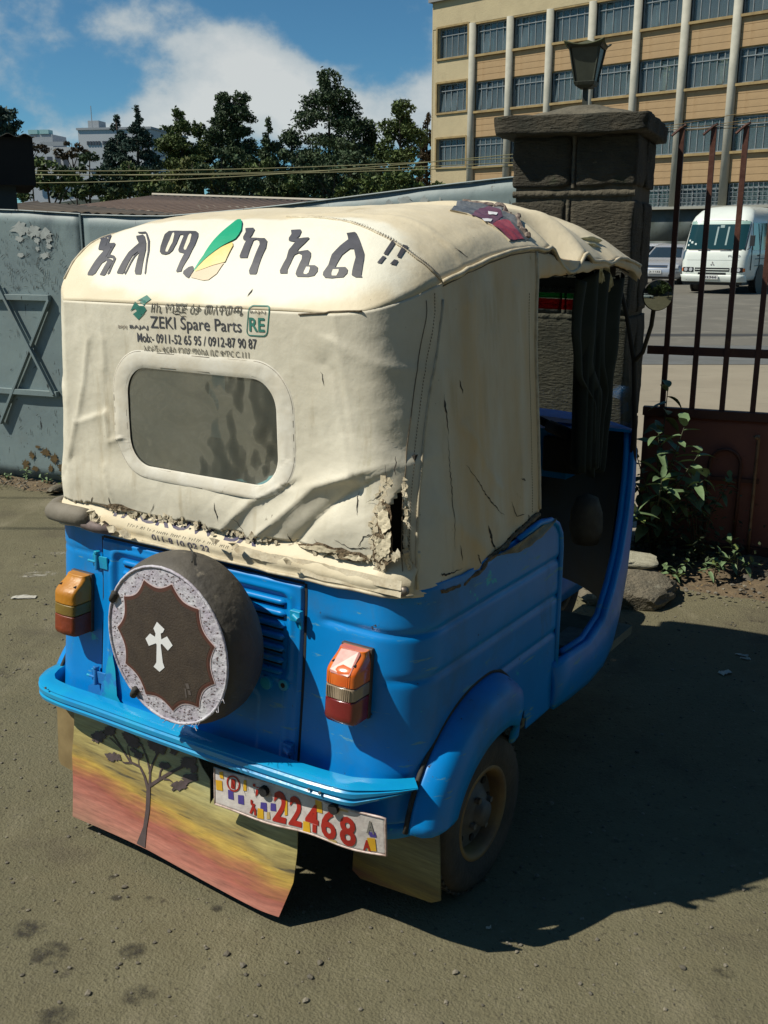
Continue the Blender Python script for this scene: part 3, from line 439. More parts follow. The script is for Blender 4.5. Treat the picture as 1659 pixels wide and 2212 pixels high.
def wall_pt(ci, z, extra=0.0, disp=True):
    (bx, by), (tx, ty) = WCOLS[ci]; zt = rim_z(tx, ty); t = (z - ZB) / (zt - ZB)
    def P(c):
        (a, b), (c_, d) = WCOLS[max(0, min(NC - 1, c))]; return Vector((a + (c_ - a) * t, b + (d - b) * t, 0))
    p = P(ci); tg = (P(ci + 1) - P(ci - 1)).normalized(); n = Vector((tg.y, -tg.x, 0))
    d = 0.0
    if disp:
        wr = max(0, min(1, (0.24 - p.y) / 0.2)) ** 1.2; fade = min(1, max(0, (1 - t) / 0.10))
        fz = fade if t < 1 else 0
        d = (rear_disp(p.x, z) * wr + side_disp(p.y, z, 1 if p.x > 0 else -1) * (1 - wr)) * (0.15 + 0.85 * fz) if t <= 1 else 0
    p = p + n * (d + extra); p.z = z
    return p
def rear_y(x, z, extra=0.0015):
    """point on the rear cloth, for prints"""
    if z <= 1.452: return (x, -rear_disp(x, z) * (0.15 + 0.85 * min(1, max(0, (1 - (z - ZB) / (1.45 - ZB)) / 0.10))) - extra, z)
    lo, hi = 0.0, 0.5
    for _ in range(30):
        mid = (lo + hi) / 2
        if roof_z(x, mid) < z: lo = mid
        else: hi = mid
    return (x, lo - extra * 0.9, z + extra)
def roof_disp(x, y):
    d = 0.0035 * fbm(x, y, 2.0, 6.0, 3) + 0.0012 * fbm(x, y, 7.0, 22.0, 2)
    d *= min(1, y / 0.12)
    d -= 0.055 * math.exp(-((x - 0.47) / 0.085) ** 2 - ((y - 0.85) / 0.085) ** 2)
    d += 0.014 * math.exp(-((math.hypot((x - .47) / 1.0, y - .85) - .125) / .028) ** 2) * (1 if y > .8 else .4)
    d += 0.012 * math.exp(-((y - 0.70 - 0.05 * x) / 0.025) ** 2) * max(0, min(1, x * 4))
    d += 0.012 * math.exp(-((y - 1.00 + 0.10 * x) / 0.035) ** 2) * max(0, min(1, x * 3 + .4))
    d -= 0.014 * math.exp(-((y - 1.16) / 0.05) ** 2) * max(0, min(1, x * 3))
    d += 0.006 * math.exp(-((x - 0.50 + (y - .3) * .05) / 0.02) ** 2) * math.exp(-((y - .35) / .15) ** 2)
    d += 0.005 * math.exp(-((y - 0.30) / 0.012) ** 2) * max(0, min(1, (x + .1) * 3)) * 0.6
    return d
def roof_pt(x, y, extra=0.0): return (x, y, roof_z(x, y) + roof_disp(x, y) + extra)

def tear_z(x):
    base = 0.930 + 0.010 * (x + 0.3) + 0.010 * nz3(x, 0, 2.2, 9) + 0.008 * nz3(x, 0, 7, 34) + 0.004 * nz3(x, 0, 1, 90)
    if x > 0.46: base += (x - 0.46) * 0.3
    return base
def in_tear(x, z):
    if not (0.44 < x < 0.563 - .16 * (z - .95) and 0.90 < z < 1.15): return False
    cx = 0.547 - 0.012 * math.sin((z - 0.9) * 14); w = 0.020 * max(0, min(1, (1.135 - z) / 0.10)) ** 0.8 + 0.008 * nz3(x, z, 4, 26) + 0.008 * nz3(x, z, 9, 60)
    return abs(x - cx) < w
def side_hem(y): return interp(y, [(-1, .86), (0.05, .865), (0.2, .850), (.38, .885), (.60, .925)]) + 0.006 * nz3(y, 0, 3, 24)
def in_win(x, z, grow=0.0):
    x0, x1, z0, z1, r = -0.252 - grow, 0.232 + grow, 1.055 - grow * .6, 1.303 + grow * .8, 0.072 + grow
    cx = max(x0 + r, min(x1 - r, x)); cz = max(z0 + r, min(z1 - r, z))
    return math.hypot(x - cx, z - cz) <= r + 1e-9 and x0 <= x <= x1 and z0 <= z <= z1
NZ = 112
V = []; rowinfo = []
for j in range(NZ + 2):
    for i in range(NC):
        (bx, by), (tx, ty) = WCOLS[i]; zt = rim_z(tx, ty)
        if j <= NZ: z = ZB - 0.015 + (zt - ZB + 0.015) * (j / NZ); V.append(wall_pt(i, z))
        else: V.append(Vector((tx * 0.9, ty + 0.03, zt - 0.004)))
F = []
for j in range(NZ + 1):
    for i in range(NC - 1):
        q = (j * NC + i, j * NC + i + 1, (j + 1) * NC + i + 1, (j + 1) * NC + i)
        c = sum((V[k] for k in q), Vector()) / 4
        if c.y < 0.09 and c.x < 0.56 and c.z < tear_z(c.x): continue
        if c.x >= 0.56 and c.y < 0.09 and c.z < 0.858 + .004 * nz3(c.y, c.z, 0, 40): continue
        if c.y >= 0.0 and abs(c.x) > .585 and c.z < side_hem(c.y): continue
        if c.y < 0.10 and in_tear(c.x, c.z): continue
        if c.y < 0.05 and in_win(c.x, c.z, 0.012): continue
        if c.x < -0.50 and c.y < 0.12 and c.z < 1.01 - 9 * abs(c.x + 0.545) + 0.02 * nz3(c.x, c.z, 0, 40): continue
        F.append(q)
b = B(); b.add(V, F)
wall = b.build('canopy_wall', M_VINYL2, RX, smooth=True, solid=0.0016)
# roof sheet
b = B(); NRX, NRY = 91, 150
def rfun(u, v):
    y = 1.48 * (0.45 * v * v + 0.55 * v); x = half_w(u - 0.5, y) * (2 * u - 1); return roof_pt(x, y)
b.grid(rfun, NRX, NRY)
roof = b.build('canopy_roof', M_ROOFV, RX, smooth=True, solid=0.0016)
# front drop of the roof and the valances over the doors
b = B()
b.grid(lambda u, v: (0.49 * (2 * u - 1) * (1 - 0.02 * v), 1.48 + 0.012 * v, roof_z(0.489 * (2 * u - 1), 1.48) - v * (0.05 + 0.012 * nz3(u, v, 0, 9))), 50, 5)
b.build('front_valance', M_VINYL, RX, smooth=True, solid=0.002)
for sg in (-1, 1):
    b = B()
    def vf(u, v):
        y = 0.60 + 0.87 * u; zt = rim_z(sg * .5, y); zb = interp(y, [(.60, 1.44), (.66, 1.505), (.8, 1.508), (1.0, 1.515), (1.2, 1.525), (1.4, 1.50), (1.56, 1.44)]) + 0.006 * nz3(y, 0, sg, 18)
        return (sg * (half_w(sg, y) + 0.004 * math.sin(v * 3) + 0.004 * nz3(y, v, 3, 14)), y, zt + (zb - zt) * v)
    b.grid(vf, 70, 8); b.build('door_valance', M_VINYL2, RX, smooth=True, solid=0.002)
# canopy seams: piping with stitches
def tube_on(name, pts, r, m, parent, n=6): 
    b = B(); b.tube(pts, r, n); return b.build(name, m, parent, smooth=True)
M_PIPE = mat("vinyl_piping", (0.62, 0.55, 0.40), 0.6, vary=(0.42, 0.35, 0.24), vscale=40)
rimpts = []
for y in [0.20 + i * 0.02 for i in range(64)]: rimpts.append(Vector(roof_pt(half_w(1, y) - .001, y, 0.001)) + Vector((0.004, 0, 0)))
tube_on('seam', rimpts, 0.0055, M_PIPE, roof)
tube_on('seam', [p + Vector((-.001, 0, -.009)) for p in rimpts], 0.0014, M_THREAD, roof)
tube_on('seam', [p + Vector((-.014, 0, .0035)) for p in rimpts], 0.0009, M_THREAD, roof)
tube_on('seam', [Vector(roof_pt(-half_w(-1, y) + .001, y, 0.001)) for y in [0.04 + i * 0.04 for i in range(36)]], 0.004, M_PIPE, roof)
sp = PATCH['seam']; 
tube_on('seam', [roof_pt(x, y, 0.0015) for x, y in sp] , 0.0035, M_PIPE, roof)
stb = B()
for (x0, y0), (x1, y1) in zip(sp[2:], sp[3:]):
    for k in range(9):
        t = k / 9; x = x0 + (x1 - x0) * t; y = y0 + (y1 - y0) * t; stb.tube([roof_pt(x - .002, y + 0.006, .003), roof_pt(x + .002, y - 0.004, .003)], 0.0009, 4)
tag(stb.build('stitching', M_THREAD, roof), kind='stuff')
ci = NC - 83 + 13
def seamc(z): return ci + 9 * max(0, min(1, (z - .95) / .50)) ** 1.3
def wall_f(c, z, e):
    k = int(math.floor(c)); return wall_pt(k, z, e).lerp(wall_pt(k + 1, z, e), c - k)
for cc, dx in ((ci, 0), (ci - 4, 0)):
    pts = [wall_f(cc - ci + seamc(z), z, 0.001) for z in [0.875 + i * 0.02 for i in range(31)]]
    tube_on('seam', pts, 0.0035 if cc == ci else 0.0012, M_PIPE if cc == ci else M_THREAD, wall)
stb = B()
for i in range(90):
    z = 0.88 + i * 0.0068; p = wall_f(seamc(z) - 2, z, 0.0014); q = wall_f(seamc(z) - 2, z + 0.0038, 0.0014); stb.tube([p, q], 0.0009, 4)
for i in range(80):
    z = 0.93 + i * 0.0068
    p = wall_pt(NC - 6, z, 0.0014); q = wall_pt(NC - 6, z + 0.004, 0.0014); stb.tube([p, q], 0.0008, 4)
tag(stb.build('stitching', M_THREAD, wall), kind='stuff')
# door edge of the side cloth, rolled hem
tube_on('door_edge_piping', [wall_pt(NC - 1, z, 0.0) for z in [0.93 + i * 0.02 for i in range(33)]], 0.006, M_PIPE, wall)
tube_on('door_edge_piping', [wall_pt(0, z, 0.0) for z in [0.93 + i * 0.02 for i in range(33)]], 0.006, M_PIPE, wall)
# flap that closes the crease at the right
tube_on('seam', [rear_y(x, 1.446 + 0.01 * math.sin((x - .3) * 9), .002) for x in [0.30 + i * .01 for i in range(16)]], 0.0022, M_THREAD, wall)

# cracks and little tears in the cloth: jagged dark slits
def crack(parent, pts, w, fn, name='crack', m=None):
    P = []; n = len(pts)
    out = []
    for i in range(n - 1):
        a, c = Vector(pts[i]), Vector(pts[i + 1]); k = max(2, int((c - a).length / 0.006))
        for j in range(k): out.append(a.lerp(c, j / k))
    out.append(Vector(pts[-1])); m_ = len(out); Lp, Rp = [], []
    for i, p in enumerate(out):
        d = (out[min(i + 1, m_ - 1)] - out[max(i - 1, 0)]).normalized(); nn = Vector((-d.y, d.x)); f = math.sin(math.pi * (0.04 + 0.92 * i / (m_ - 1)))
        o = 0.0022 * random.uniform(-1, 1); ww = w * f * random.uniform(0.5, 1.25)
        Lp.append(p + nn * (o + ww)); Rp.append(p + nn * (o - ww))
    V = [fn(p.x, p.y) for p in Lp + Rp]; F = [(i, i + 1, m_ + i + 1, m_ + i) for i in range(m_ - 1)]
    b = B(); b.add(V, F); return b.build(name, m or M_DARKHOLE, parent, fix=False)
def side_pt(y, z, e=0.0016):
    f = max(0, min(1, (y - 0.10) / 0.5)); 
    # find the column whose y at this height matches
    lo, hi = NC - 61, NC - 1
    for _ in range(12):
        mid = (lo + hi) // 2
        (bx, by), (tx, ty) = WCOLS[mid]; t = (z - ZB) / (rim_z(tx, ty) - ZB)
        if by + (ty - by) * t < y: lo = mid
        else: hi = mid
    p0 = wall_pt(lo, z, e); p1 = wall_pt(hi, z, e); w = 0 if abs(p1.y - p0.y) < 1e-6 else max(0, min(1, (y - p0.y) / (p1.y - p0.y)))
    return p0.lerp(p1, w)
for pts, w in (([(.135, 1.42), (.13, 1.36), (.155, 1.30), (.165, 1.24)], .0045), ([(.15, 1.35), (.16, 1.28), (.168, 1.23), (.17, 1.19)], .003), ([(.24, 1.11), (.30, 1.05), (.37, .985), (.41, .955)], .0016),
               ([(.165, 1.19), (.168, 1.08), (.17, .93)], .001), ([(.33, .95), (.345, .91), (.36, .885)], .005), ([(.235, 1.30), (.245, 1.27)], .002), ([(.50, 1.03), (.53, 1.02)], .003), ([(.54, .93), (.55, .90)], .003),
               ([(.08, .90), (.14, .885), (.2, .88)], .0022), ([(.19, .94), (.2, .90)], .0015), ([(.1, .88), (.12, .86)], .003), ([(.26, .90), (.28, .87)], .0025), ([(.46, .98), (.48, .94), (.52, .935)], .0015)):
    crack(wall, pts, w, lambda y, z: side_pt(y, z))
for pts, w in (([(.545, 1.17), (.548, 1.13)], .002), ([(.52, 1.15), (.53, 1.11), (.54, 1.10)], .0012), ([(.47, 1.06), (.50, 1.075), (.52, 1.10)], .0012), ([(.445, 1.08), (.447, 1.03)], .0015), ([(.355, 1.33), (.365, 1.30)], .0009),
               ([(.50, 1.00), (.47, .985), (.455, .96)], .0015), ([(.39, .965), (.43, .955), (.49, .962)], .0012), ([(.33, .955), (.36, .94)], .0015), ([(.04, 1.0), (.05, .955)], .0018), ([(-.17, .965), (-.19, .935)], .001),
               ([(.10, .97), (.12, .94)], .001), ([(-.085, 1.436), (-.06, 1.431), (-.03, 1.426)], .0012), ([(-.33, .96), (-.335, .93)], .002), ([(.148, 1.492), (.140, 1.475)], .0022), ([(-.41, .93), (-.40, .95)], .002), ([(.25, .955), (.26, .93)], .002)):
    crack(wall, pts, w, lambda x, z: rear_y(x, z, .0018))
for pts, w in (([(.0457, .2763), (.1346, .271), (.2408, .2372), (.33, .212)], .0008), ([(.50, .30), (.52, .33)], .0012)):
    crack(roof, pts, w, lambda x, y: roof_pt(x, y, .0022))
# frayed lips round the tear
M_LIP = M_TORN
lip = B(); random.seed(11)
for i in range(330):
    if i < 200:
        z = random.uniform(0.915, 1.12); side = random.choice((-1, 1)); cx = 0.546 - 0.012 * math.sin((z - 0.9) * 14); w = 0.021 * max(0, min(1, (1.135 - z) / 0.10)) ** 0.8
        x = cx + side * w - (0.025 * random.random() if side < 0 else 0); yb = -rear_disp(x, z) - .001 + (0.03 if x > 0.54 else 0)
    else:
        x = random.uniform(-0.35, 0.56); z = tear_z(x) - random.uniform(-0.002, 0.012); yb = -rear_disp(x, z) - .001
    a = random.uniform(0, 6.28); s = random.uniform(0.003, 0.011); k = random.randint(3, 5); cu = random.uniform(-.003, .005)
    V = [(x + math.cos(a + t * 6.28 / k) * s * random.uniform(.5, 1.2), yb - cu * random.random(), z + math.sin(a + t * 6.28 / k) * s * random.uniform(.6, 1.3)) for t in range(k)]
    lip.add(V, [tuple(range(k))])
tag(lip.build('torn_shreds', M_LIP, wall, fix=False, solid=0.0008), kind='stuff')
# backing laid bare beside the tear, with peeled skin still hanging on it
M_FIB = mat("fibrous_backing", (.10, .065, .035), .95, vary=(.24, .18, .11), vscale=55, bump=.8, bscale=120)
random.seed(31)
def jag(P, a):
    o = []
    for i, p in enumerate(P):
        q = P[(i + 1) % len(P)]
        for k in range(5): t = k / 5; o.append((p[0] + (q[0] - p[0]) * t + random.uniform(-a, a), p[1] + (q[1] - p[1]) * t + random.uniform(-a, a)))
    return o
flat_poly('bared_backing', jag([(.492, .94), (.50, 1.06), (.515, 1.075), (.535, 1.06), (.545, .95), (.52, .925)], .003), lambda x, z: rear_y(x, z, .0022), M_FIB, wall, .01)
flat_poly('bared_backing', jag([(.25, .925), (.34, .950), (.46, .948), (.49, .935), (.44, .925), (.33, .928)], .003), lambda x, z: rear_y(x, z, .0022), M_FIB, wall, .01)
flat_poly('bared_backing', jag([(-.38, .93), (-.30, .945), (-.22, .935), (-.30, .925)], .003), lambda x, z: rear_y(x, z, .0022), M_FIB, wall, .01)
for P in ([(.505, 1.045), (.530, 1.055), (.540, 1.02), (.520, 1.00), (.508, 1.02)], [(.500, .985), (.532, .995), (.538, .965), (.515, .945), (.502, .96)], [(.522, .998), (.541, 1.01), (.541, .975), (.530, .97)], [(.28, .930), (.35, .946), (.40, .944), (.36, .930)], [(.41, .930), (.45, .943), (.475, .938), (.45, .928)]):
    flat_poly('peeled_skin', jag(P, .002), lambda x, z: rear_y(x, z, .0050 + .004 * abs(nz3(x, z, 0, 60))), M_VINYL, wall, .006)
# what shows behind the tear and under the torn edge
b = B(); b.box((0.50, 0.075, 1.02), (0.10, 0.02, 0.28)); b.build('dark_padding', M_DARKHOLE, RX)

# hem strip left on the body under the torn edge, its roll and its prints
def hem_y(x, z): return -0.006 + .020 * max(0, min(1, (z - .905) / .03)) - 0.010 * math.exp(-((z - 0.885) / 0.018) ** 2) - 0.004 * fbm(x, z, 3, 14, 2) - (0.016 * max(0, (0.872 - z) / 0.02) if z < .872 else 0)
b = B()
def hf(u, v):
    x = -0.56 + 1.135 * u; zt = 0.952 + 0.006 * nz3(x, 0, 5, 20); zb = 0.862 + 0.006 * nz3(x, 0, 6, 12) + 0.010 * max(0, (x - .3)) ; z = zb + (zt - zb) * v; e = max(0, abs(x) - 0.495)
    return (x, hem_y(x, z) + e * e * 6, z)
b.grid(hf, 190, 16); hem = b.build('canopy_hem', M_VINYL, RX, smooth=True, solid=0.002)
b = B(); b.grid(lambda u, v: (0.1 + 0.47 * u, -0.012 - 0.002 * math.sin(u * 9) - 0.004 * v, 0.905 - 0.020 * v - 0.008 * u + 0.003 * nz3(u, 0, 0, 7) + .002 * nz3(u, v, 3, 40) + 0.01 * u), 60, 4); b.build('hem_strip', M_TORN, hem, smooth=False, solid=0.0012)
b = B(); b.grid(lambda u, v: (0.30 + 0.27 * u, -0.014 - 0.0015 * math.sin(u * 7) - 0.003 * v, 0.885 - 0.014 * v + 0.002 * nz3(u, 3, 0, 6)), 60, 3); b.build('hem_strip', M_TORN, hem, smooth=False, solid=0.0012)
text_on('blue_print', "TAGROW BA", lambda x, z: (x, hem_y(x, z) - .0018, z), M_INK3, hem, (-0.345, 0.16, 0.909, 0.944), bold=0.02, step=0.02)
text_on('small_print', "011-8 10 02 22", lambda x, z: (x, hem_y(x, z) - .0018, z), M_INK3, hem, (-0.175, 0.02, 0.872, 0.889), bold=0.01, step=0.02)
random.seed(55); wp = B(); x = -.27
while x < .13:
    x += random.choice((.006, .007, .008, .014)); hgt = random.uniform(.005, .008); sl = random.uniform(.001, .005); z = .893
    for a, c in (((x, z), (x + sl, z + hgt)), ((x + sl, z + hgt), (x + sl + .003, z + hgt - .003))): wp.tube([(a[0], hem_y(*a) - .0012, a[1]), (c[0], hem_y(*c) - .0012, c[1])], .0006, 4)
tag(wp.build('worn_small_print', M_INK2, hem), kind='stuff')
# grey roll at the left end
M_ROLL = mat("grey_foam_roll", (0.155, 0.135, 0.10), 0.75, vary=(0.21, 0.185, 0.145), vscale=9, bump=0.3, bscale=30)
b = B(); b.tube([(-0.600, 0.28, .892), (-0.602, 0.12, .892), (-0.588, 0.03, .890), (-0.545, -0.018, .892), (-0.48, -0.030, .896), (-0.42, -0.032, .898), (-0.385, -0.030, .900)], [.020, .022, .024, .026, .027, .026, .022], 14)
b.build('foam_roll', M_ROLL, RX, smooth=True)
b = B(); b.tube([(-0.425, -0.034, .888), (-0.40, -0.036, .884), (-0.36, -0.034, .880), (-0.31, -0.03, .878)], [.010, .015, .015, .012], 10); b.build('torn_roll_end', mat("dusty_mauve_tape", (0.20, 0.15, 0.14), .7, vary=(.1, .08, .07), vscale=40), RX, smooth=True)
b = B(); random.seed(5)
for x, z, s in ((-0.37, .915, .018), (-0.34, .89, .014), (-0.30, .885, .02), (-0.25, .882, .016), (-0.35, .905, .012), (0.06, .918, .014), (.12, .915, .012), (.28, .905, .012), (-.365, .90, .02)):
    k = 7; V = [(x + math.cos(t * 6.28 / k) * s * random.uniform(.5, 1.3), -0.03 - random.uniform(0, .012), z + math.sin(t * 6.28 / k) * s * random.uniform(.4, .9)) for t in range(k)]; b.add(V, [tuple(range(k))])
tag(b.build('torn_scrap', M_TORN, hem, fix=False, solid=.0015), kind='stuff')
b = B(); b.tube([hf(u / 40, 0) for u in range(41)], 0.004, 6); b.build('hem_piping', M_PIPE, hem, smooth=True)
b = B(); b.tube([(0.573, -0.004, 0.884), (0.573, -0.016, 0.884)], 0.010, 12); b.build('snap_button', M_STEEL, hem, smooth=True)

# lettering on the back slope of the roof
def on_roof(x, y, e): return roof_pt(x, y, e)
LT = {k: v for k, v in LET.items()}
for k in ('a1', 'a2', 'a3', 'l1', 'l2', 'l3', 'm', 'm_tail', 'ka', 'e', 'l_2', 'x1', 'x2', 'x3', 'x4'):
    flat_poly('painted_letter', LT[k], lambda x, y: on_roof(x, y, .0036), M_INK, roof, 0.012)
for k in ('m_h1', 'm_h2', 'e_h', 'l_2h'): flat_poly('letter_counter', LT[k], lambda x, y: on_roof(x, y, .0043), M_WHITE_PAINT, roof, 0.012)
for k, mm in (('flag_o', M_ORANGE), ('flag_y', M_YELLOW), ('flag_g', M_GREEN)):
    flat_poly('painted_feather', LT[k], lambda x, y: on_roof(x, y, {'flag_o': .0042, 'flag_y': .0048, 'flag_g': .0054}[k]), mm, roof, 0.012)
# torn strip across the roof with the old sticker showing
PT = PATCH
M_PGREY = mat("old_sticker_grey", (0.08, 0.09, 0.10), 0.5, vary=(0.16, 0.17, 0.18), vscale=30, bump=.6, bscale=40)
M_PPUR = mat("old_sticker_purple", (0.13, 0.055, 0.09), 0.5, vary=(0.18, 0.09, 0.12), vscale=20, bump=.5, bscale=30)
M_PRED = mat("old_sticker_red", (0.48, 0.10, 0.12), 0.45, vary=(0.30, 0.05, 0.07), vscale=14, bump=.5, bscale=30)
crinkle = lambda x, y, e: on_roof(x, y, e + 0.004 * abs(nz3(x, y, 0, 30)))
flat_poly('old_sticker', PT['patch'], lambda x, y: crinkle(x, y, .002), M_PGREY, roof, 0.008)
flat_poly('old_sticker', PT['purple'], lambda x, y: crinkle(x, y, .0035), M_PPUR, roof, 0.008)
flat_poly('old_sticker', PT['red'], lambda x, y: crinkle(x, y, .0035), M_PRED, roof, 0.008)
for k in ('m1', 'm2'): flat_poly('sticker_print', PT[k], lambda x, y: crinkle(x, y, .0055), M_WHITE, roof, 0.008)
pts = [(0.1519, 0.9437), (0.2851, 0.8722), (0.3541, 0.8038), (0.4168, 0.7516), (0.4782, 0.6692), (0.5131, 0.6448)]
rp = []
for (a, c), (d, e) in zip(pts, pts[1:]):
    for i in range(7): rp.append(Vector(on_roof(a + (d - a) * i / 7, c + (e - c) * i / 7, 0.004)) + Vector((random.uniform(-.004, .004), random.uniform(-.005, .005), random.uniform(0, .008))))
b = B(); b.tube(rp, [random.uniform(.003, .009) for _ in rp], 6); b.build('torn_roof_edge', mat("charred_edge", (0.05, 0.03, 0.03), 0.9, vary=(0.25, 0.2, 0.16), vscale=50), roof)
b = B(); pl = [(0.1519, 0.9437), (0.3688, 0.5047), (0.3999, 0.5311), (0.4655, 0.5388), (0.5148, 0.5353)]
b.tube([on_roof(x, y, .003) for x, y in pl], 0.0025, 5); b.build('torn_roof_edge', M_PIPE, roof)
# rag at the front right corner
b = B(); random.seed(3)
def rag(cx, cy, cz, w, l, droop, sway):
    def f(u, v): return (cx + (u - .5) * w * (1 - .3 * v) + sway * v + .006 * nz3(u, v, cx, 6), cy + l * v * .8 + .01 * nz3(u, v, 3, 5), cz + .012 * math.sin(u * 5 + v * 3) - droop * v * v)
    b.grid(f, 12, 14)
rag(.42, 1.12, 1.598, .08, .16, .07, .03); rag(.45, 1.20, 1.560, .04, .14, .11, .01); rag(.46, 1.16, 1.545, .04, .10, .08, .0); rag(.39, 1.14, 1.612, .07, .11, .03, .05)
b.build('torn_rag', mat("pale_torn_cloth", (0.66, 0.66, 0.50), .8, vary=(.45, .42, .28), vscale=30, bump=.5, bscale=40), RX, smooth=True, solid=.002)

# text block under the crease
PR = lambda x, z: rear_y(x, z, .002)
def slope(z0, x, k=0.055): return z0
# the print leans a little, rising to the right as the cloth hangs
def tilt(x, z): return rear_y(x, z + (x + 0.0) * 0.012, .002)
text_on('shop_print', "ዘኪ የባጃጅ ዕቃ መለዋወጫ", tilt, M_INK2, wall, (-0.146, 0.142, 1.4325, 1.4565), shear=0.25, step=.02)
text_on('shop_print', "ZEKI Spare Parts", tilt, M_INK, wall, (-0.150, 0.137, 1.390, 1.4265), bold=0.004, step=.02)
text_on('phone_print', "Mob:- 0911-52 65 95 / 0912-87 90 87", tilt, M_INK, wall, (-0.198, 0.180, 1.3640, 1.3860), bold=0.010, step=.02)
text_on('address_print', "አድራሻ:- ቂርቆስ የገበያ ማዕከል ቢሮ ቁጥር C.111", tilt, M_INK2, wall, (-0.176, 0.156, 1.3415, 1.3590), step=.02)
text_on('brand_print', "BAJAJ", tilt, M_INK, wall, (-0.222, -0.158, 1.3925, 1.4035), bold=0.02, step=.02)
text_on('brand_print', "BAJAJ", tilt, mat("worn_print", (.33, .29, .24), .8), wall, (-0.262, -0.232, 1.392, 1.402), bold=0.02, step=.02)
text_on('brand_print', "RE", tilt, M_LOGO, wall, (0.160, 0.205, 1.402, 1.432), bold=0.02, step=.02)
text_on('brand_print', "BAJAJ", tilt, M_INK2, wall, (0.164, 0.208, 1.4395, 1.4475), step=.02)
def rrect(x0, x1, z0, z1, r, sh=0.0, n=6):
    P = []
    for cx, cz, a0 in ((x1 - r, z1 - r, 0), (x0 + r, z1 - r, 90), (x0 + r, z0 + r, 180), (x1 - r, z0 + r, 270)):
        for i in range(n + 1):
            a = R(a0 + 90 * i / n); P.append((cx + r * math.cos(a) + sh * ((cz + r * math.sin(a)) - z0), cz + r * math.sin(a)))
    return P
def ring(name, outer, inner, fn, m, parent):
    n = len(outer); b = B(); b.add([fn(*p) for p in outer] + [fn(*p) for p in inner], [(i, (i + 1) % n, n + (i + 1) % n, n + i) for i in range(n)]); return b.build(name, m, parent, fix=False)
o_ = rrect(0.150, 0.212, 1.392, 1.457, .012, .14, 8); i_ = rrect(0.1525, 0.2095, 1.3945, 1.4545, .010, .14, 8)
ring('brand_badge_outline', o_, i_, tilt, M_LOGO, wall)
for pl in ([(-.196, 1.458), (-.170, 1.472), (-.150, 1.463), (-.168, 1.450), (-.184, 1.456), (-.176, 1.462)], [(-.216, 1.436), (-.200, 1.457), (-.184, 1.449), (-.168, 1.449), (-.160, 1.440), (-.172, 1.430), (-.186, 1.430), (-.200, 1.442)], [(-.208, 1.429), (-.190, 1.416), (-.164, 1.434), (-.178, 1.428), (-.192, 1.437)]):
    flat_poly('brand_emblem', pl, tilt, M_LOGO, wall, .02)

# rear window: smoky plastic, quilted border
b = B(); pts = rrect(-0.262, 0.242, 1.048, 1.312, .08, 0, 10)
def bfn(x, z, e): return Vector((x, -rear_disp(x, z) - e, z))
wf = []
NW = 132
def rr_pt(t, grow):
    P = rrect(-0.252 - grow, 0.232 + grow, 1.055 - grow * .62, 1.303 + grow * .82, 0.072 + grow * .8, 0, 32); L_ = len(P)
    f = t * L_; i = int(f) % L_; w = f - int(f); a, c = P[i], P[(i + 1) % L_]; return (a[0] + (c[0] - a[0]) * w, a[1] + (c[1] - a[1]) * w)
V = []; F = []; NB = 9
for i in range(NW * 2):
    t = i / (NW * 2)
    for j in range(NB):
        g = -0.004 + 0.052 * j / (NB - 1); x, z = rr_pt(t, g); h_ = 0.0030 * math.sin(math.pi * j / (NB - 1)) ** 0.5 + 0.0014 * nz3(x, z, 2, 34) * math.sin(math.pi * j / (NB - 1)) + 0.001
        V.append(bfn(x, z, h_))
for i in range(NW * 2):
    for j in range(NB - 1): F.append((i * NB + j, ((i + 1) % (NW * 2)) * NB + j, ((i + 1) % (NW * 2)) * NB + j + 1, i * NB + j + 1))
b = B(); b.add(V, F); wfr = b.build('window_border', mat("white_piped_vinyl", (.78, .74, .64), .5, vary=(.66, .60, .48), vscale=12, bump=.08, bscale=60, spots=(((.25, .2, .13), 16, .64, .76),)), RX, smooth=True, fix=False)
for g in (0.002, 0.044):
    b = B()
    for i in range(0, 420): 
        a = rr_pt(i / 420, g); c = rr_pt((i + .5) / 420, g); b.tube([bfn(*a, .0022), bfn(*c, .0022)], .0006, 4)
    tag(b.build('stitching', M_THREAD, wfr), kind='stuff')
b = B(); b.grid(lambda u, v: bfn(-.272 + .524 * u, 1.040 + .29 * v, -.0025), 60, 36, skip=lambda q: not all(in_win(p[0], p[2], .022) for p in q))
b.build('window_pane', M_PLASTIC_WIN, RX, smooth=True)

# ------------------------------------------------------------------ body
def body_zt(y): return interp(y, [(-1, .885), (.05, .882), (.2, .868), (.45, .885), (.60, .905), (.66, .895), (.72, .85)])
def bulge(z): return 0.055 * (1 - max(0, min(1, (z - 0.33) / 0.5))) ** 1.3
def sstep(x, a, b_): t = max(0, min(1, (x - a) / (b_ - a))); return t * t * (3 - 2 * t)
def groove(v, c, w, d): return -d * math.exp(-((v - c) / w) ** 2)
def rear_emb(x, z):
    d = 0.0
    # pressed grooves that start on the rear corner and run forward along the side
    d += groove(z, 0.770, 0.008, 0.007) * sstep(x, 0.335, 0.37)
    d += groove(z, 0.665, 0.010, 0.0045) * sstep(x, 0.50, 0.55)
    d += groove(z, 0.792, 0.006, 0.003) * sstep(-x, 0.37, 0.39)
    return d
def side_emb(y, z):
    return groove(z, 0.770, 0.0075, 0.007) + groove(z, 0.665, 0.0075, 0.0065) + groove(z, 0.560, 0.0075, 0.006) * sstep(y, .25, .4)
BC = []
for i in range(50): BC.append((-0.6, 0.72 - (0.72 - 0.11) * i / 50, 0))
for i in range(16): a = i / 16 * math.pi / 2; BC.append((-0.49 - 0.11 * math.cos(a), 0.11 - 0.11 * math.sin(a), 1))
for i in range(150): BC.append((-0.49 + 0.98 * i / 150, 0, 2))
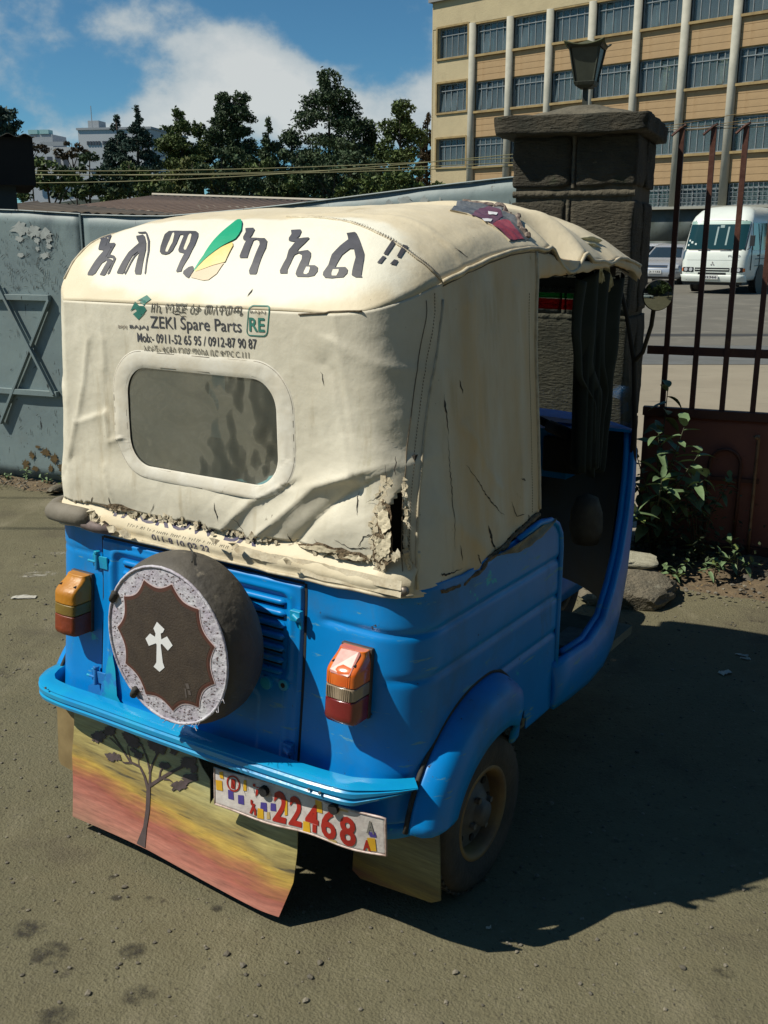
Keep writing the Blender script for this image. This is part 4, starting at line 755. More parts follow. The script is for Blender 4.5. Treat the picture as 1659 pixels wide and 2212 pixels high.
for i in range(16): a = i / 16 * math.pi / 2; BC.append((0.49 + 0.11 * math.sin(a), 0.11 - 0.11 * math.cos(a), 1))
for i in range(51): BC.append((0.6, 0.11 + (0.72 - 0.11) * i / 50, 0))
NBC = len(BC); NBZ = 96
def body_pt(i, v):
    x, y, k = BC[i]; p0 = Vector(BC[max(0, i - 1)][:2]); p1 = Vector(BC[min(NBC - 1, i + 1)][:2]); t = (p1 - p0).normalized(); n = Vector((t.y, -t.x))
    zt = body_zt(y); zb = 0.335 if k != 2 else 0.335 + .040 * (1 - sstep(x, .30, .46)); z = zb + (zt - zb) * v; wr = max(0, min(1, (0.11 - y) / 0.11))
    d = rear_emb(x, z) * wr + side_emb(y, z) * (1 - wr) * (1 if x > 0 or True else 0)
    d += 0.0012 * fbm(x + y, z, 0, 5, 2)
    if v > 0.985: d -= 0.004
    s = bulge(z) * (1 - max(0, min(1, y / 0.5)))
    return (x + n.x * d, y + n.y * d - s, z)
b = B(); b.add([body_pt(i, j / (NBZ - 1)) for j in range(NBZ) for i in range(NBC)], [(j * NBC + i, j * NBC + i + 1, (j + 1) * NBC + i + 1, (j + 1) * NBC + i) for j in range(NBZ - 1) for i in range(NBC - 1)
      if not (BC[i][2] == 0 and 0.06 < BC[i][1] < 0.56 and math.hypot((BC[i][1] - .31) / .25, (0.335 + .53 * j / NBZ - .25) / .27) < 1)])
body = b.build('body_shell', M_BLUE, RX, smooth=True, solid=0.004)
def body_y(x, z, e=0.0): return Vector((x, -bulge(z) - e, z))
# rounded front lip of the side panel
for sg in (-1, 1):
    b = B(); b.tube([(sg * .602, .72, .36), (sg * .602, .722, .6), (sg * .602, .722, .80), (sg * .602, .715, .84), (sg * .602, .69, .872), (sg * .602, .65, .892), (sg * .602, .58, .900), (sg * .602, .46, .885)], .008, 8); b.build('door_lip', M_BLUE, RX, smooth=True)
random.seed(6); b = B(); hp = [side_pt(.05 + .545 * i / 40, side_hem(.05 + .545 * i / 40) - .004, .004) for i in range(41)]; b.tube(hp, [random.uniform(.003, .008) for _ in hp], 6); b.build('ragged_hem_edge', M_FIB, wall)
b = B(); b.grid(lambda u, v: (.609 + .005 * math.sin(v * 4 + u * 5), .34 + .32 * u, .878 + .016 * u - (.030 + .02 * nz3(u, 0, 3, 7)) * v * math.sin(u * 3.1)), 26, 6); b.build('torn_skirt', mat("grimy_skirt", (.30, .27, .19), .8, vary=(.12, .10, .07), vscale=24), RX, smooth=True, solid=.002)

# engine door: raised slab with a pressed panel and louvres
DX0, DX1, DZ0, DZ1 = -0.372, 0.300, 0.372, 0.842
def emb_door(x, z):
    def inside(x0, x1, z0, z1, r=.02, w=.008):
        cx = max(x0 + r, min(x1 - r, x)); cz = max(z0 + r, min(z1 - r, z)); d = math.hypot(x - cx, z - cz) - r
        return 1 - sstep(d, -w, w)
    d = -0.007 * inside(-.325, .262, .615, .812)
    d -= 0.005 * inside(.20, .262, .46, .60, .012) * 0 
    d += 0.0045 * (inside(-.337, .274, .603, .824) - inside(-.322, .259, .618, .809))
    d += 0.004 * (inside(.255, .275, .40, .60, .008, .005) + inside(-.345, -.335, .40, .78, .004, .005))
    d -= 0.005 * inside(-.30, .18, .41, .56, .02) * 0.8
    return d
b = B()
def dfn(u, v):
    x = DX0 + (DX1 - DX0) * u; z = DZ0 + (DZ1 - DZ0) * v; e = 0.010 + emb_door(x, z); edge = min(u * (DX1 - DX0), (1 - u) * (DX1 - DX0), v * (DZ1 - DZ0), (1 - v) * (DZ1 - DZ0))
    if edge < 0.004: e -= 0.003
    if edge < 0.0005: e -= 0.008
    return body_y(x, z, e + 0.0012 * fbm(x, z, 4, 6, 2))
b.grid(dfn, 150, 110); door = b.build('engine_door', M_BLUE, RX, smooth=True)
b = B()
for a_, c_ in (((DX0 - .004, DZ0), (DX0 - .004, DZ1 + .004)), ((DX1 + .004, DZ0), (DX1 + .004, DZ1 + .004))):
    for i in range(12):
        z0 = a_[1] + (c_[1] - a_[1]) * i / 12; z1 = a_[1] + (c_[1] - a_[1]) * (i + 1) / 12; b.bar(body_y(a_[0], z0, .001), body_y(a_[0], z1, .001), .003, .007, (0, 1, 0))
b.bar(body_y(DX0, DZ1 + .004, .001), body_y(DX1, DZ1 + .004, .001), .007, .003)
b.build('door_gap', M_LINING, RX)
def louvre(x0, x1, z):
    b = B(); n = 10; V = []
    for i in range(25):
        t = i / 24; x = x0 + (x1 - x0) * t; s = min(1, math.sin(math.pi * max(0.0, min(1, t))) * 6) ** .5 if 0 < t < 1 else 0
        for k in range(n):
            a = math.pi * k / (n - 1); V.append(body_y(x, z + 0.0075 * math.cos(a) * s, 0.004 + 0.009 * math.sin(a) ** 0.8 * s))
    b.add(V, [(i * n + k, (i + 1) * n + k, (i + 1) * n + k + 1, i * n + k + 1) for i in range(24) for k in range(n - 1)]); b.build('louvre', M_BLUE, door, smooth=True)
    b = B(); b.add([body_y(x0 + .006, z - .013, .0048), body_y(x1 - .006, z - .013, .0048), body_y(x1 - .006, z - .0065, .0048), body_y(x0 + .006, z - .0065, .0048)], [(0, 1, 2, 3)]); b.build('louvre_slot', M_LINING, door, fix=False)
for z in (0.790, 0.762, 0.734, 0.706, 0.678, 0.650, 0.622):
    x1 = 0.248
    louvre(0.07 + (0.79 - z) * 0.15, x1, z); louvre(-0.30, -0.10 - (0.79 - z) * 0.2, z)
for x, z, r, k in ((.205, .590, .016, 0), (.258, .598, .014, 1)):
    b = B(); b.tube([body_y(x, z, .006), body_y(x, z, .019)], r, 20); b.build('boss', M_TURQ, door, smooth=False, bevel=.002)
    b = B(); b.tube([body_y(x, z, .018), body_y(x, z, .0196)], r * (.72 if not k else .45), 18); b.build('boss_hole', M_TURQ if not k else M_LINING, door)
for x, z, sg in ((-.386, .778, -1), (-.386, .462, -1)):
    b = B(); b.tube([body_y(x, z - .022, .016), body_y(x, z + .022, .016)], .007, 12); b.box(body_y(x - .010, z, .008), (.024, .008, .034)); b.box(body_y(x + .022, z, .014), (.034, .005, .034)); b.tube([body_y(x - .03, z, .02), body_y(x + .0, z, .02)], .004, 8)
    b.tube([body_y(x, z + .022, .016), body_y(x, z + .029, .016)], .009, 10); b.build('hinge', M_TURQ, door, bevel=.0015)
flat_poly('paint_patch', [(-.425, .36), (-.36, .35), (-.30, .355), (-.25, .37), (-.27, .40), (-.30, .43), (-.31, .50), (-.33, .56), (-.345, .50), (-.35, .46), (-.40, .44), (-.43, .42)], lambda x, z: body_y(x, z, .0175 if x > -.372 else .003), M_TURQ, door, .02)
for x, z in ((.290, .772), (.283, .452)):
    b = B(); b.box(body_y(x, z, .018), (.030, .014, .026)); b.tube([body_y(x - .004, z + .002, .024), body_y(x + .016, z - .004, .030)], .007, 10); b.box(body_y(x + .012, z - .016, .017), (.008, .008, .03)); b.build('latch', M_TURQ, door, bevel=.002)
b = B(); b.bar(body_y(.285, .44, .014), body_y(.272, .38, .014), .014, .010, (0, 1, 0)); b.build('latch_strap', M_BLUE, door, bevel=.002)

# tail lights
M_HOUS = mat("lamp_housing", (0.045, 0.035, 0.03), .6, vary=(.08, .06, .05), vscale=30)
def lens_mat(n, c, c2, r=.25): return mat(n, c, r, vary=c2, vscale=12, spec=.6, coat=.6, sss=0)
def tail_light(sg, orange, clear, red, ribs):
    root = empty('tail_light', parent=RX); x0, x1 = sorted((sg * .415, sg * .495)); z0, z1 = .578, .735
    def depth(z):
        t = (z - z0) / (z1 - z0); return 0.072 * (1 - 0.55 * sstep(t, .72, 1.0)) * (1 - .12 * (1 - sstep(t, 0, .08)))
    def piece(name, za, zb, m, n=8, capb=False, capt=False):
        V = []; F = []; NN = 12
        for j in range(n + 1):
            z = za + (zb - za) * j / n; D = depth(z); t = (z - z0) / (z1 - z0); sh = .004 * sstep(t, .8, 1)
            prof = [(x0 + sh, .008), (x0 + sh, D - .010), (x0 + .003 + sh, D - .004), (x0 + .009 + sh, D), (x0 + .5 * (x1 - x0), D + .003), (x1 - .009 - sh, D), (x1 - .003 - sh, D - .004), (x1 - sh, D - .010), (x1 - sh, .008)]
            V += [body_y(x, z, e) for x, e in prof]
        k = 9
        F = [(j * k + i, j * k + i + 1, (j + 1) * k + i + 1, (j + 1) * k + i) for j in range(n) for i in range(k - 1)]
        F.append(tuple(range(k - 1, -1, -1))); F.append(tuple(n * k + i for i in range(k)))
        b = B(); b.add(V, F)
        o = b.build(name, m, root, bevel=.003); return o
    za, zb = z0 + (z1 - z0) * .36, z0 + (z1 - z0) * .55
    piece('red_lens', z0, za - .0006, red); piece('clear_lens', za, zb - .0006, clear); piece('orange_lens', zb, z1, orange, 14)
    b = B(); b.prism([(x0 - .002, z0 - .002), (x1 + .002, z0 - .002), (x1 + .002, z1 + .002), (x0 - .002, z1 + .002)], 0, .012); 
    V2 = [tuple(body_y(v[0], v[2], v[1])) for v in b.V]; b.V = V2; b.build('lamp_base', M_HOUS, root, bevel=.003)
    for xx in (x0 + .012, x1 - .012):
        b = B(); z = z0 + (z1 - z0) * .84; b.tube([body_y(xx, z, depth(z) - .006), body_y(xx, z - .001, depth(z) + .0015)], .0042, 10); b.build('screw', M_LINING, root)
    if ribs:
        b = B()
        for i in range(13):
            x = x0 + .010 + (x1 - x0 - .02) * i / 12; b.tube([body_y(x, za + .002, depth(za) + .002), body_y(x, zb - .002, depth(zb) + .002)], .0012, 5)
        b.build('lens_ribs', clear, root)
        b = B()
        for i in range(11):
            x = x0 + .012 + (x1 - x0 - .024) * i / 10; b.tube([body_y(x, zb + .004, depth(zb) + .001), body_y(x, zb + .03, depth(zb + .03) + .001)], .0010, 5)
        b.build('lens_ribs', orange, root)
        b = B(); b.prism(rrect(x0 + .014, x1 - .012, zb + .028, zb + .070, .006), 0, .003); b.V = [tuple(body_y(v[0], v[2], depth(v[2]) + .0008 + v[1] * .6)) for v in b.V]
        b.build('worn_label', mat("pale_red_label", (.42, .14, .12), .4, vary=(.6, .3, .25), vscale=30), root)
tail_light(-1, mat("weathered_orange", (.52, .22, .012), .45, vary=(.42, .16, .01), vscale=9, bump=.2, bscale=60), mat("weathered_khaki", (.22, .15, .02), .45, vary=(.16, .10, .02), vscale=12, bump=.2, bscale=60),
           mat("weathered_red", (.24, .04, .008), .45, vary=(.16, .03, .01), vscale=10, bump=.2, bscale=60), False)
tail_light(1, mat("orange_lens", (.66, .10, .012), .18, vary=(.75, .20, .02), vscale=14, spec=.7, coat=.8), mat("clear_lens", (.26, .20, .13), .15, vary=(.34, .26, .18), vscale=40, spec=.8, coat=.8),
           mat("red_lens", (.16, .008, .01), .2, vary=(.24, .015, .015), vscale=14, spec=.7, coat=.8), True)

# bumper: pressed channel bent round the corners
bp = [(-.612, .09), (-.618, .03), (-.612, -.025), (-.588, -.066), (-.55, -.092), (-.40, -.105), (-.1, -.112), (.2, -.112), (.40, -.108), (.49, -.100), (.54, -.072), (.58, -.045), (.612, -.015)]
prof = [(0, -.024), (.010, -.026), (.017, -.021), (.019, -.012), (.014, -.007), (.019, -.002), (.019, .009), (.014, .013), (.017, .018), (.007, .024), (-.010, .026), (-.026, .026), (-.026, -.024)]
V = []; F = []; n = len(prof); P2_ = []
for (a, c), (d, e) in zip(bp, bp[1:]):
    for i in range(8): P2_.append((a + (d - a) * i / 8, c + (e - c) * i / 8))
P2_.append(bp[-1])
for _ in range(4): P2_ = [P2_[0]] + [tuple((P2_[i - 1][k] + 2 * P2_[i][k] + P2_[i + 1][k]) / 4 for k in (0, 1)) for i in range(1, len(P2_) - 1)] + [P2_[-1]]
for i, (x, y) in enumerate(P2_):
    a = Vector(P2_[max(0, i - 1)]); c = Vector(P2_[min(len(P2_) - 1, i + 1)]); t = (c - a).normalized(); nn = Vector((t.y, -t.x))
    zc_ = 0.412 + 0.014 * (x / .6) - .006 * math.exp(-((x + .5) / .1) ** 2); s = 1.0 if x < .5 else max(.14, 1 - (x - .5) / .125)
    for o, z in prof: V.append((x + nn.x * (o + .001 * nz3(x, z, 0, 12)), y + nn.y * o, zc_ + z * s + (.02 * (1 - s) if x > .5 else 0)))
for i in range(len(P2_) - 1):
    for k in range(n): F.append((i * n + k, (i + 1) * n + k, (i + 1) * n + (k + 1) % n, i * n + (k + 1) % n))
F.append(tuple(range(n))); F.append(tuple((len(P2_) - 1) * n + k for k in range(n - 1, -1, -1)))
b = B(); b.add(V, F); bumper = b.build('bumper', M_BUMPER, RX, bevel=.002)
for x, z in ((-.52, .418), (.40, .418), (.43, .418)):
    b = B(); b.tube([(x, -.115, z), (x, -.129 if abs(x) < .5 else -.118, z)], .0035, 8); b.build('bolt', M_STEEL, bumper)
b = B(); b.add([body_pt(i, 0) for i in range(60, NBC - 45)] + [(body_pt(i, 0)[0] * 1.0, body_pt(i, 0)[1] + .0, .372 - .075 * sstep(body_pt(i, 0)[0], .28, .45)) for i in range(60, NBC - 45)], [(i, i + 1, i + 1 + (NBC - 105), i + (NBC - 105)) for i in range(NBC - 106)])
b.build('lower_apron', M_BLUE, RX, smooth=True, solid=.003)

# fenders
def fender(sg):
    b = B(); N = 40; V = []; k = 9; cy, cz = .30, .25
    for i in range(N + 1):
        th = R(166 - (166 + 2) * i / N); pinch = 1 - .0 * i / N
        c, s = math.cos(th), math.sin(th)
        for (xo, ry, rz_) in ((.592, .345, .325), (.612, .343, .322), (.634, .336, .312), (.650, .322, .298), (.658, .302, .278), (.662, .278, .252), (.662, .252, .226), (.660, .232, .204), (.650, .228, .200)):
            fr = 1.0
            x = xo if c < .55 else xo - (c - .55) * .12 * 1.0
            V.append((sg * x, cy + c * ry * (1.0 if c < 0 else .66), max(.325, cz + s * rz_) + .02 * max(0, c)))
    b.add(V, [(i * k + j, (i + 1) * k + j, (i + 1) * k + j + 1, i * k + j + 1) for i in range(N) for j in range(k - 1)])
    f = b.build('fender', M_BLUE, RX, smooth=True, solid=.004)
    b = B(); b.tube([(sg * .598, cy + math.cos(R(t)) * .349 * (1 if math.cos(R(t)) < 0 else .66), cz + math.sin(R(t)) * .329 + .02 * max(0, math.cos(R(t)))) for t in range(166, 14, -6)], .006, 6); b.build('fender_gasket', M_BLACK, f, smooth=True)
fender(1); fender(-1)

# wheels
def wheel(name, loc, rz=0.0, hubside=1):
    w = empty(name, loc, rz, RX); M = Matrix.Rotation(R(90), 4, 'Y')
    b = B(); b.lathe([(.118, -.044), (.130, -.050), (.160, -.054), (.186, -.050), (.198, -.040), (.204, -.022), (.206, 0), (.204, .022), (.198, .040), (.186, .050), (.160, .054), (.130, .050), (.118, .044)], 48, M); b.build('tyre', M_TYRE, w, smooth=True)
    b = B()
    for i in range(48):
        a = 2 * math.pi * i / 48
        for s in (-1, 1):
            b.box((s * .022, math.cos(a) * .2045, math.sin(a) * .2045), (.030, .012, .006), rx=a - math.pi / 2)
    tag(b.build('tread', M_TYRE, w), kind='stuff')
    b = B(); b.lathe([(.120, -.044), (.108, -.044), (.104, -.020), (.10, .0), (.104, .034), (.110, .046), (.120, .048), (.124, .044)], 40, M); b.build('rim', M_RIMEDGE, w, smooth=True)
    b = B(); b.lathe([(.103, .006), (.092, .014), (.07, .010), (.052, .030), (.040, .036), (.034, .036), (.030, .052), (.0, .054)], 32, M if hubside > 0 else Matrix.Rotation(R(-90), 4, 'Y')); b.build('disc', M_RIM, w, smooth=True)
    for i in range(4):
        a = 2 * math.pi * i / 4 + .4; b = B(); b.tube([(hubside * .034, math.cos(a) * .045, math.sin(a) * .045), (hubside * .046, math.cos(a) * .045, math.sin(a) * .045)], .008, 6); b.build('wheel_nut', M_STEEL, w)
    for i in range(8):
        a = 2 * math.pi * i / 8; b = B(); b.tube([(hubside * .010, math.cos(a) * .080, math.sin(a) * .080), (hubside * .0155, math.cos(a) * .080, math.sin(a) * .080)], .010, 12); b.build('disc_hole', M_LINING, w)
    return w
wheel('rear_wheel', (.562, .31, .206)); wheel('rear_wheel', (-.562, .31, .206), 0, -1); wheel('front_wheel', (0, 2.02, .206))
b = B(); b.tube([(-.5, .31, .23), (.5, .31, .23)], .03, 10); b.box((0, .33, .32), (.5, .4, .14)); b.build('axle_and_engine', M_LINING, RX)

# spare wheel under its painted cover
SC_ = empty('spare_wheel', (0.052, 0, 0.705), 0, RX)
def cover_y(r): return -0.200 - 0.006 * max(0, 1 - (r / .19) ** 2)
MY = Matrix.Rotation(R(90), 4, 'X')
b = B(); b.lathe([(.0, .062), (.12, .062), (.170, .066), (.192, .085), (.203, .110), (.206, .140), (.203, .165), (.197, .185), (.190, .198), (.186, .2005)], 64, MY); b.build('cover_side', M_COVER_SIDE, SC_, smooth=True)
b = B(); b.tube([(-.02 + .0, -.095, .207), (.03, -.13, .208), (.06, -.165, .2015)], .0022, 5); b.build('cover_seam', M_BLACK, SC_)
def disc(name, rad, off, m, step=96):
    b = B(); V = [(0, cover_y(0) - off, 0)]; rings = 8
    for k in range(1, rings + 1):
        for i in range(step):
            a = 2 * math.pi * i / step; r = rad(a) * k / rings; V.append((r * math.cos(a), cover_y(r) - off, r * math.sin(a)))
    F = [(0, 1 + i, 1 + (i + 1) % step) for i in range(step)]
    for k in range(rings - 1):
        for i in range(step): F.append((1 + k * step + i, 1 + (k + 1) * step + i, 1 + (k + 1) * step + (i + 1) % step, 1 + k * step + (i + 1) % step))
    b.add(V, F); return b.build(name, m, SC_, smooth=True, fix=False)
disc('lace_band', lambda a: .187, 0, M_LACE)
NS = 11
def scal(a, r0, d):
    t = ((a + .35) * NS / (2 * math.pi)) % 1.0; return r0 - d * (math.sin(math.pi * t) ** 0.75)
disc('scalloped_edge', lambda a: scal(a, .163, .022), .0012, mat("pink_white_edge", (.62, .50, .50), .6), 264)
disc('scalloped_edge', lambda a: scal(a, .160, .022), .0020, M_COVER_RED, 264)
disc('scalloped_edge', lambda a: scal(a, .155, .0205), .0024, mat("dark_red_brown", (.085, .034, .022), .7), 264)
disc('cover_face', lambda a: scal(a, .148, .019), .0028, M_COVER, 264)
b = B(); random.seed(21)
for i in range(240):
    a = random.uniform(0, 6.28); r = random.uniform(scal(a, .165, .020), .184); x, z = r * math.cos(a), r * math.sin(a); s = .0028; u = random.uniform(-.4, .4)
    y = cover_y(r) - .0008; b.add([(x - s, y, z - s * .5), (x - s * .2, y, z - s * .9), (x + s, y, z + u * s), (x + s * .1, y, z + s * .3)], [(0, 1, 2, 3)])
tag(b.build('lace_marks', mat("lace_mark", (.14, .09, .09), .7), SC_, fix=False), kind='stuff')
flat_poly('painted_cross', [(x - .052, z - .705) for x, z in CROSS], lambda x, z: (x, cover_y(math.hypot(x, z)) - .0038, z), M_WHITE, SC_, .03)
for q in ([(.062, -.075), (.072, -.072), (.075, -.085), (.066, -.087)], [(.058, -.088), (.063, -.0875), (.064, -.11), (.060, -.11)], [(.068, -.09), (.076, -.089), (.078, -.10), (.070, -.101)]):
    flat_poly('faint_mark', q, lambda x, z: (x, cover_y(math.hypot(x, z)) - .0036, z), mat("faint_grey", (.11, .09, .08), .7), SC_, .03)
b = B(); random.seed(4)
b.tube([(.1875 * math.cos(t / 40 * 6.283), -.2015, .1875 * math.sin(t / 40 * 6.283)) for t in range(41)], .0035, 6, cap=False)
b.build('cover_piping', M_LACE, SC_, smooth=True)
b = B()
for _ in range(26):
    a = random.uniform(4.6, 5.9); p = Vector((.187 * math.cos(a), -.20, .187 * math.sin(a))); b.tube([p, p + Vector((random.uniform(-.006, .02), -random.uniform(.0, .02), random.uniform(-.012, .012)))], .0008, 4)
tag(b.build('loose_threads', M_LACE, SC_), kind='stuff')
for a in (2.65, 4.05):
    b = B(); p = Vector((.183 * math.cos(a), -.203, .183 * math.sin(a))); b.tube([p + Vector((-.008, 0, -.01)), p + Vector((.008, -.004, .012))], .009, 8); b.build('strap_end', M_BLACK, SC_, smooth=True)

# painted rear mudflap (a sheet curling outwards at the foot)
def flap_y(z): return -.035 - .085 * max(0, min(1, (.33 - z) / .3)) ** 1.5
def flap_pt(x, z, e=0.0): 
    return (x, flap_y(z) - e - .010 * max(0, (x - .22) / .08) ** 1.6 * (1 if z < .24 else 0) * -1 - .006 * math.sin(x * 7 + .5) * max(0, .3 - z) / .3, z)
def flap_mat(name, dark=1.0):
    m = bpy.data.materials.new(name); m.use_nodes = True; t = m.node_tree; bs = t.nodes["Principled BSDF"]; L = t.links.new
    def N(ty, **k):
        n = t.nodes.new(ty)
        for a, b_ in k.items(): setattr(n, a, b_)
        return n
    tc = N("ShaderNodeTexCoord"); sx = N("ShaderNodeSeparateXYZ"); L(tc.outputs['Object'], sx.inputs[0])
    mp = N("ShaderNodeMapping"); L(tc.outputs['Object'], mp.inputs[0]); mp.inputs['Scale'].default_value = (1.4, .3, 9); mp.inputs['Rotation'].default_value = (0, R(-4), 0)
    nz = N("ShaderNodeTexNoise"); L(mp.outputs[0], nz.inputs[0]); nz.inputs['Scale'].default_value = 4.0; nz.inputs['Detail'].default_value = 6
    def mth(op, a, b_):
        n = N("ShaderNodeMath", operation=op)
        for i, v in enumerate((a, b_)):
            if isinstance(v, (int, float)): n.inputs[i].default_value = v
            else: L(v, n.inputs[i])
        return n.outputs[0]
    h_ = mth('ADD', mth('ADD', sx.outputs[2], mth('MULTIPLY', sx.outputs[0], .10)), mth('MULTIPLY', mth('SUBTRACT', nz.outputs[0], .5), .10))
    mr = N("ShaderNodeMapRange"); L(h_, mr.inputs[0]); mr.inputs[1].default_value = 0.0; mr.inputs[2].default_value = .34
    cr_ = N("ShaderNodeValToRGB"); L(mr.outputs[0], cr_.inputs[0]); e = cr_.color_ramp; d = dark
    stops = [(0.0, (.26, .13, .085)), (.16, (.31, .12, .085)), (.28, (.25, .075, .05)), (.35, (.28, .12, .045)), (.43, (.36, .24, .045)), (.52, (.20, .155, .055)), (.60, (.30, .25, .09)), (.72, (.32, .30, .14)), (.85, (.24, .24, .14)), (1.0, (.16, .16, .11))]
    e.elements[0].position = 0; e.elements[0].color = (*[c * d for c in stops[0][1]], 1); e.elements[1].position = 1; e.elements[1].color = (*[c * d for c in stops[-1][1]], 1)
    for p, c in stops[1:-1]: q = e.elements.new(p); q.color = (*[v * d for v in c], 1)
    # dark brush streaks in the middle band
    mp2 = N("ShaderNodeMapping"); L(tc.outputs['Object'], mp2.inputs[0]); mp2.inputs['Scale'].default_value = (3.0, .3, 30); mp2.inputs['Rotation'].default_value = (0, R(-6), 0)
    n2 = N("ShaderNodeTexNoise"); L(mp2.outputs[0], n2.inputs[0]); n2.inputs['Scale'].default_value = 3.0; n2.inputs['Detail'].default_value = 5
    s2 = N("ShaderNodeMapRange", interpolation_type='SMOOTHSTEP'); L(n2.outputs[0], s2.inputs[0]); s2.inputs[1].default_value = .56; s2.inputs[2].default_value = .72
    bd = mth('POWER', 2.718, mth('MULTIPLY', mth('POWER', mth('DIVIDE', mth('SUBTRACT', h_, .165), .045), 2), -1))
    mx = N("ShaderNodeMixRGB"); L(mth('MULTIPLY', s2.outputs[0], bd), mx.inputs[0]); L(cr_.outputs[0], mx.inputs[1]); mx.inputs[2].default_value = (.06, .05, .03, 1)
    mp3 = N("ShaderNodeMapping"); L(tc.outputs['Object'], mp3.inputs[0]); mp3.inputs['Scale'].default_value = (5.0, .3, 60); mp3.inputs['Rotation'].default_value = (0, R(-7), 0)
    n3 = N("ShaderNodeTexNoise"); L(mp3.outputs[0], n3.inputs[0]); n3.inputs['Scale'].default_value = 2.2; n3.inputs['Detail'].default_value = 7; n3.inputs['Roughness'].default_value = .7
    r3 = N("ShaderNodeMapRange"); L(n3.outputs[0], r3.inputs[0]); r3.inputs[1].default_value = .3; r3.inputs[2].default_value = .7; r3.inputs[3].default_value = .75; r3.inputs[4].default_value = 1.6
    m3 = N("ShaderNodeMixRGB", blend_type='MULTIPLY'); m3.inputs[0].default_value = 1; L(mx.outputs[0], m3.inputs[1]); L(r3.outputs[0], m3.inputs[2]); mx = m3
    L(mx.outputs[0], bs.inputs['Base Color']); bs.inputs['Roughness'].default_value = .55
    bp = N("ShaderNodeBump"); bp.inputs['Strength'].default_value = .4; bp.inputs['Distance'].default_value = .006; n4 = N("ShaderNodeTexNoise"); L(tc.outputs['Object'], n4.inputs[0]); n4.inputs['Scale'].default_value = 9; L(n4.outputs[0], bp.inputs['Height']); L(bp.outputs[0], bs.inputs['Normal'])
    return m
M_FLAP = flap_mat("painted_sunset"); M_FLAP2 = flap_mat("painted_sunset_shaded", .5)  # second copy darkened: shade on the right wheel flap put into its colour
fo = [(-0.514, 0.34), (-0.508, 0.20), (-0.4591, 0.042), (-0.32, .043), (-0.1552, 0.045), (0.05, .040), (0.2884, 0.032), (0.3061, 0.1126), (0.302, .18), (0.2943, 0.232), (.262, .228), (.235, .243), (0.21, 0.232), (.16, .252), (.13, .240), (.09, .262), (.06, .225), (.045, .262), (.02, .215), (.01, .275), (-.02, .30), (-.05, .34)]
flap = flat_poly('rear_mudflap', fo, lambda x, z: flap_pt(x, z), M_FLAP, RX, .02)
md = flap.modifiers.new("thickness", 'SOLIDIFY'); md.thickness = .003
for pts, ws in TREE_STROKES: flat_poly('painted_branch', stroke_poly(pts, [q * 1.35 for q in ws]), lambda x, z: flap_pt(x, z, .0022), mat("branch_paint", (.05, .035, .03), .6, vary=(.09, .06, .06), vscale=30), flap, .02)
random.seed(17)
for x, z, a, c, an in TREE_BLOBS:
    P = []
    for i in range(34):
        t = 2 * math.pi * i / 34; r = random.uniform(.85, 1.5); u, v = a * r * math.cos(t), c * r * math.sin(t) * 1.1; ca, sa = math.cos(R(an * -0.6)), math.sin(R(an * -0.6)); P.append((x + u * ca + v * sa, z - u * sa * 1.0 + v * ca))
    flat_poly('painted_foliage', P, lambda x, z: flap_pt(x, z, .0030), mat("foliage_paint", (.055, .04, .035), .6, vary=(.10, .07, .075), vscale=60), flap, .03)
b = B(); b.tube([(-.53, -.02, .345), (.3, -.03, .345)], .012, 8); b.box((-.50, .0, .325), (.06, .04, .03)); b.build('flap_rail', M_LINING, RX)
# flaps behind the wheels
fr_ = flat_poly('wheel_mudflap', [(.385, .36), (.37, .085), (.395, .07), (.60, .085), (.625, .10), (.610, .36)], lambda x, z: (x, .085 - .03 * max(0, .3 - z), z), M_FLAP2, RX, .05)
fr_.modifiers.new("thickness", 'SOLIDIFY').thickness = .004
fl_ = flat_poly('wheel_mudflap', [(-.655, .30), (-.665, .10), (-.655, .085), (-.50, .07), (-.50, .33)], lambda x, z: (x, .02 - .03 * max(0, .3 - z), z), mat("tan_mudflap", (.30, .22, .10), .7, vary=(.2, .14, .06), vscale=12), RX, .05)
fl_.modifiers.new("thickness", 'SOLIDIFY').thickness = .004

# number plate, bent, patched with tape
def plate_pt(u, v, e=0.0):
    """u along the plate 0..1, v up 0..1"""
    x = .082 + .496 * u; z = .258 + .030 * u + .100 * v; y = -.092 - .006 * math.sin(u * 9 + 1) - .010 * (1 - v) * math.sin(u * 5) - e
    x += (v - .5) * .004; z += .004 * math.sin(u * 13) * (1 - v)
    return (x, y, z)
b = B(); NPX = 70
b.grid(lambda u, v: plate_pt(u, v), NPX, 14); plate = b.build('number_plate', mat("white_plate", (.66, .62, .58), .35, vary=(.50, .44, .42), vscale=20, bump=.3, bscale=30, spots=(((.12, .09, .07), 22, .60, .72),)), RX, smooth=True, solid=.0025)
rimp = [plate_pt(i / 40, 0) for i in range(41)] + [plate_pt(1, i / 6) for i in range(1, 7)] + [plate_pt(1 - i / 40, 1) for i in range(1, 41)] + [plate_pt(0, 1 - i / 6) for i in range(1, 7)]
b = B(); b.tube([Vector(p) + Vector((0, -.001, 0)) for p in rimp], .0028, 6); b.build('plate_rim', mat("chipped_rim", (.62, .50, .45), .4, vary=(.3, .2, .16), vscale=40), plate, smooth=True)
M_RED = mat("plate_red", (.42, .022, .015), .4, vary=(.30, .02, .015), vscale=30)
PL = lambda u, v: plate_pt(u, v, .0030)
for ch, u0, u1, v0, v1 in (("2", .37, .45, .10, .86), ("2", .465, .545, .10, .86), ("4", .565, .645, .08, .84), ("6", .66, .745, .06, .84), ("8", .765, .85, .06, .82)):
    text_on('plate_digit', ch, PL, M_RED, plate, (u0, u1, v0, v1), bold=.028, step=.02)
text_on('plate_digit', "1", PL, M_RED, plate, (.115, .140, .60, .86), bold=.03, step=.1)
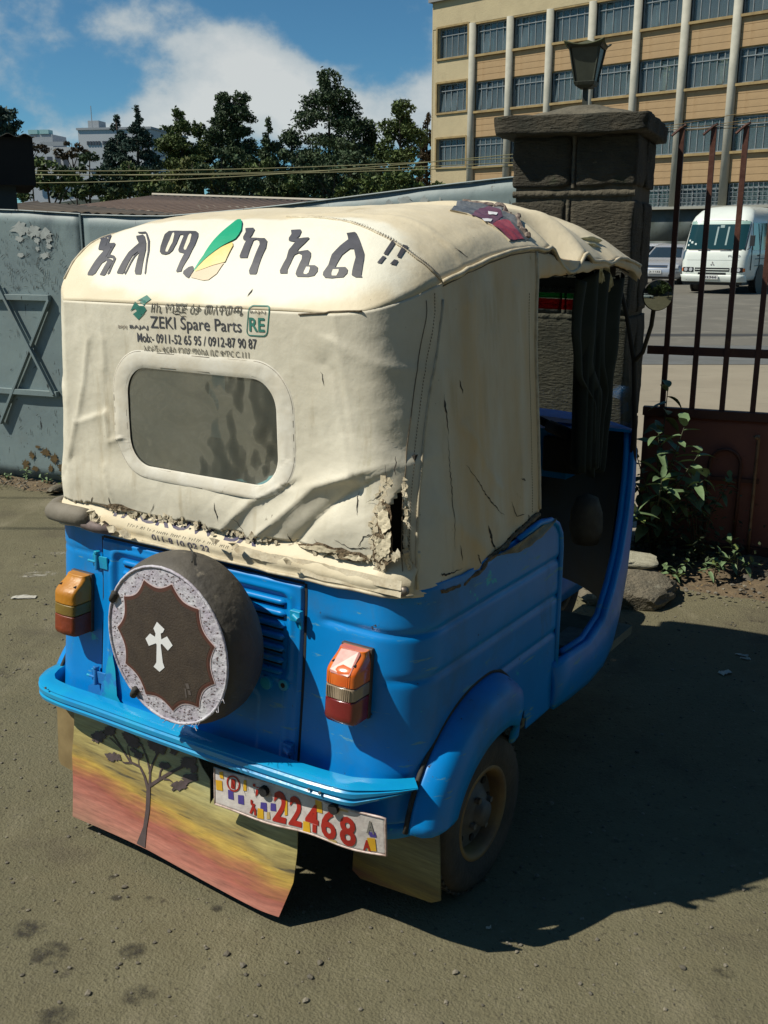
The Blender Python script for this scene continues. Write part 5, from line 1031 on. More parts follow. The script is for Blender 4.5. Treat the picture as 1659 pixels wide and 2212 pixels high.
ring('plate_circle', [(.128 + .042 * math.cos(i * .2094), .74 + .22 * math.sin(i * .2094)) for i in range(30)], [(.128 + .034 * math.cos(i * .2094), .74 + .175 * math.sin(i * .2094)) for i in range(30)], PL, M_RED, plate)
text_on('plate_letter', "ኮ", PL, M_RED, plate, (.245, .29, .56, .88), bold=.04, step=.1)
text_on('plate_letter', "አ", PL, M_RED, plate, (.235, .275, .10, .46), bold=.04, step=.1)
text_on('plate_letter', "A", PL, M_RED, plate, (.885, .925, .05, .34), bold=.04, step=.1)
text_on('plate_letter', "A", PL, mat("worn_grey_letter", (.2, .19, .17), .5), plate, (.905, .945, .52, .86), bold=.02, step=.1)
M_TB = mat("purple_tape", (.07, .05, .26), .3, coat=.5); M_TY = mat("yellow_tape", (.72, .42, .02), .3, coat=.5, vary=(.6, .33, .02), vscale=20)
for u, v, w, h_, m_ in ((.115, .28, .040, .26, M_TB), (.180, .24, .040, .26, M_TB), (.315, .27, .040, .22, M_TB), (.37, .33, .035, .2, M_TB), (.30, .05, .038, .26, M_TY), (.345, .10, .022, .2, mat("tan_tape", (.5, .36, .15), .4)),
                        (.445, .30, .022, .4, M_TY), (.575, .02, .045, .30, M_TY), (.645, .66, .045, .34, M_TY), (.93, .06, .045, .36, M_TY), (.935, .44, .04, .14, M_TB), (.035, .42, .05, .30, M_TY), (.05, .78, .03, .2, M_TY), (.20, .62, .02, .3, M_TY),
                        (.79, .92, .05, .1, mat("tan_tape", (.5, .36, .15), .4)), (.725, .0, .05, .1, mat("tan_tape", (.5, .36, .15), .4))):
    flat_poly('tape_piece', [(u - w / 2 + .006 * random.random(), v), (u + w / 2, v + .03 * random.random()), (u + w / 2 - .006, v + h_), (u - w / 2, v + h_ - .04 * random.random())], lambda a, c: plate_pt(max(0, min(1, a)), max(0, min(1, c)), .0022 if m_ is M_TB else .0026), m_, plate, .1)
for u, v in ((.315, .78), (.74, .95)):
    b = B(); p = Vector(plate_pt(u, v)); b.tube([p, p + Vector((0, -.012, 0))], .013, 10); b.build('plate_bolt', M_LINING, plate)

M_CAB_SHADE = mat("cab_shade_dark_blue", (.003, .035, .075), .6, vary=(.010, .022, .035), vscale=6)  # dark blue skins inside shield and cowl: cab shade put into the colour
# ------------------------------------------------------------------ front half: cowl, floor, shield, windscreen, inside
ST = [(.70, .602, .335, .47), (.80, .602, .325, .462), (.95, .60, .318, .452), (1.10, .585, .315, .475), (1.22, .565, .33, .545), (1.32, .545, .385, .62), (1.40, .528, .46, .72), (1.46, .512, .56, .83), (1.50, .498, .70, .93), (1.515, .49, .86, .985)]
for sg in (-1, 1):
    b = B(); V = []; k = 8
    for y, x, zb, zt in ST:
        for j in range(k):
            t = j / (k - 1); bow = .012 * math.sin(math.pi * t); V.append((sg * (x + bow - .005 * t), y, zb + (zt - zb) * t))
    n = len(ST); b.add(V, [(i * k + j, (i + 1) * k + j, (i + 1) * k + j + 1, i * k + j + 1) for i in range(n - 1) for j in range(k - 1)])
    b.build('front_cowl', M_BLUE, RX, smooth=True, solid=.02)
    b = B(); b.tube([(sg * (x - .02), y, zt) for y, x, zb, zt in ST[1:]], .010, 8); b.build('door_sill_lip', M_BLUE, RX, smooth=True)
    b = B(); b.tube([(sg * .50, 1.505, .86), (sg * .502, 1.50, 1.0), (sg * .498, 1.465, 1.22), (sg * .485, 1.40, 1.38), (sg * .465, 1.36, 1.49)], [.013, .009, .008, .007, .007], 8); b.build('windscreen_pillar', M_LINING, RX, smooth=True)
b = B(); b.box((0, 1.02, .315), (1.12, .84, .03)); b.build('floor_pan', mat("worn_floor", (.10, .11, .08), .8, vary=(.2, .2, .15), vscale=9), RX)
def shield(u, v):
    a = (u - .5) * 2; x = .50 * a * (1 - .10 * (1 - v)); z = .36 + .62 * v; y = 1.515 + .30 * (1 - abs(a) ** 2.2) * (1 - .25 * v) - .06 * (1 - v) * (1 - a * a)
    return (x, y, z)
b = B(); b.grid(shield, 40, 24); b.build('front_shield', M_BLUE, RX, smooth=True, solid=.012)
b = B(); b.grid(lambda u, v: tuple(Vector(shield(.03 + .94 * u, v)) - Vector((0, .03, 0))), 30, 16); b.build('shield_shade_skin', M_CAB_SHADE, RX, smooth=True)
for sg in (-1, 1):
    b = B(); b.add([(sg * (x - .016), y, zb + (zt - zb - .01) * t) for y, x, zb, zt in ST for t in (0, .5, 1)], [(i * 3 + j, i * 3 + j + 1, i * 3 + j + 4, i * 3 + j + 3) for i in range(len(ST) - 1) for j in range(2)]); b.build('cowl_shade_skin', M_CAB_SHADE, RX, smooth=True)
b = B(); b.grid(lambda u, v: (.49 * (2 * u - 1), 1.49 + .02 * v + .30 * (1 - abs(2 * u - 1) ** 2.2) * .75 * v, .985), 30, 4); b.box((0, 1.44, .90), (.62, .09, .16)); b.build('dashboard', M_BLUE, RX, solid=.01)
b = B(); b.box((.30, 1.40, .90), (.14, .05, .12)); b.build('switch_panel', M_LINING, RX, bevel=.008)
b = B(); b.box((-.1, 1.41, .87), (.3, .05, .13)); b.build('glove_box', M_LINING, RX, bevel=.008)
b = B(); b.grid(lambda u, v: (0 + .12 * math.sin((u - .5) * math.pi), 2.02 + .25 * math.sin((v - .5) * 2.6), .2 + .24 * math.cos((u - .5) * math.pi) * math.cos((v - .5) * 2.4)), 14, 20); b.build('front_mudguard', M_BLUE, RX, smooth=True, solid=.006)
b = B(); b.tube([(0, 2.0, .24), (0, 1.72, .62), (0, 1.50, 1.00)], .03, 10); b.build('steering_column', M_LINING, RX, smooth=True)
b = B(); b.tube([(-.31, 1.32, 1.00), (-.2, 1.37, 1.02), (0, 1.40, 1.03), (.2, 1.37, 1.02), (.31, 1.32, 1.00)], .014, 8); b.tube([(.27, 1.335, 1.004), (.37, 1.29, .99)], .020, 10); b.tube([(-.27, 1.335, 1.004), (-.37, 1.29, .99)], .020, 10); b.build('handlebar', M_LINING, RX, smooth=True)
for sg in (-1, 1):
    b = B(); b.lathe([(0, 0), (.06, .01), (.075, .04), (.07, .07)], 24, Matrix.Translation((sg * .27, 1.80, .76)) @ Matrix.Rotation(R(-90), 4, 'X')); b.build('headlamp', M_CHROME, RX, smooth=True)
b = B(); b.grid(lambda u, v: (.485 * (2 * u - 1) * (1 - .04 * v), 1.515 - .125 * v ** 1.3 + .07 * (1 - (2 * u - 1) ** 2), .985 + .50 * v), 20, 10); ws = b.build('windscreen', M_SHIELD, RX, smooth=True)
def ws_pt(u, v, e=.003): return (.485 * (2 * u - 1) * (1 - .04 * v), 1.515 - .125 * v ** 1.3 + .07 * (1 - (2 * u - 1) ** 2) - e, .985 + .50 * v)
def band(name, v0, v1, m): b = B(); b.grid(lambda u, v: ws_pt(.02 + .96 * u, v0 + (v1 - v0) * v), 20, 3); b.build(name, m, ws, smooth=True)
band('sun_strip', .885, .99, mat("dark_green_strip", (.02, .035, .025), .6)); band('green_strip', .850, .8845, glass('green_film', (.02, .45, .10), .0, .45, (.02, .20, .06))); band('red_strip', .775, .845, glass('red_film', (.85, .03, .03), .0, .45, (.40, .012, .012)))
band('thin_stripe', .797, .8, mat("pale_strip", (.5, .3, .3), .6)); 
random.seed(56); wp = B(); u = .40
while u < .96:
    u += random.choice((.016, .02, .03)); wp.tube([ws_pt(u, .905, .006), ws_pt(u + .006, .925, .006), ws_pt(u + .012, .910, .006)], .0014, 4)
tag(wp.build('strip_print', mat("dim_print", (.10, .12, .10), .7), ws), kind='stuff')
b = B(); b.box((0, 1.36, 1.505), (.90, .05, .04)); b.build('windscreen_header', M_LINING, RX)
# headliner, seats, partition, curtain
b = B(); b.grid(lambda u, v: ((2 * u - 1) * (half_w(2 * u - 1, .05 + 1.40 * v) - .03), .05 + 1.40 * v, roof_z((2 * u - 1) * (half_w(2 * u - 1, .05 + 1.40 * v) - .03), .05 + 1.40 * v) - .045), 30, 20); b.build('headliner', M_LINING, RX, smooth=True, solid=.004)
b = B(); b.box((0, .16, .99), (1.08, .02, .88)); b.V = [v for v in b.V]; b.build('rear_lining', M_LINING, RX) if False else None
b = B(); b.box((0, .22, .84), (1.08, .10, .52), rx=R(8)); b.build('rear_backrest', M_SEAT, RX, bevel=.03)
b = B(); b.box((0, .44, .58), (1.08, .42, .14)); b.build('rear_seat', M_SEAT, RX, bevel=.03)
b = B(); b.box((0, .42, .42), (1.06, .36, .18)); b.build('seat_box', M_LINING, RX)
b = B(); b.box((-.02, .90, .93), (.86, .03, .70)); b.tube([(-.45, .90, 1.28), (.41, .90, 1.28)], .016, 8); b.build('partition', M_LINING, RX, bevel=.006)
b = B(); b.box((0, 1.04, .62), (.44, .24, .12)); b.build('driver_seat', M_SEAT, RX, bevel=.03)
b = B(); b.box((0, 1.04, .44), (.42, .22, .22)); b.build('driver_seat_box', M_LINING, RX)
M_CLOTH = mat("dark_green_cloth", (.012, .022, .020), .85, vary=(.02, .03, .028), vscale=10)
b = B()
def cur(u, v):
    z = 1.50 - .62 * v; w = interp(v, [(0, 1.0), (.25, 1.0), (.45, .85), (.6, .45), (1, .30)]); y = 1.40 - .34 * w * u - .02; return (.47 + .016 * math.sin(u * 22) + .01 * nz3(u, v, 0, 4) - .03 * v, y, z - .02 * math.sin(u * 9))
b.grid(cur, 60, 40); b.build('side_curtain', M_CLOTH, RX, smooth=True, solid=.003)
b = B(); b.grid(lambda u, v: (.44 + .03 * math.sin(u * 14), 1.14 + .10 * u + .03 * v, 1.50 - .60 * v), 30, 20); b.build('side_curtain', M_CLOTH, RX, smooth=True, solid=.003)
b = B(); b.grid(lambda u, v: (-.50 - .03 * math.sin(u * 17) - .04 * v, .64 + .66 * u, 1.50 - .80 * v), 50, 20); b.build('side_curtain', M_CLOTH, RX, smooth=True, solid=.003)  # unseen left-door curtain, added to keep sunlight out of the cab
b = B(); b.tube([(.47, .66, 1.50), (.50, .66, .90)], .012, 8); b.build('door_post', M_LINING, RX)
b = B(); b.lathe([(.0, .08), (.05, .07), (.075, .03), (.08, -.02), (.06, -.06), (0, -.07)], 20, Matrix.Translation((.42, 1.33, .70)) @ Matrix.Diagonal((.7, .6, 1.2, 1))); b.build('bundled_cloth', mat("grey_brown_bundle", (.12, .11, .08), .85, vary=(.06, .05, .04), vscale=12, bump=.6, bscale=20), RX, smooth=True)
b = B(); b.box((.51, 1.06, .40), (.10, .16, .012)); b.box((.50, .93, .352), (.14, .2, .02)); b.build('step_plate', mat("worn_step", (.30, .32, .28), .5, vary=(.08, .09, .08), vscale=16), RX, bevel=.004)
# round mirror on its arm
mr_ = empty('mirror', (.60, 1.35, 1.436), R(38), RX); mr_.scale = (.84, .84, .84)
b = B(); b.lathe([(.0, .020), (.040, .016), (.054, .004), (.056, -.004), (.053, -.008)], 32, Matrix.Rotation(R(-90), 4, 'X')); b.build('mirror_shell', M_BLACK, mr_, smooth=True)
b = B()
def mg(u, v): a = 2 * math.pi * u; r = .053 * v; return (r * math.cos(a), -.009 - .006 * (1 - v * v), r * math.sin(a))
b.grid(mg, 40, 8, closed=True); b.build('mirror_glass', M_OLDMIRROR, mr_, smooth=True)
b = B(); b.tube([(.585, 1.37, 1.40), (.57, 1.40, 1.34), (.53, 1.45, 1.25), (.50, 1.46, 1.22)], .007, 8); b.build('mirror_arm', M_BLACK, RX, smooth=True)
b = B(); b.tube([(-.55, 1.40, 1.40), (-.53, 1.45, 1.25), (-.50, 1.46, 1.22)], .007, 8); b.build('mirror_arm', M_BLACK, RX, smooth=True)

# ------------------------------------------------------------------ ground
def ground_mat():
    m = bpy.data.materials.new("worn_asphalt"); m.use_nodes = True; t = m.node_tree; bs = t.nodes["Principled BSDF"]; L = t.links.new
    tc = t.nodes.new("ShaderNodeTexCoord")
    def nz(s, det=6, loc=(0, 0, 0), st=(1, 1, 1)):
        mp = t.nodes.new("ShaderNodeMapping"); L(tc.outputs['Object'], mp.inputs[0]); mp.inputs['Location'].default_value = loc; mp.inputs['Scale'].default_value = st
        n = t.nodes.new("ShaderNodeTexNoise"); L(mp.outputs[0], n.inputs[0]); n.inputs['Scale'].default_value = s; n.inputs['Detail'].default_value = det; n.inputs['Roughness'].default_value = .65; return n.outputs[0]
    def ramp(s, a, b_, c=0, d=1):
        r = t.nodes.new("ShaderNodeMapRange"); r.interpolation_type = 'SMOOTHSTEP'; L(s, r.inputs[0]); r.inputs[1].default_value = a; r.inputs[2].default_value = b_; r.inputs[3].default_value = c; r.inputs[4].default_value = d; return r.outputs[0]
    def mix(f, a, b_, mode='MIX'):
        x = t.nodes.new("ShaderNodeMixRGB"); x.blend_type = mode
        for s, i in ((f, 0), (a, 1), (b_, 2)):
            if isinstance(s, (int, float)): x.inputs[i].default_value = s
            elif isinstance(s, tuple): x.inputs[i].default_value = (*s, 1)
            else: L(s, x.inputs[i])
        return x.outputs[0]
    c = mix(ramp(nz(1.1), .35, .65), (.168, .152, .092), (.128, .117, .070))
    c = mix(ramp(nz(9, 8, (3, 1, 0)), .42, .62), c, (.146, .131, .078))
    c = mix(ramp(nz(2.3, 7, (9, 4, 0)), .52, .68, 0, .70), c, (.098, .085, .056))
    c = mix(ramp(nz(6.0, 8, (1, 14, 0)), .64, .70, 0, .8), c, (.058, .050, .036))
    c = mix(ramp(nz(38, 5, (5, 5, 0)), .58, .70, 0, .6), c, (.21, .185, .125))
    c = mix(ramp(nz(60, 4, (2, 7, 0)), .58, .68, 0, .75), c, (.06, .053, .036))
    v = t.nodes.new("ShaderNodeTexVoronoi"); L(tc.outputs['Object'], v.inputs[0]); v.inputs['Scale'].default_value = 150
    v2 = t.nodes.new("ShaderNodeTexVoronoi"); L(tc.outputs['Object'], v2.inputs[0]); v2.inputs['Scale'].default_value = 60
    c = mix(ramp(v2.outputs['Distance'], .0, .16, .55, 0), c, (.21, .19, .145))
    # fine cracks in some patches, drifts of pale dust, dark wheel tracks
    vc = t.nodes.new("ShaderNodeTexVoronoi"); vc.feature = 'DISTANCE_TO_EDGE'; vc.inputs['Scale'].default_value = 3.2
    wrp = t.nodes.new("ShaderNodeVectorMath"); wrp.operation = 'MULTIPLY_ADD'; nv = t.nodes.new("ShaderNodeTexNoise"); L(tc.outputs['Object'], nv.inputs[0]); nv.inputs['Scale'].default_value = 5; nv.inputs['Detail'].default_value = 6
    L(nv.outputs[1], wrp.inputs[0]); wrp.inputs[1].default_value = (.28, .28, 0); L(tc.outputs['Object'], wrp.inputs[2]); L(wrp.outputs[0], vc.inputs[0])
    crk = t.nodes.new("ShaderNodeMath"); crk.operation = 'MULTIPLY'; L(ramp(vc.outputs['Distance'], .004, .012, 1, 0), crk.inputs[0]); L(ramp(nz(1.4, 4, (4, 8, 0)), .60, .72, 0, .5), crk.inputs[1])
    c = mix(crk.outputs[0], c, (.045, .04, .03))
    c = mix(ramp(nz(2.0, 7, (7, 3, 0), (1, .5, 1)), .52, .70, 0, .6), c, (.25, .222, .15))
    L(c, bs.inputs['Base Color']); bs.inputs['Roughness'].default_value = .9; bs.inputs['Specular IOR Level'].default_value = .25
    add = t.nodes.new("ShaderNodeMath"); add.operation = 'MULTIPLY_ADD'; L(v.outputs['Distance'], add.inputs[0]); add.inputs[1].default_value = .35; L(nz(85, 7), add.inputs[2])
    ad2 = t.nodes.new("ShaderNodeMath"); ad2.operation = 'ADD'; L(add.outputs[0], ad2.inputs[0]); L(nz(7, 6), ad2.inputs[1])
    bp = t.nodes.new("ShaderNodeBump"); bp.inputs['Strength'].default_value = .7; bp.inputs['Distance'].default_value = .009; L(ad2.outputs[0], bp.inputs['Height']); L(bp.outputs[0], bs.inputs['Normal'])
    return m
b = B(); b.add([(-1400, -60, 0), (1400, -60, 0), (1400, 2400, 0), (-1400, 2400, 0)], [(0, 1, 2, 3)]); g = b.build('ground', ground_mat()); g['kind'] = 'structure'
# gate line frame
G0 = Vector((-2.434, 6.711, 0)); GD = Vector((0.9263, -0.3767, 0)); GN = Vector((0.3767, 0.9263, 0)); GRZ = math.atan2(-0.3767, 0.9263)
def gw(s, n, z=0.0): return G0 + GD * s + GN * n + Vector((0, 0, z))
M_ROAD = mat("compound_road", (.15, .14, .115), .85, vary=(.12, .112, .09), vscale=.6, bump=.3, bscale=30, spots=(((.20, .185, .15), 1.2, .5, .7), ((.07, .065, .055), 3, .62, .72)))
M_CONC = mat("pale_concrete_ground", (.30, .26, .19), .9, vary=(.25, .215, .155), vscale=.8, bump=.3, bscale=20, spots=(((.16, .14, .10), 1.6, .58, .75, None, (1, 4, 1)),))
M_WET = mat("dark_patched_strip", (.11, .11, .10), .5, vary=(.15, .155, .15), vscale=1.5, spots=(((.26, .28, .28), 2.5, .55, .75, .35, (.5, 5, 1)),))
b = B(); b.add([gw(3.9, 0.10, .004), gw(40, 0.10, .004), (60, 13.35, .004), (2.0, 13.35, .004)], [(0, 1, 2, 3)]); b.build('concrete_apron', M_CONC)['kind'] = 'structure'
b = B(); b.add([(0, 15.7, .004), (70, 15.7, .004), (70, 60, .004), (0, 60, .004)], [(0, 1, 2, 3)]); b.build('compound_road', M_ROAD)['kind'] = 'structure'
b = B(); b.add([(1.5, 13.3, .008), (60, 13.3, .008), (60, 15.75, .008), (1.5, 15.75, .008)], [(0, 1, 2, 3)]); b.build('patched_road_strip', M_WET)['kind'] = 'structure'
b = B(); b.add([(1.5, 17.3, .008), (60, 17.3, .008), (60, 17.75, .008), (1.5, 17.75, .008)], [(0, 1, 2, 3)]); b.build('tar_seam', mat("tar_seam", (.05, .05, .048), .7))['kind'] = 'structure'
# dirt verge along the foot of the gate
M_DIRT = mat("dry_dirt", (.16, .115, .065), .95, vary=(.105, .078, .046), vscale=5, bump=.9, bscale=30, bdist=.02, spots=(((.05, .04, .028), 12, .56, .68), ((.24, .19, .12), 25, .62, .74)))
def verge(s0, s1, n0, n1, name, hh=.035):
    b = B()
    def f(u, v):
        s = s0 + (s1 - s0) * u; e = .10 * nz3(s, 0, 4, 2.2) + .04 * nz3(s, 0, 9, 9); n = (n0 + e) + (n1 - n0 - e) * v; h_ = hh * math.sin(min(1, v * 1.4) * math.pi / 2) * (.75 + .5 * fbm(s, n, 2, 5, 3)) + .008 * fbm(s, n, 1, 22, 2) * min(1, v * 5)
        return gw(s, n, -.004 + max(0, h_) + .004 * v)
    b.grid(f, 240, 26); b.build(name, M_DIRT, smooth=True)['kind'] = 'structure'
verge(-2.6, 3.45, -.16, -.02, 'dirt_verge', .03); verge(3.3, 8.5, -.62, .16, 'dirt_verge', .045)
# loose grit and small stones
def rock_mesh(seed, sub=1, sq=(1, 1, .6)):
    bm = bmesh.new(); bmesh.ops.create_icosphere(bm, subdivisions=sub, radius=1)
    for v in bm.verts:
        n = v.co.normalized(); r = 1 + .32 * noise.noise(n * 1.3 + Vector((seed, seed * 2, 0))) + .14 * noise.noise(n * 3.5 + Vector((seed, 0, 3)))
        # knock flat facets into it
        for k in range(5):
            d = Vector((math.sin(seed * 7 + k * 2.1), math.cos(seed * 3 + k * 1.7), math.sin(seed + k))).normalized(); q = n.dot(d)
            if q * r > .74: r = .74 / q
        v.co = Vector((n.x * r * sq[0], n.y * r * sq[1], n.z * r * sq[2]))
    return bm
random.seed(33)
pm = [([v.co.copy() for v in bm_.verts], [[v.index for v in f.verts] for f in bm_.faces]) for bm_ in (rock_mesh(i * 1.7 + .3) for i in range(4)) if (bm_.verts.ensure_lookup_table() or True) and (bm_.verts.index_update() or True)]
b = B()
for i in range(5600):
    if i < 4500: x, y = random.uniform(-1.9, 2.2), random.uniform(1.55, 5.2); s = random.choice((.0018, .0022, .003, .003, .0045, .006)) if i % 40 else .009
    elif i < 5000: q = gw(random.uniform(3.2, 5.6), random.uniform(-.75, -.02)); x, y = q.x, q.y; s = random.choice((.004, .006, .009, .013))
    else: q = gw(random.uniform(-1.2, 2.4), random.uniform(-.25, -.02)); x, y = q.x, q.y; s = random.choice((.004, .006, .009, .012))
    Vv, Ff = pm[i % 4]; a = random.uniform(0, 6.28); ca, sa = math.cos(a), math.sin(a)
    zz = 0.0 if i < 4500 else .022
    b.add([(x + (v.x * ca - v.y * sa) * s, y + (v.x * sa + v.y * ca) * s, zz + (v.z + .3) * s) for v in Vv], Ff)
M_STONE = mat("grey_brown_stone", (.20, .175, .13), .85, vary=(.11, .10, .08), vscale=9, bump=.6, bscale=30, island=(.6, 1.3))
tag(b.build('grit', M_STONE, fix=False), kind='stuff')

# ------------------------------------------------------------------ stone gatepost
PO = empty('stone_gatepost', gw(3.78, -.315), GRZ); tag(PO, "dark rough-hewn stone gatepost with overhanging cap behind the rickshaw", "gatepost")
def basalt(name, tw, c1=(.085, .072, .047), c2=(.045, .040, .027)):
    m = mat(name, c1, .9, vary=c2, vscale=5, bump=0, spots=(((.030, .032, .022), 2.6, .48, .68), ((.20, .17, .11), 15, .64, .76), ((.04, .05, .025), 7, .60, .72)))
    t = m.node_tree; L = t.links.new; bs = t.nodes["Principled BSDF"]; tc = t.nodes.new("ShaderNodeTexCoord"); mp = t.nodes.new("ShaderNodeMapping"); L(tc.outputs['Object'], mp.inputs[0])
    mp.inputs['Rotation'].default_value = (0, R(tw), 0); mp.inputs['Scale'].default_value = (1, 1, 4.2)
    n = t.nodes.new("ShaderNodeTexNoise"); L(mp.outputs[0], n.inputs[0]); n.inputs['Scale'].default_value = 24; n.inputs['Detail'].default_value = 7; n.inputs['Roughness'].default_value = .62
    n2 = t.nodes.new("ShaderNodeTexNoise"); L(tc.outputs['Object'], n2.inputs[0]); n2.inputs['Scale'].default_value = 70; n2.inputs['Detail'].default_value = 5
    ad = t.nodes.new("ShaderNodeMath"); ad.operation = 'MULTIPLY_ADD'; L(n2.outputs[0], ad.inputs[0]); ad.inputs[1].default_value = .35; L(n.outputs[0], ad.inputs[2])
    bp = t.nodes.new("ShaderNodeBump"); bp.inputs['Strength'].default_value = 1; bp.inputs['Distance'].default_value = .028; L(ad.outputs[0], bp.inputs['Height']); L(bp.outputs[0], bs.inputs['Normal'])
    return m
M_BAS = [basalt("hewn_basalt_a", 32), basalt("hewn_basalt_b", -14, (.095, .080, .052)), basalt("hewn_basalt_c", 8, (.078, .067, .045))]
M_MORT = mat("lime_mortar", (.11, .095, .066), .95, vary=(.08, .07, .05), vscale=14, bump=.9, bscale=50, bdist=.012)
def stone_block(x0, x1, y0, y1, z0, z1, k, amp=.008, name='stone_block', parent=PO, m=None):
    bm = bmesh.new(); bmesh.ops.create_cube(bm, size=1); bmesh.ops.subdivide_edges(bm, edges=bm.edges[:], cuts=13, use_grid_fill=True)
    dx, dy, dz = x1 - x0, y1 - y0, z1 - z0
    for v in bm.verts:
        p = Vector(((v.co.x + .5) * dx + x0, (v.co.y + .5) * dy + y0, (v.co.z + .5) * dz + z0)); c = Vector(((x0 + x1) / 2, (y0 + y1) / 2, (z0 + z1) / 2)); r = .014
        q = Vector([max(lo + r, min(hi - r, a)) for a, lo, hi in zip(p, (x0, y0, z0), (x1, y1, z1))]); d = p - q
        if d.length > 1e-6: p = q + d.normalized() * r
        n = Vector((noise.noise(p * 7 + Vector((k, 0, 0))), noise.noise(p * 7 + Vector((0, k, 5))), noise.noise(p * 7 + Vector((3, 0, k)))))
        v.co = p + n * amp + (p - c).normalized() * amp * .9 * noise.noise(p * 22 + Vector((k, k, 0)))
    me = bpy.data.meshes.new(name); bm.to_mesh(me); bm.free(); me.polygons.foreach_set('use_smooth', [True] * len(me.polygons)); return link(name, me, parent, m=m or M_BAS[k % 3])
x0, x1, y0, y1 = -.28, .28, -.285, .285
b = B(); b.box((0, 0, 1.03), (.525, .535, 2.04)); b.build('mortar_core', M_MORT, PO)
k = 0
for z0, z1, xs in ((.0, .20, (.05,)), (.205, .725, (-.08,)), (.735, 1.245, (.10,)), (1.262, 1.765, (-.018,)), (1.825, 2.04, (.0,))):
    e = [x0] + list(xs) + [x1]
    for a, c in zip(e, e[1:]):
        stone_block(a + (.012 if a > x0 else 0), c - (.012 if c < x1 else 0), y0, -.01, z0, z1, k); k += 1
    stone_block(x0, x1, .012, y1, z0, z1, k, amp=.006); k += 1
def ridge(name, p, q, w, d):
    b = B(); n = 60; p, q = Vector(p), Vector(q); dr = (q - p).normalized(); up = Vector((0, -1, 0)); sd = dr.cross(up)
    for i in range(n + 1):
        t = i / n; c = p.lerp(q, t)
        ww = w * (1 + .25 * nz3(t, 0, w * 90, 14)); dd = d * (1 + .4 * nz3(t, 2, 1, 18))
        b.V += [tuple(c + sd * (-ww)), tuple(c + sd * (-ww * .6) + up * dd), tuple(c + sd * (ww * .6) + up * dd), tuple(c + sd * ww)]
    b.F += [(i * 4 + j, i * 4 + j + 1, i * 4 + j + 5, i * 4 + j + 4) for i in range(n) for j in range(3)]
    return b.build(name, M_MORT, PO, smooth=True)
for z in (1.795, 1.253): ridge('mortar_ridge', (x0 + .005, y0 + .018, z), (x1 - .005, y0 + .018, z), .017, .014)
ridge('mortar_ridge', (.0, y0 + .018, 1.82), (.0, y0 + .018, 2.04), .010, .012); ridge('mortar_ridge', (-.018, y0 + .018, 1.27), (-.018, y0 + .018, 1.77), .010, .011)
capb = stone_block(-.345, .325, -.378, .335, 2.042, 2.125, 9, amp=.010, name='cap_slab')
b = B()
def capf(u, v): a = (2 * u - 1); c = (2 * v - 1); h_ = (1 - abs(a) ** 1.6) * (1 - abs(c) ** 1.6); return (.325 * a - .01, .325 * c - .005, 2.112 + .085 * h_ ** .9 + .006 * nz3(a, c, 0, 4))
b.grid(capf, 26, 26); b.build('cap_crown', mat("weathered_cap", (.15, .13, .09), .9, vary=(.09, .08, .055), vscale=7, bump=.8, bscale=30, bdist=.02), PO, smooth=True)
# lantern on the gatepost
LN = empty('gatepost_lantern', gw(3.757, -.30, 2.185), GRZ); LN.scale = (.82, .82, .95); tag(LN, "dark metal lantern with flared roof standing on top of the stone gatepost", "lantern")
M_LMET = mat("green_black_metal", (.018, .022, .016), .6, vary=(.04, .045, .028), vscale=16, bump=.3, bscale=40)
M_LGL = mat("dirty_lantern_glass", (.030, .036, .026), .4, vary=(.055, .062, .045), vscale=14, spec=.5)
b = B(); b.box((0, 0, .045), (.028, .028, .13)); b.box((0, 0, -.005), (.05, .05, .02)); b.build('stem', M_LMET, LN)
b = B(); b.box((0, 0, .110), (.105, .105, .018), taper=1.15); b.box((0, 0, .096), (.07, .07, .012), taper=1.3); b.build('lantern_floor', M_LMET, LN, bevel=.002)
z0, z1, a0, a1 = .119, .275, .052, .083
for i in range(4):
    a = math.pi / 2 * i; M = Matrix.Rotation(a, 3, 'Z'); b = B(); b.add([M @ Vector(p) for p in ((-a0 + .006, -a0 + .002, z0), (a0 - .006, -a0 + .002, z0), (a1 - .006, -a1 + .003, z1), (-a1 + .006, -a1 + .003, z1))], [(0, 1, 2, 3)]); b.build('lantern_pane', M_LGL, LN, solid=.002)
    b = B(); b.bar(M @ Vector((-a0, -a0, z0)), M @ Vector((-a1, -a1, z1)), .010, .010, up=M @ Vector((1, -1, .2))); b.build('lantern_post', M_LMET, LN)
b = B(); N = 21
def lroof(u, v):
    a, c = 2 * u - 1, 2 * v - 1; m_ = max(abs(a), abs(c)); cr = (abs(a) * abs(c)) ** 2
    return (.108 * a * (1 + .04 * cr), .108 * c * (1 + .04 * cr), .296 + .020 * (1 - m_) - .030 * math.sin(m_ * 2.2) * .4 + .022 * cr * m_ ** 3 - .010)
b.grid(lroof, N, N); b.build('lantern_roof', mat("mossy_roof", (.05, .055, .025), .8, vary=(.10, .11, .05), vscale=14), LN, smooth=True, solid=.006)
for i in range(4):
    M = Matrix.Rotation(math.pi / 2 * i, 3, 'Z'); b = B(); b.add([M @ Vector(p) for p in ((-.104, -.106, .298), (-.05, -.106, .281), (.05, -.106, .281), (.104, -.106, .298), (.085, -.086, .268), (-.085, -.086, .268))], [(0, 1, 2, 3, 4, 5)]); b.build('roof_skirt', M_LMET, LN, solid=.003, fix=False)

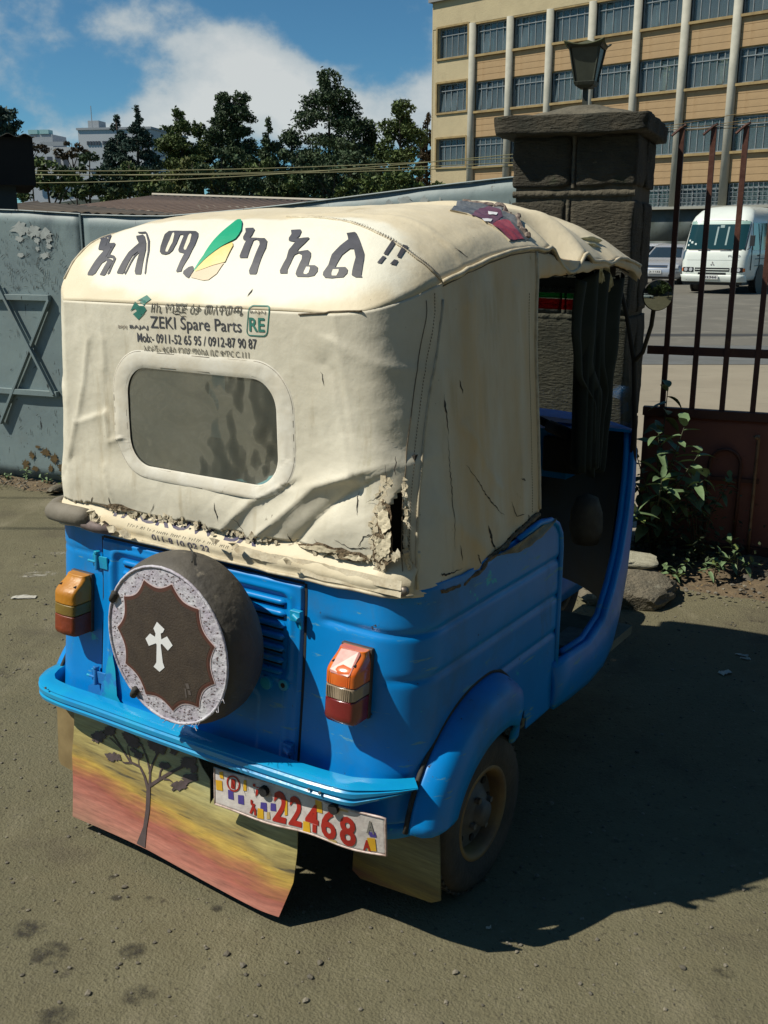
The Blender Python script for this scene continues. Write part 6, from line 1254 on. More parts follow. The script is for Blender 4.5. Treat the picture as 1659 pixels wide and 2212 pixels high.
# ------------------------------------------------------------------ right-hand gate with bars
M_RUST = mat("red_brown_gate_paint", (.075, .026, .016), .6, vary=(.11, .04, .024), vscale=7, bump=.3, bscale=30, spots=(((.17, .085, .035), 10, .58, .72), ((.03, .02, .015), 20, .64, .74)))
M_RUST2 = mat("faded_red_panel", (.26, .095, .062), .6, vary=(.20, .07, .048), vscale=3, bump=.2, bscale=20, spots=(((.26, .13, .09), 6, .58, .74), ((.07, .035, .025), 14, .64, .74)))
GR = empty('barred_gate', gw(4.10, 0), GRZ); tag(GR, "rusty red-brown metal gate with upright bars and solid lower panel", "gate")
for i in range(15):
    x = .07 + .1455 * i
    b = B(); b.box((x, 0, 1.43), (.026, .026, 1.36)); b.build('gate_bar', M_RUST, GR, bevel=.002)
    b = B(); b.tube([(x - .045, -.03, 2.075), (x - .005, -.014, 2.112), (x + .016, -.008, 2.124)], .0065, 6); b.build('bar_spike', M_RUST, GR)
b = B(); b.box((1.1, .002, 1.056), (2.25, .020, .042)); b.build('gate_rail', M_RUST, GR, bevel=.002)
b = B(); b.box((1.1, .0, .745), (2.25, .045, .045)); b.build('gate_rail', M_RUST, GR, bevel=.003)
b = B(); b.grid(lambda u, v: (-.02 + 2.24 * u, .006 + .004 * nz3(u * 3, v, 0, 3), .035 + .70 * v), 60, 16); b.build('gate_panel', M_RUST2, GR, smooth=True, solid=.003)
b = B(); b.box((1.1, .0, .05), (2.25, .04, .05)); b.build('gate_rail', M_RUST, GR)
def flatbar(name, pts, w, t, par, m): 
    b = B()
    for p, q in zip(pts, pts[1:]): b.bar(p, q, w, t, up=(0, 1, 0)) if False else b.tube([p, q], w / 2, 6)
    return b.build(name, m, par)
arch = [(.325, -.018, .12)] + [(.325, -.018, .3)] + [(.40 + .075 * math.cos(R(a)), -.018, .50 + .075 * math.sin(R(a))) for a in range(180, -1, -20)] + [(.475, -.018, .3), (.475, -.018, .12)]
for dx in (0, .50, 1.0): 
    b = B(); b.tube([(x + dx, y, z) for x, y, z in arch], .010, 6); b.build('scroll_bar', M_RUST, GR, smooth=True)
b = B(); b.box((.44, -.014, .42), (.26, .012, .02)); b.build('cross_strap', M_RUST, GR)
b = B(); b.tube([(.545, -.03, .66), (.548, -.03, .64), (.548, -.03, .20), (.55, -.03, .05)], .009, 8); b.tube([(.548, -.03, .64), (.53, -.05, .655)], .009, 8); b.build('drop_bolt', mat("worn_bolt", (.20, .10, .05), .5, metal=.3, vary=(.3, .2, .12), vscale=30), GR, smooth=True)
# strands of wire over the barred gate
M_WIRE = mat("rusty_wire", (.16, .11, .04), .6, metal=.3)
for i, (za, zb, zc_, n) in enumerate(((2.11, 2.20, 2.30, 0.0), (2.105, 2.16, 2.26, .02), (2.12, 2.28, 2.42, -.02), (2.10, 2.13, 2.20, .01))):
    pts = [gw(4.0 + .13 * j, n - .01 + .01 * math.sin(j), za + (zc_ - za) * (j / 14) ** 1.2 - .02 * math.sin(j / 14 * 3.14) + .004 * math.sin(j * 2.1 + i)) for j in range(15)]
    b = B(); b.tube(pts, .0016, 5); o = b.build('gate_wire', M_WIRE); tag(o, ["rusty wire over the barred gate, second from the bottom", "rusty wire over the barred gate, third from the bottom", "steepest rusty wire rising over the barred gate", "rusty wire lying lowest over the barred gate tops"][i], "wire", "wires over the barred gate")

# ------------------------------------------------------------------ left-hand sheet metal gate
def gate_mat():
    return mat("blue_grey_gate_paint", (.205, .265, .265), .55, vary=(.165, .215, .225), vscale=2.5, bump=.25, bscale=12, bdist=.01,
               spots=(((.20, .23, .22), 3.0, .55, .75), ((.10, .135, .145), 2.2, .58, .74, None, (1, 1, .4)), ((.03, .035, .035), 11, .635, .665, None, (2.5, 2.5, .7)), ((.05, .045, .03), 26, .68, .72)))
M_GATE = gate_mat(); M_GRUST = mat("gate_rust", (.14, .085, .025), .8, vary=(.07, .05, .02), vscale=30)
for nm, s0, s1, ztop, lab in (('sheet_metal_gate', -2.6, .612, lambda s: 1.782 - .055 * max(0, s), "blue-grey sheet metal gate leaf with crossed braces at the left"), ('sheet_metal_gate', .618, 3.46, lambda s: 1.745 - .02 * math.sin((s - .6) * 1.6) + max(0, s - 1.2) * .066, "blue-grey sheet metal gate leaf rising towards the stone gatepost")):
    gt = empty(nm, gw(s0, 0), GRZ); tag(gt, lab, "gate", "sheet metal gate leaves")
    b = B(); b.grid(lambda u, v: ((s1 - s0) * u, .004 * nz3(u * 6, v * 2, s0, 2), .035 + (ztop(s0 + (s1 - s0) * u) - .035) * v), 50, 24); b.build('gate_sheet', M_GATE, gt, smooth=True, solid=.003)
    n = 14; b = B(); b.tube([((s1 - s0) * i / n, -.006, ztop(s0 + (s1 - s0) * i / n)) for i in range(n + 1)], .005, 6); b.build('top_edge', M_GATE, gt)
    for z in (.62, 1.236):
        xe = (.335 - s0) if s0 < 0 else s1 - s0
        b = B(); b.box((xe / 2 if s0 < 0 else (xe / 2), -.020, z), (xe, .032, .036)); b.build('gate_rail', M_GATE, gt, bevel=.002)
    if s0 < 0:
        for k in range(4):
            o_ = -s0 - .62 * k
            for p, q in (((.331, 1.222), (-.163, .395)), ((-.075, 1.335 if k == 0 else 1.40), (.315, .615))):
                b = B(); b.bar((p[0] + o_, -.024 if q[1] < .5 else -.034, p[1]), (q[0] + o_, -.024 if q[1] < .5 else -.034, q[1]), .028, .018, up=(0, 1, 0)); b.build('brace', M_GATE, gt, bevel=.002)
            b = B(); b.bar((-.163 + o_, -.024, .395), (-.30 + o_, -.024, .61), .028, .018, up=(0, 1, 0)); b.build('brace', M_GATE, gt, bevel=.002)
        b = B(); b.box((.006 - s0 + .602, -.006, .9), (.012, .008, 1.7)); b.build('meeting_strip', M_GATE, gt)
        random.seed(12)
        def blot(cx, cz, r, n=26, sx=1.0):
            return [(cx + sx * r * math.cos(6.283 * i / n) * random.uniform(.45, 1.25), cz + r * math.sin(6.283 * i / n) * random.uniform(.45, 1.25)) for i in range(n)]
        M_PAPER = mat("torn_paper_residue", (.42, .45, .43), .8, vary=(.30, .33, .32), vscale=22)
        for cx, cz, r, sx in ((.14, 1.66, .045, 1.8), (.24, 1.645, .04, 1.7), (.33, 1.63, .035, 1.6), (.12, 1.60, .02, 1.8), (.26, 1.59, .025, .8), (.36, 1.60, .03, .9), (.35, 1.555, .02, 1.2), (.12, 1.50, .018, 1.6), (.31, 1.50, .022, 2.0), (.26, 1.54, .016, 1.0)):
            flat_poly('paper_scrap', blot(cx - s0, cz, r, 26, sx), lambda x, z: (x, -.0065, z), M_PAPER, gt, 0)
        for cx, cz, r, sx in ((.18, .22, .03, 1.3), (.25, .18, .04, .9), (.06, .19, .03, .8), (.12, .25, .015, 1.5), (.30, .12, .03, 1.2), (.21, .11, .03, .7), (.0, .12, .04, .8), (.36, .20, .02, 1), (.08, .10, .02, 1.5)):
            flat_poly('rust_patch', blot(cx - s0, cz, r, 30, sx), lambda x, z: (x, -.0070, z), M_GRUST, gt, 0)
        M_SCR = mat("dark_scratch", (.025, .03, .03), .8)
        b = B()
        for i in range(260):
            x = random.gauss(.16, .22); z = random.uniform(1.26, 1.62) if random.random() < .85 else random.uniform(.3, 1.2); l_ = random.uniform(.008, .05); a = random.choice((1.57, 1.57, 1.4, 1.75, 0.1, .6)); w = random.uniform(.0008, .0025)
            dx, dz = math.cos(a) * l_, math.sin(a) * l_; b.add([(x - s0 - w, -.0062, z), (x - s0 + w, -.0062, z + .001), (x - s0 + dx + w * .4, -.0062, z + dz), (x - s0 + dx * .5 - w, -.0062, z + dz * .5 + .003)], [(0, 1, 2, 3)])
        tag(b.build('scratches', M_SCR, gt, fix=False), kind='stuff')
    else:
        random.seed(9)
        for cx, cz, r, sx in ((2.75, 1.84, .03, 1.6), (2.86, 1.845, .022, 1.2), (2.66, 1.83, .02, 1.2), (2.95, 1.85, .012, .5)):
            flat_poly('paper_scrap', [(cx - s0 + sx * r * math.cos(6.283 * i / 22) * random.uniform(.5, 1.25), cz - .045 + r * math.sin(6.283 * i / 22) * random.uniform(.5, 1.25)) for i in range(22)], lambda x, z: (x, -.008, z), mat("torn_paper_residue"), gt, 0)

# overhead lines between poles outside the picture (their shadows cross the yard)
M_CABLE = mat("black_cable", (.02, .02, .02), .6)
for (y0_, y1_, z0_, z1_, r, lab) in ((4.75, 4.35, 5.6, 5.6, .011, "thick black overhead cable crossing the yard, nearer of two"), (5.45, 5.05, 5.6, 5.6, .010, "thick black overhead cable crossing the yard, farther of two")):
    b = B(); b.tube([(-14 + 28 * i / 24, y0_ + (y1_ - y0_) * i / 24, z0_ + (z1_ - z0_) * i / 24 - .5 * math.sin(math.pi * i / 24)) for i in range(25)], r, 6); o = b.build('overhead_cable', M_CABLE, smooth=True); tag(o, lab, "cable", "overhead cables above the yard")
M_LINE = mat("yellowed_wire", (.26, .24, .12), .6)
for i, (ya, yb, za, zb, sag, lab) in enumerate(((30, 30, 3.76, 3.86, .30, "yellowish overhead wire in front of the trees, uppermost on the left"), (30.5, 29, 3.62, 3.95, .46, "yellowish overhead wire in front of the trees, second from the top"), (29.5, 31, 3.55, 3.80, .28, "yellowish overhead wire in front of the trees, third from the top"), (31, 30, 3.66, 3.62, .25, "yellowish overhead wire in front of the trees, lowest on the right"))):
    b = B(); b.tube([(-26 + 31 * j / 30, ya + (yb - ya) * j / 30, za + .5 + (zb - za - .5) * j / 30 - sag * 2.0 * math.sin(math.pi * j / 30) + (.5 * (1 - j / 30) * 0)) for j in range(31)], .012, 5); o = b.build('overhead_wire', M_LINE, smooth=True); tag(o, lab, "wire", "wires in front of the trees")

# ------------------------------------------------------------------ office building
M_PLAST = mat("cream_yellow_render", (.47, .39, .235), .9, vary=(.40, .33, .20), vscale=.8, bump=.4, bscale=12, bdist=.03, spots=(((.30, .25, .15), 1.2, .56, .75, None, (1, 1, .3)),))
M_CLAD = mat("ochre_cladding", (.40, .27, .14), .85, vary=(.33, .22, .115), vscale=1.2, bump=.2, bscale=10, spots=(((.30, .18, .08), 2.0, .55, .75, None, (1, 1, .4)),))
M_LEDGE = mat("ochre_ledge", (.34, .25, .11), .9, vary=(.24, .17, .08), vscale=3)
M_COLM = mat("pale_column", (.42, .40, .33), .8, vary=(.34, .33, .27), vscale=2, spots=(((.24, .23, .19), 3, .58, .74, None, (1, 1, .3)),), bump=.3, bscale=10)
M_MULL = mat("grey_window_frame", (.22, .25, .26), .5, vary=(.16, .18, .19), vscale=5)
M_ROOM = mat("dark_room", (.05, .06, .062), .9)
M_CURT = mat("pale_teal_curtain", (.34, .52, .54), .9, vary=(.12, .24, .27), vscale=2, stretch=(6, 6, .4))
M_PAPERW = mat("crumpled_paper_lining", (.58, .54, .28), .9, vary=(.42, .40, .20), vscale=3, bump=.9, bscale=6, bdist=.1, spots=(((.12, .12, .07), 3.5, .60, .70),))
M_BASE = mat("dark_green_grey_panel", (.065, .080, .075), .5, vary=(.085, .10, .092), vscale=1.2, spots=(((.05, .06, .05), 2, .5, .7),))
M_GPANE = glass("office_glass", (.90, .96, .97), .02, 0.30, (.20, .26, .28), .35, ior=1.25)  # grey-blue diffuse layer paints the sky's reflection into the panes
FA = empty('office_building', (14.97, 52.0, 0), math.atan2(-.6848, .7288)); tag(FA, "long cream and ochre office block with round columns and rows of windows", "office building")
XL, XR = -16.65, 14.0
CX = [-13.72 + 2.585 * k for k in range(11)]
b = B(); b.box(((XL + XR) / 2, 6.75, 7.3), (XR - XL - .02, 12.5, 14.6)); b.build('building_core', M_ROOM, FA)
b = B(); b.box((XL - .01, 6.5, 7.4), (.10, 13.0, 14.8)); b.build('end_wall', M_PLAST, FA)
b = B(); b.box(((XL + CX[0]) / 2 - .1, .20, 13.95), (CX[0] - XL + .2, .5, 1.45)); b.V = []; b.F = []
def wallbox(name, xa, xb, za, zb, m, y0=0.0, y1=.45): b = B(); b.box(((xa + xb) / 2, (y0 + y1) / 2, (za + zb) / 2), (xb - xa, y1 - y0, zb - za)); return b.build(name, m, FA)
# end bay: solid wall pieces round three windows
wx0, wx1 = -16.25, -14.05
wallbox('end_bay_wall', XL, wx0, 3.1, 13.21, M_PLAST); wallbox('end_bay_wall', wx1, CX[0], 3.1, 13.21, M_PLAST)
for za, zb in ((3.1, 5.66), (7.24, 8.69), (10.26, 11.60)): wallbox('end_bay_wall', wx0, wx1, za, zb, M_PLAST, .002, .45)
wallbox('parapet', XL, XR, 13.21, 14.62, M_PLAST, -.03, .5); wallbox('cornice', XL - .15, XR, 14.62, 14.80, mat("grey_cornice", (.22, .22, .21), .8), -.28, .6)
wallbox('window_soffit', CX[0], XR, 13.12, 13.208, M_LEDGE, -.02, .5)
sp_mesh = None
for i, (xa, xb) in enumerate(zip(CX, CX[1:])):
    for zt in (11.42, 8.46, 5.48):
        for j in range(4):
            z1_ = zt - j * .315; b = None
            if sp_mesh is None:
                b = B(); b.box((0, 0, 0), (2.585, .06, .300)); o = b.build('cladding_plank', M_CLAD, FA); sp_mesh = o.data; o.location = ((xa + xb) / 2, .10, z1_ - .155)
            else:
                o = link('cladding_plank', sp_mesh, FA, ((xa + xb) / 2, .10 + .004 * ((i * 7 + j * 3) % 3), z1_ - .155))
    for zs in (11.49, 8.53, 5.55):
        b = B(); b.box(((xa + xb) / 2, .03, zs), (2.585, .26, .12)); b.build('window_sill', M_LEDGE, FA)
for zt in (11.42, 8.46, 5.48): wallbox('spandrel_back', CX[0], XR, zt - 1.30, zt, M_LEDGE, .14, .45)
wallbox('base_ledge', CX[0] - 2.9, XR, 3.02, 3.14, mat("grey_ledge", (.28, .28, .24), .8), -.35, .5)
wallbox('base_back', XL, XR, .0, 3.02, M_LEDGE, .12, .5)
pan = None
for i in range(21):
    for j in range(2):
        xa = XL + .05 + i * 1.45
        if pan is None: b = B(); b.box((0, 0, 0), (1.43, .05, 1.48)); o = b.build('base_panel', M_BASE, FA, bevel=.01, seg=1); pan = o.data; o.location = (xa + .72, .09, .75 + j * 1.5)
        else: link('base_panel', pan, FA, (xa + .72, .09, .75 + j * 1.5))
col = None
for x in CX:
    if col is None:
        b = B(); b.tube([(0, 0, 0), (0, 0, 10.05)], .205, 20); o = b.build('column', M_COLM, FA, smooth=False); o.location = (x, -.02, 3.14)
        for p in o.data.polygons: p.use_smooth = len(p.vertices) == 4
        col = o.data
    else: link('column', col, FA, (x, -.02, 3.14))
pane_m = {}
random.seed(44)
def window(xa, xb, za, zb, n, kind, grille=False):
    w = xb - xa; b = B(); y = .22
    for x in (xa + .03, xb - .03): b.box((x, y, (za + zb) / 2), (.06, .06, zb - za))
    for z in (za + .03, zb - .03): b.box(((xa + xb) / 2, y, z), (w - .12, .06, .06))
    tz = zb - (zb - za) * .24
    for i in range(1, n): b.box((xa + w * i / n, y - .002, (za + zb) / 2), (.040, .055, zb - za - .12))
    b.box(((xa + xb) / 2, y - .035, tz), (w - .13, .04, .045))
    if grille:
        for i in range(1, 3 * n): b.box((xa + w * i / (3 * n), y - .09, (za + zb) / 2), (.022, .02, zb - za))
        for i in range(1, 5): b.box(((xa + xb) / 2, y - .11, za + (zb - za) * i / 5), (w, .02, .022))
    o = b.build('window', M_MULL, FA)
    for i in range(n):
        pw = w / n - .045; key = (round(pw, 3), round(zb - za, 3))
        if key not in pane_m: q = B(); q.box((0, 0, 0), (pw, .012, zb - za - .13)); p = q.build('pane', M_GPANE, o); pane_m[key] = p.data
        else: p = link('pane', pane_m[key], o)
        p.location = (xa + w * (i + .5) / n, y + .01, (za + zb) / 2)
        if random.random() < .12 and not grille: p.rotation_euler = (R(-6), 0, 0)
    if kind == 'curtain':
        q = B(); s = random.random() * 9; q.grid(lambda u, v: (xa + .06 + (w - .12) * u, y + .20 + .05 * math.sin(u * 62 + s + .6 * math.sin(v * 3)) + .02 * math.sin(u * 23 + s), za + .05 + (zb - za - .1) * v), 90, 4); q.build('curtain', M_CURT, o, smooth=True)
    elif kind:
        q = B(); a, c, h_ = kind
        q.grid(lambda u, v: (xa + w * (a + (c - a) * u), y + .12 + .05 * nz3(u * 4, v * 3, xa), za + .04 + (zb - za - .08) * (h_ + .06 * nz3(u, 0, xa, 5)) * v), 20, 10); q.build('paper_lining', M_PAPERW, o, smooth=True)
for za, zb, kd in ((11.62, 13.19, None), (8.71, 10.24, None), (5.68, 7.22, None)): window(wx0, wx1, za, zb, 5, kd)
for za, zb in ((11.56, 13.24), (8.64, 10.30), (5.62, 7.28)):
    b = B()
    for x in (wx0 - .05, wx1 + .05): b.box((x, -.03, (za + zb) / 2), (.10, .12, zb - za + .1))
    for z in (za - .0, zb + .02): b.box(((wx0 + wx1) / 2, -.032, z), (wx1 - wx0, .12, .10))
    b.build('window_surround', M_LEDGE, FA)
fl2 = [None, None, (.25, 1, 1), (.3, .95, .85), (.3, 1, .95), (.2, 1, .8), (.5, 1, .7), (.2, 1, .9), (.1, .9, .9), (.2, 1, 1)]
fl3 = [None, None, (.1, 1, 1), (.0, 1, 1), (.15, 1, 1), (.0, .8, 1), (0, 1, .95), (.2, 1, .8), (0, .7, .9), (.1, .9, 1)]
for i, (xa, xb) in enumerate(zip(CX, CX[1:])):
    xa += .18; xb -= .18
    window(xa, xb, 11.55, 13.12, 5, 'curtain'); window(xa, xb, 8.60, 10.13, 6, fl2[i % 10]); window(xa, xb, 5.62, 7.15, 6, fl3[i % 10]); window(xa, xb, 3.15, 4.17, 3, (.05, .95, 1) if i in (4, 6, 7, 9) else None, True)

# ------------------------------------------------------------------ vehicles in the compound
M_BUSW = mat("white_bus_paint", (.72, .76, .70), .3, vary=(.64, .68, .62), vscale=2, spec=.5, coat=.4)
M_VGL = glass("vehicle_glass", (.35, .52, .50), .05, .12, (.04, .06, .06), 3)
M_VDARK = mat("vehicle_black_trim", (.015, .016, .017), .5)
M_LAMP = mat("headlamp_glass", (.45, .47, .48), .1, spec=.8, coat=.6)
M_PLATE = mat("small_plate_white", (.6, .6, .58), .5); M_PRINT = mat("small_plate_ink", (.04, .04, .05), .6)
def ring_pts(w, f, bk, r, n=8):
    P = []
    for cx, cy, a0 in ((w - r, f - r, 0), (-w + r, f - r, 90), (-w + r, bk + r, 180), (w - r, bk + r, 270)):
        for i in range(n + 1): a = R(a0 + 90 * i / n); P.append((cx + r * math.cos(a), cy + r * math.sin(a)))
    return P
def ring_stack(levels, n=8):
    b = B(); m_ = None
    for z, w, f, bk, r in levels:
        P = ring_pts(w, f, bk, r, n); m_ = len(P); b.V += [(x, y, z) for x, y in P]
    for j in range(len(levels) - 1):
        for i in range(m_): b.F.append((j * m_ + i, j * m_ + (i + 1) % m_, (j + 1) * m_ + (i + 1) % m_, (j + 1) * m_ + i))
    b.F.append(tuple(range((len(levels) - 1) * m_, len(levels) * m_))); b.F.append(tuple(range(m_ - 1, -1, -1))); return b
def road_wheel(parent, x, y, r, w):
    wh = empty('wheel', (x, y, r), 0, parent); M = Matrix.Rotation(R(90), 4, 'Y')
    b = B(); b.lathe([(r * .6, -w / 2), (r * .95, -w / 2), (r, -w / 2 + .02), (r, w / 2 - .02), (r * .95, w / 2), (r * .6, w / 2)], 28, M); b.build('tyre', M_BLACK, wh, smooth=True)
    b = B(); b.lathe([(r * .6, -w / 2 + .01), (r * .5, -w / 2 + .04), (.0, -w / 2 + .05), (.0, w / 2 - .05), (r * .5, w / 2 - .04), (r * .6, w / 2 - .01)], 24, M); b.build('rim', M_STEEL, wh, smooth=True)
BUS = empty('minibus', (9.80, 31.0, 0), R(144)); tag(BUS, "white minibus parked beyond the barred gate, facing the camera", "minibus")
FZ = [(.40, -.03), (.52, .0), (.95, .0), (1.20, -.05), (1.28, -.09), (2.10, -.44), (2.25, -.55), (2.42, -.80), (2.52, -1.05), (2.57, -1.5)]
WZ = [(.40, .94), (.52, .98), (1.20, 1.0), (1.28, .985), (2.10, .93), (2.25, .88), (2.42, .78), (2.52, .62), (2.57, .3)]
def busf(z): return interp(z, FZ)
def busw(z): return interp(z, WZ)
def brow(z): return (busw(z), busf(z), -6.9, .24)
ring_stack([(z, *brow(z)) if z < 2.5 else (z, busw(z), busf(z), -6.9 + (z - 2.45) * 2, .2) for z in (.40, .46, .52, .70, .95, 1.10, 1.20, 1.28, 1.5, 1.8, 2.10, 2.18, 2.25, 2.34, 2.42, 2.48, 2.52, 2.57)], 10).build('bus_body', M_BUSW, BUS, smooth=True)
def bfront(x, z, e):
    w, r = busw(z), .24; d = 0
    if abs(x) > w - r: q = min(1, (abs(x) - (w - r)) / r); d = r * (1 - math.sqrt(max(0, 1 - q * q)))
    return (x, busf(z) - d + e, z)
def bgrid(name, xa, xb, za, zb, m, e=.015, nx=14, nz_=8, sh=0.0): b = B(); b.grid(lambda u, v: bfront(xa + (xb - xa) * u + sh * v * (1 - 2 * u), za + (zb - za) * v, e), nx, nz_); return b.build(name, m, BUS, smooth=True)
bgrid('windscreen_surround', -.90, .90, 1.27, 2.13, M_VDARK, .008); wsb = bgrid('bus_windscreen', -.87, .87, 1.30, 2.02, mat("dark_green_glass", (.008, .035, .035), .06, spec=.8, coat=.5), .018)
bgrid('sun_visor_strip', -.87, .87, 2.02, 2.11, mat("pale_green_tint", (.25, .38, .33), .3), .019)
for xx, w_, za, zb in ((-.30, .05, 1.42, 1.95), (-.55, .05, 1.45, 1.92), (.02, .05, 1.42, 1.95), (-.1, .12, 1.92, 2.0)): bgrid('seat_glimpse', xx - w_ / 2, xx + w_ / 2, za, zb, mat("pale_seat_cover", (.22, .30, .29), .7), .0205, 3, 4)
for xx, zz, s in ((.80, 1.55, .05), (.72, 1.50, .06), (.82, 1.42, .05), (.60, 1.45, .05)): bgrid('windscreen_sticker', xx - s / 2, xx + s / 2, zz - s / 2, zz + s / 2, mat("white_sticker", (.5, .58, .56), .6), .021, 3, 3)
bgrid('front_crease', -.90, .90, .985, .992, mat("panel_shadow", (.25, .27, .25), .5), .004)
bgrid('grille', -.52, .52, .66, .77, M_VDARK, .006); bgrid('grille_bar', -.50, .50, .705, .725, M_BUSW, .016); bgrid('lower_grille', -.42, .42, .56, .63, M_VDARK, .006)
b = B(); b.grid(lambda u, v: bfront(-.97 + 1.94 * u, .36 + .20 * v, .05 + .02 * math.sin(v * 3.14)), 30, 8); b.build('bus_bumper', M_BUSW, BUS, smooth=True, solid=.04)
for sg in (-1, 1):
    bgrid('headlight_bezel', sg * .56, sg * .90, .64, .78, M_VDARK, .010, 10, 5)
    for xx in (.64, .79): b = B(); p = Vector(bfront(sg * xx, .71, .0)); b.tube([p, p + Vector((0, .03, 0))], .055, 16); b.build('headlight', M_LAMP, BUS, bevel=.008)
    b = B(); b.grid(lambda u, v: bfront(sg * (.45 + .35 * u), .40 + .07 * v, .085), 8, 3); b.build('fog_recess', M_VDARK, BUS)
    b = B(); p = Vector(bfront(sg * .5, 1.28, .03)); b.tube([p, p + Vector((-sg * .35, .02, .03))], .010, 5); b.build('wiper', M_VDARK, BUS)
    b = B(); b.tube([(sg * .95, -.15, 1.30), (sg * 1.10, .12, 1.34), (sg * 1.15, .15, 1.5)], .014, 6); b.box((sg * 1.16, .15, 1.55), (.13, .06, .30)); b.build('wing_mirror', M_VDARK, BUS, bevel=.01)
    b = B(); b.grid(lambda u, v: bfront(sg * (.90 + .05 * u), .66 + .10 * v, .012), 4, 4); b.build('indicator', mat("orange_lens"), BUS)
for a in (90, 210, 330):
    cx, cz = .04 * math.cos(R(a)) * 1.0, .88 + .04 * math.sin(R(a)); P = [(cx + .034 * math.cos(R(a)), cz + .034 * math.sin(R(a))), (cx + .020 * math.cos(R(a + 90)), cz + .020 * math.sin(R(a + 90))), (cx - .034 * math.cos(R(a)), cz - .034 * math.sin(R(a))), (cx - .020 * math.cos(R(a + 90)), cz - .020 * math.sin(R(a + 90)))]
    flat_poly('bus_emblem', P, lambda x, z: bfront(x, z, .012), mat("emblem_red_grey", (.25, .22, .22), .4), BUS, 0)
text_on('bus_lettering', "FUSO", lambda x, z: bfront(-x, z, .012), mat("grey_lettering", (.20, .22, .22), .5), BUS, (.44, .80, 1.08, 1.14), bold=.02, step=.2)
b = B(); p = bfront(0, .53, .10); b.box((p[0], p[1] + .02, .50), (.46, .015, .12)); b.build('bus_plate', M_PLATE, BUS)
text_on('bus_plate_number', "42366", lambda x, z: (-x, p[1] + .032, z), M_PRINT, BUS, (-.20, .20, .465, .535), bold=.03, step=0)
def bside(sg, y, z, e): return (sg * (busw(z) + e), y, z)
for sg in (-1, 1):
    for ya, yb in ((-.55, -1.18), (-1.30, -2.2), (-2.3, -3.3), (-3.4, -4.4), (-4.5, -5.5), (-5.6, -6.5)):
        b = B(); b.grid(lambda u, v: bside(sg, ya + (yb - ya) * u, 1.28 + .78 * v, .012), 4, 6); b.build('side_window', mat("dark_green_glass"), BUS, smooth=True)
    b = B(); b.box((sg * 1.005, -1.24, 1.30), (.02, .02, 1.5)); b.box((sg * 1.005, -.42, 1.15), (.02, .02, .9)); b.build('door_line', M_VDARK, BUS)
    b = B(); b.box((sg * 1.01, -1.08, 1.12), (.03, .14, .04)); b.build('door_handle', M_VDARK, BUS)
    for z in (1.02, .82): b = B(); b.box((sg * 1.005, -3.8, z), (.012, 6.0, .02)); b.build('side_stripe', mat("green_stripe", (.03, .08, .07), .5), BUS)
    for y in (-1.45, -5.2):
        b = B(); b.tube([(sg * .97, y, .40), (sg * 1.012, y, .40)], .45, 26); b.build('wheel_arch', M_VDARK, BUS); road_wheel(BUS, sg * .88, y, .37, .22)
b = B(); b.box((0, -3.4, .33), (1.7, 6.4, .14)); b.build('underside', M_VDARK, BUS)

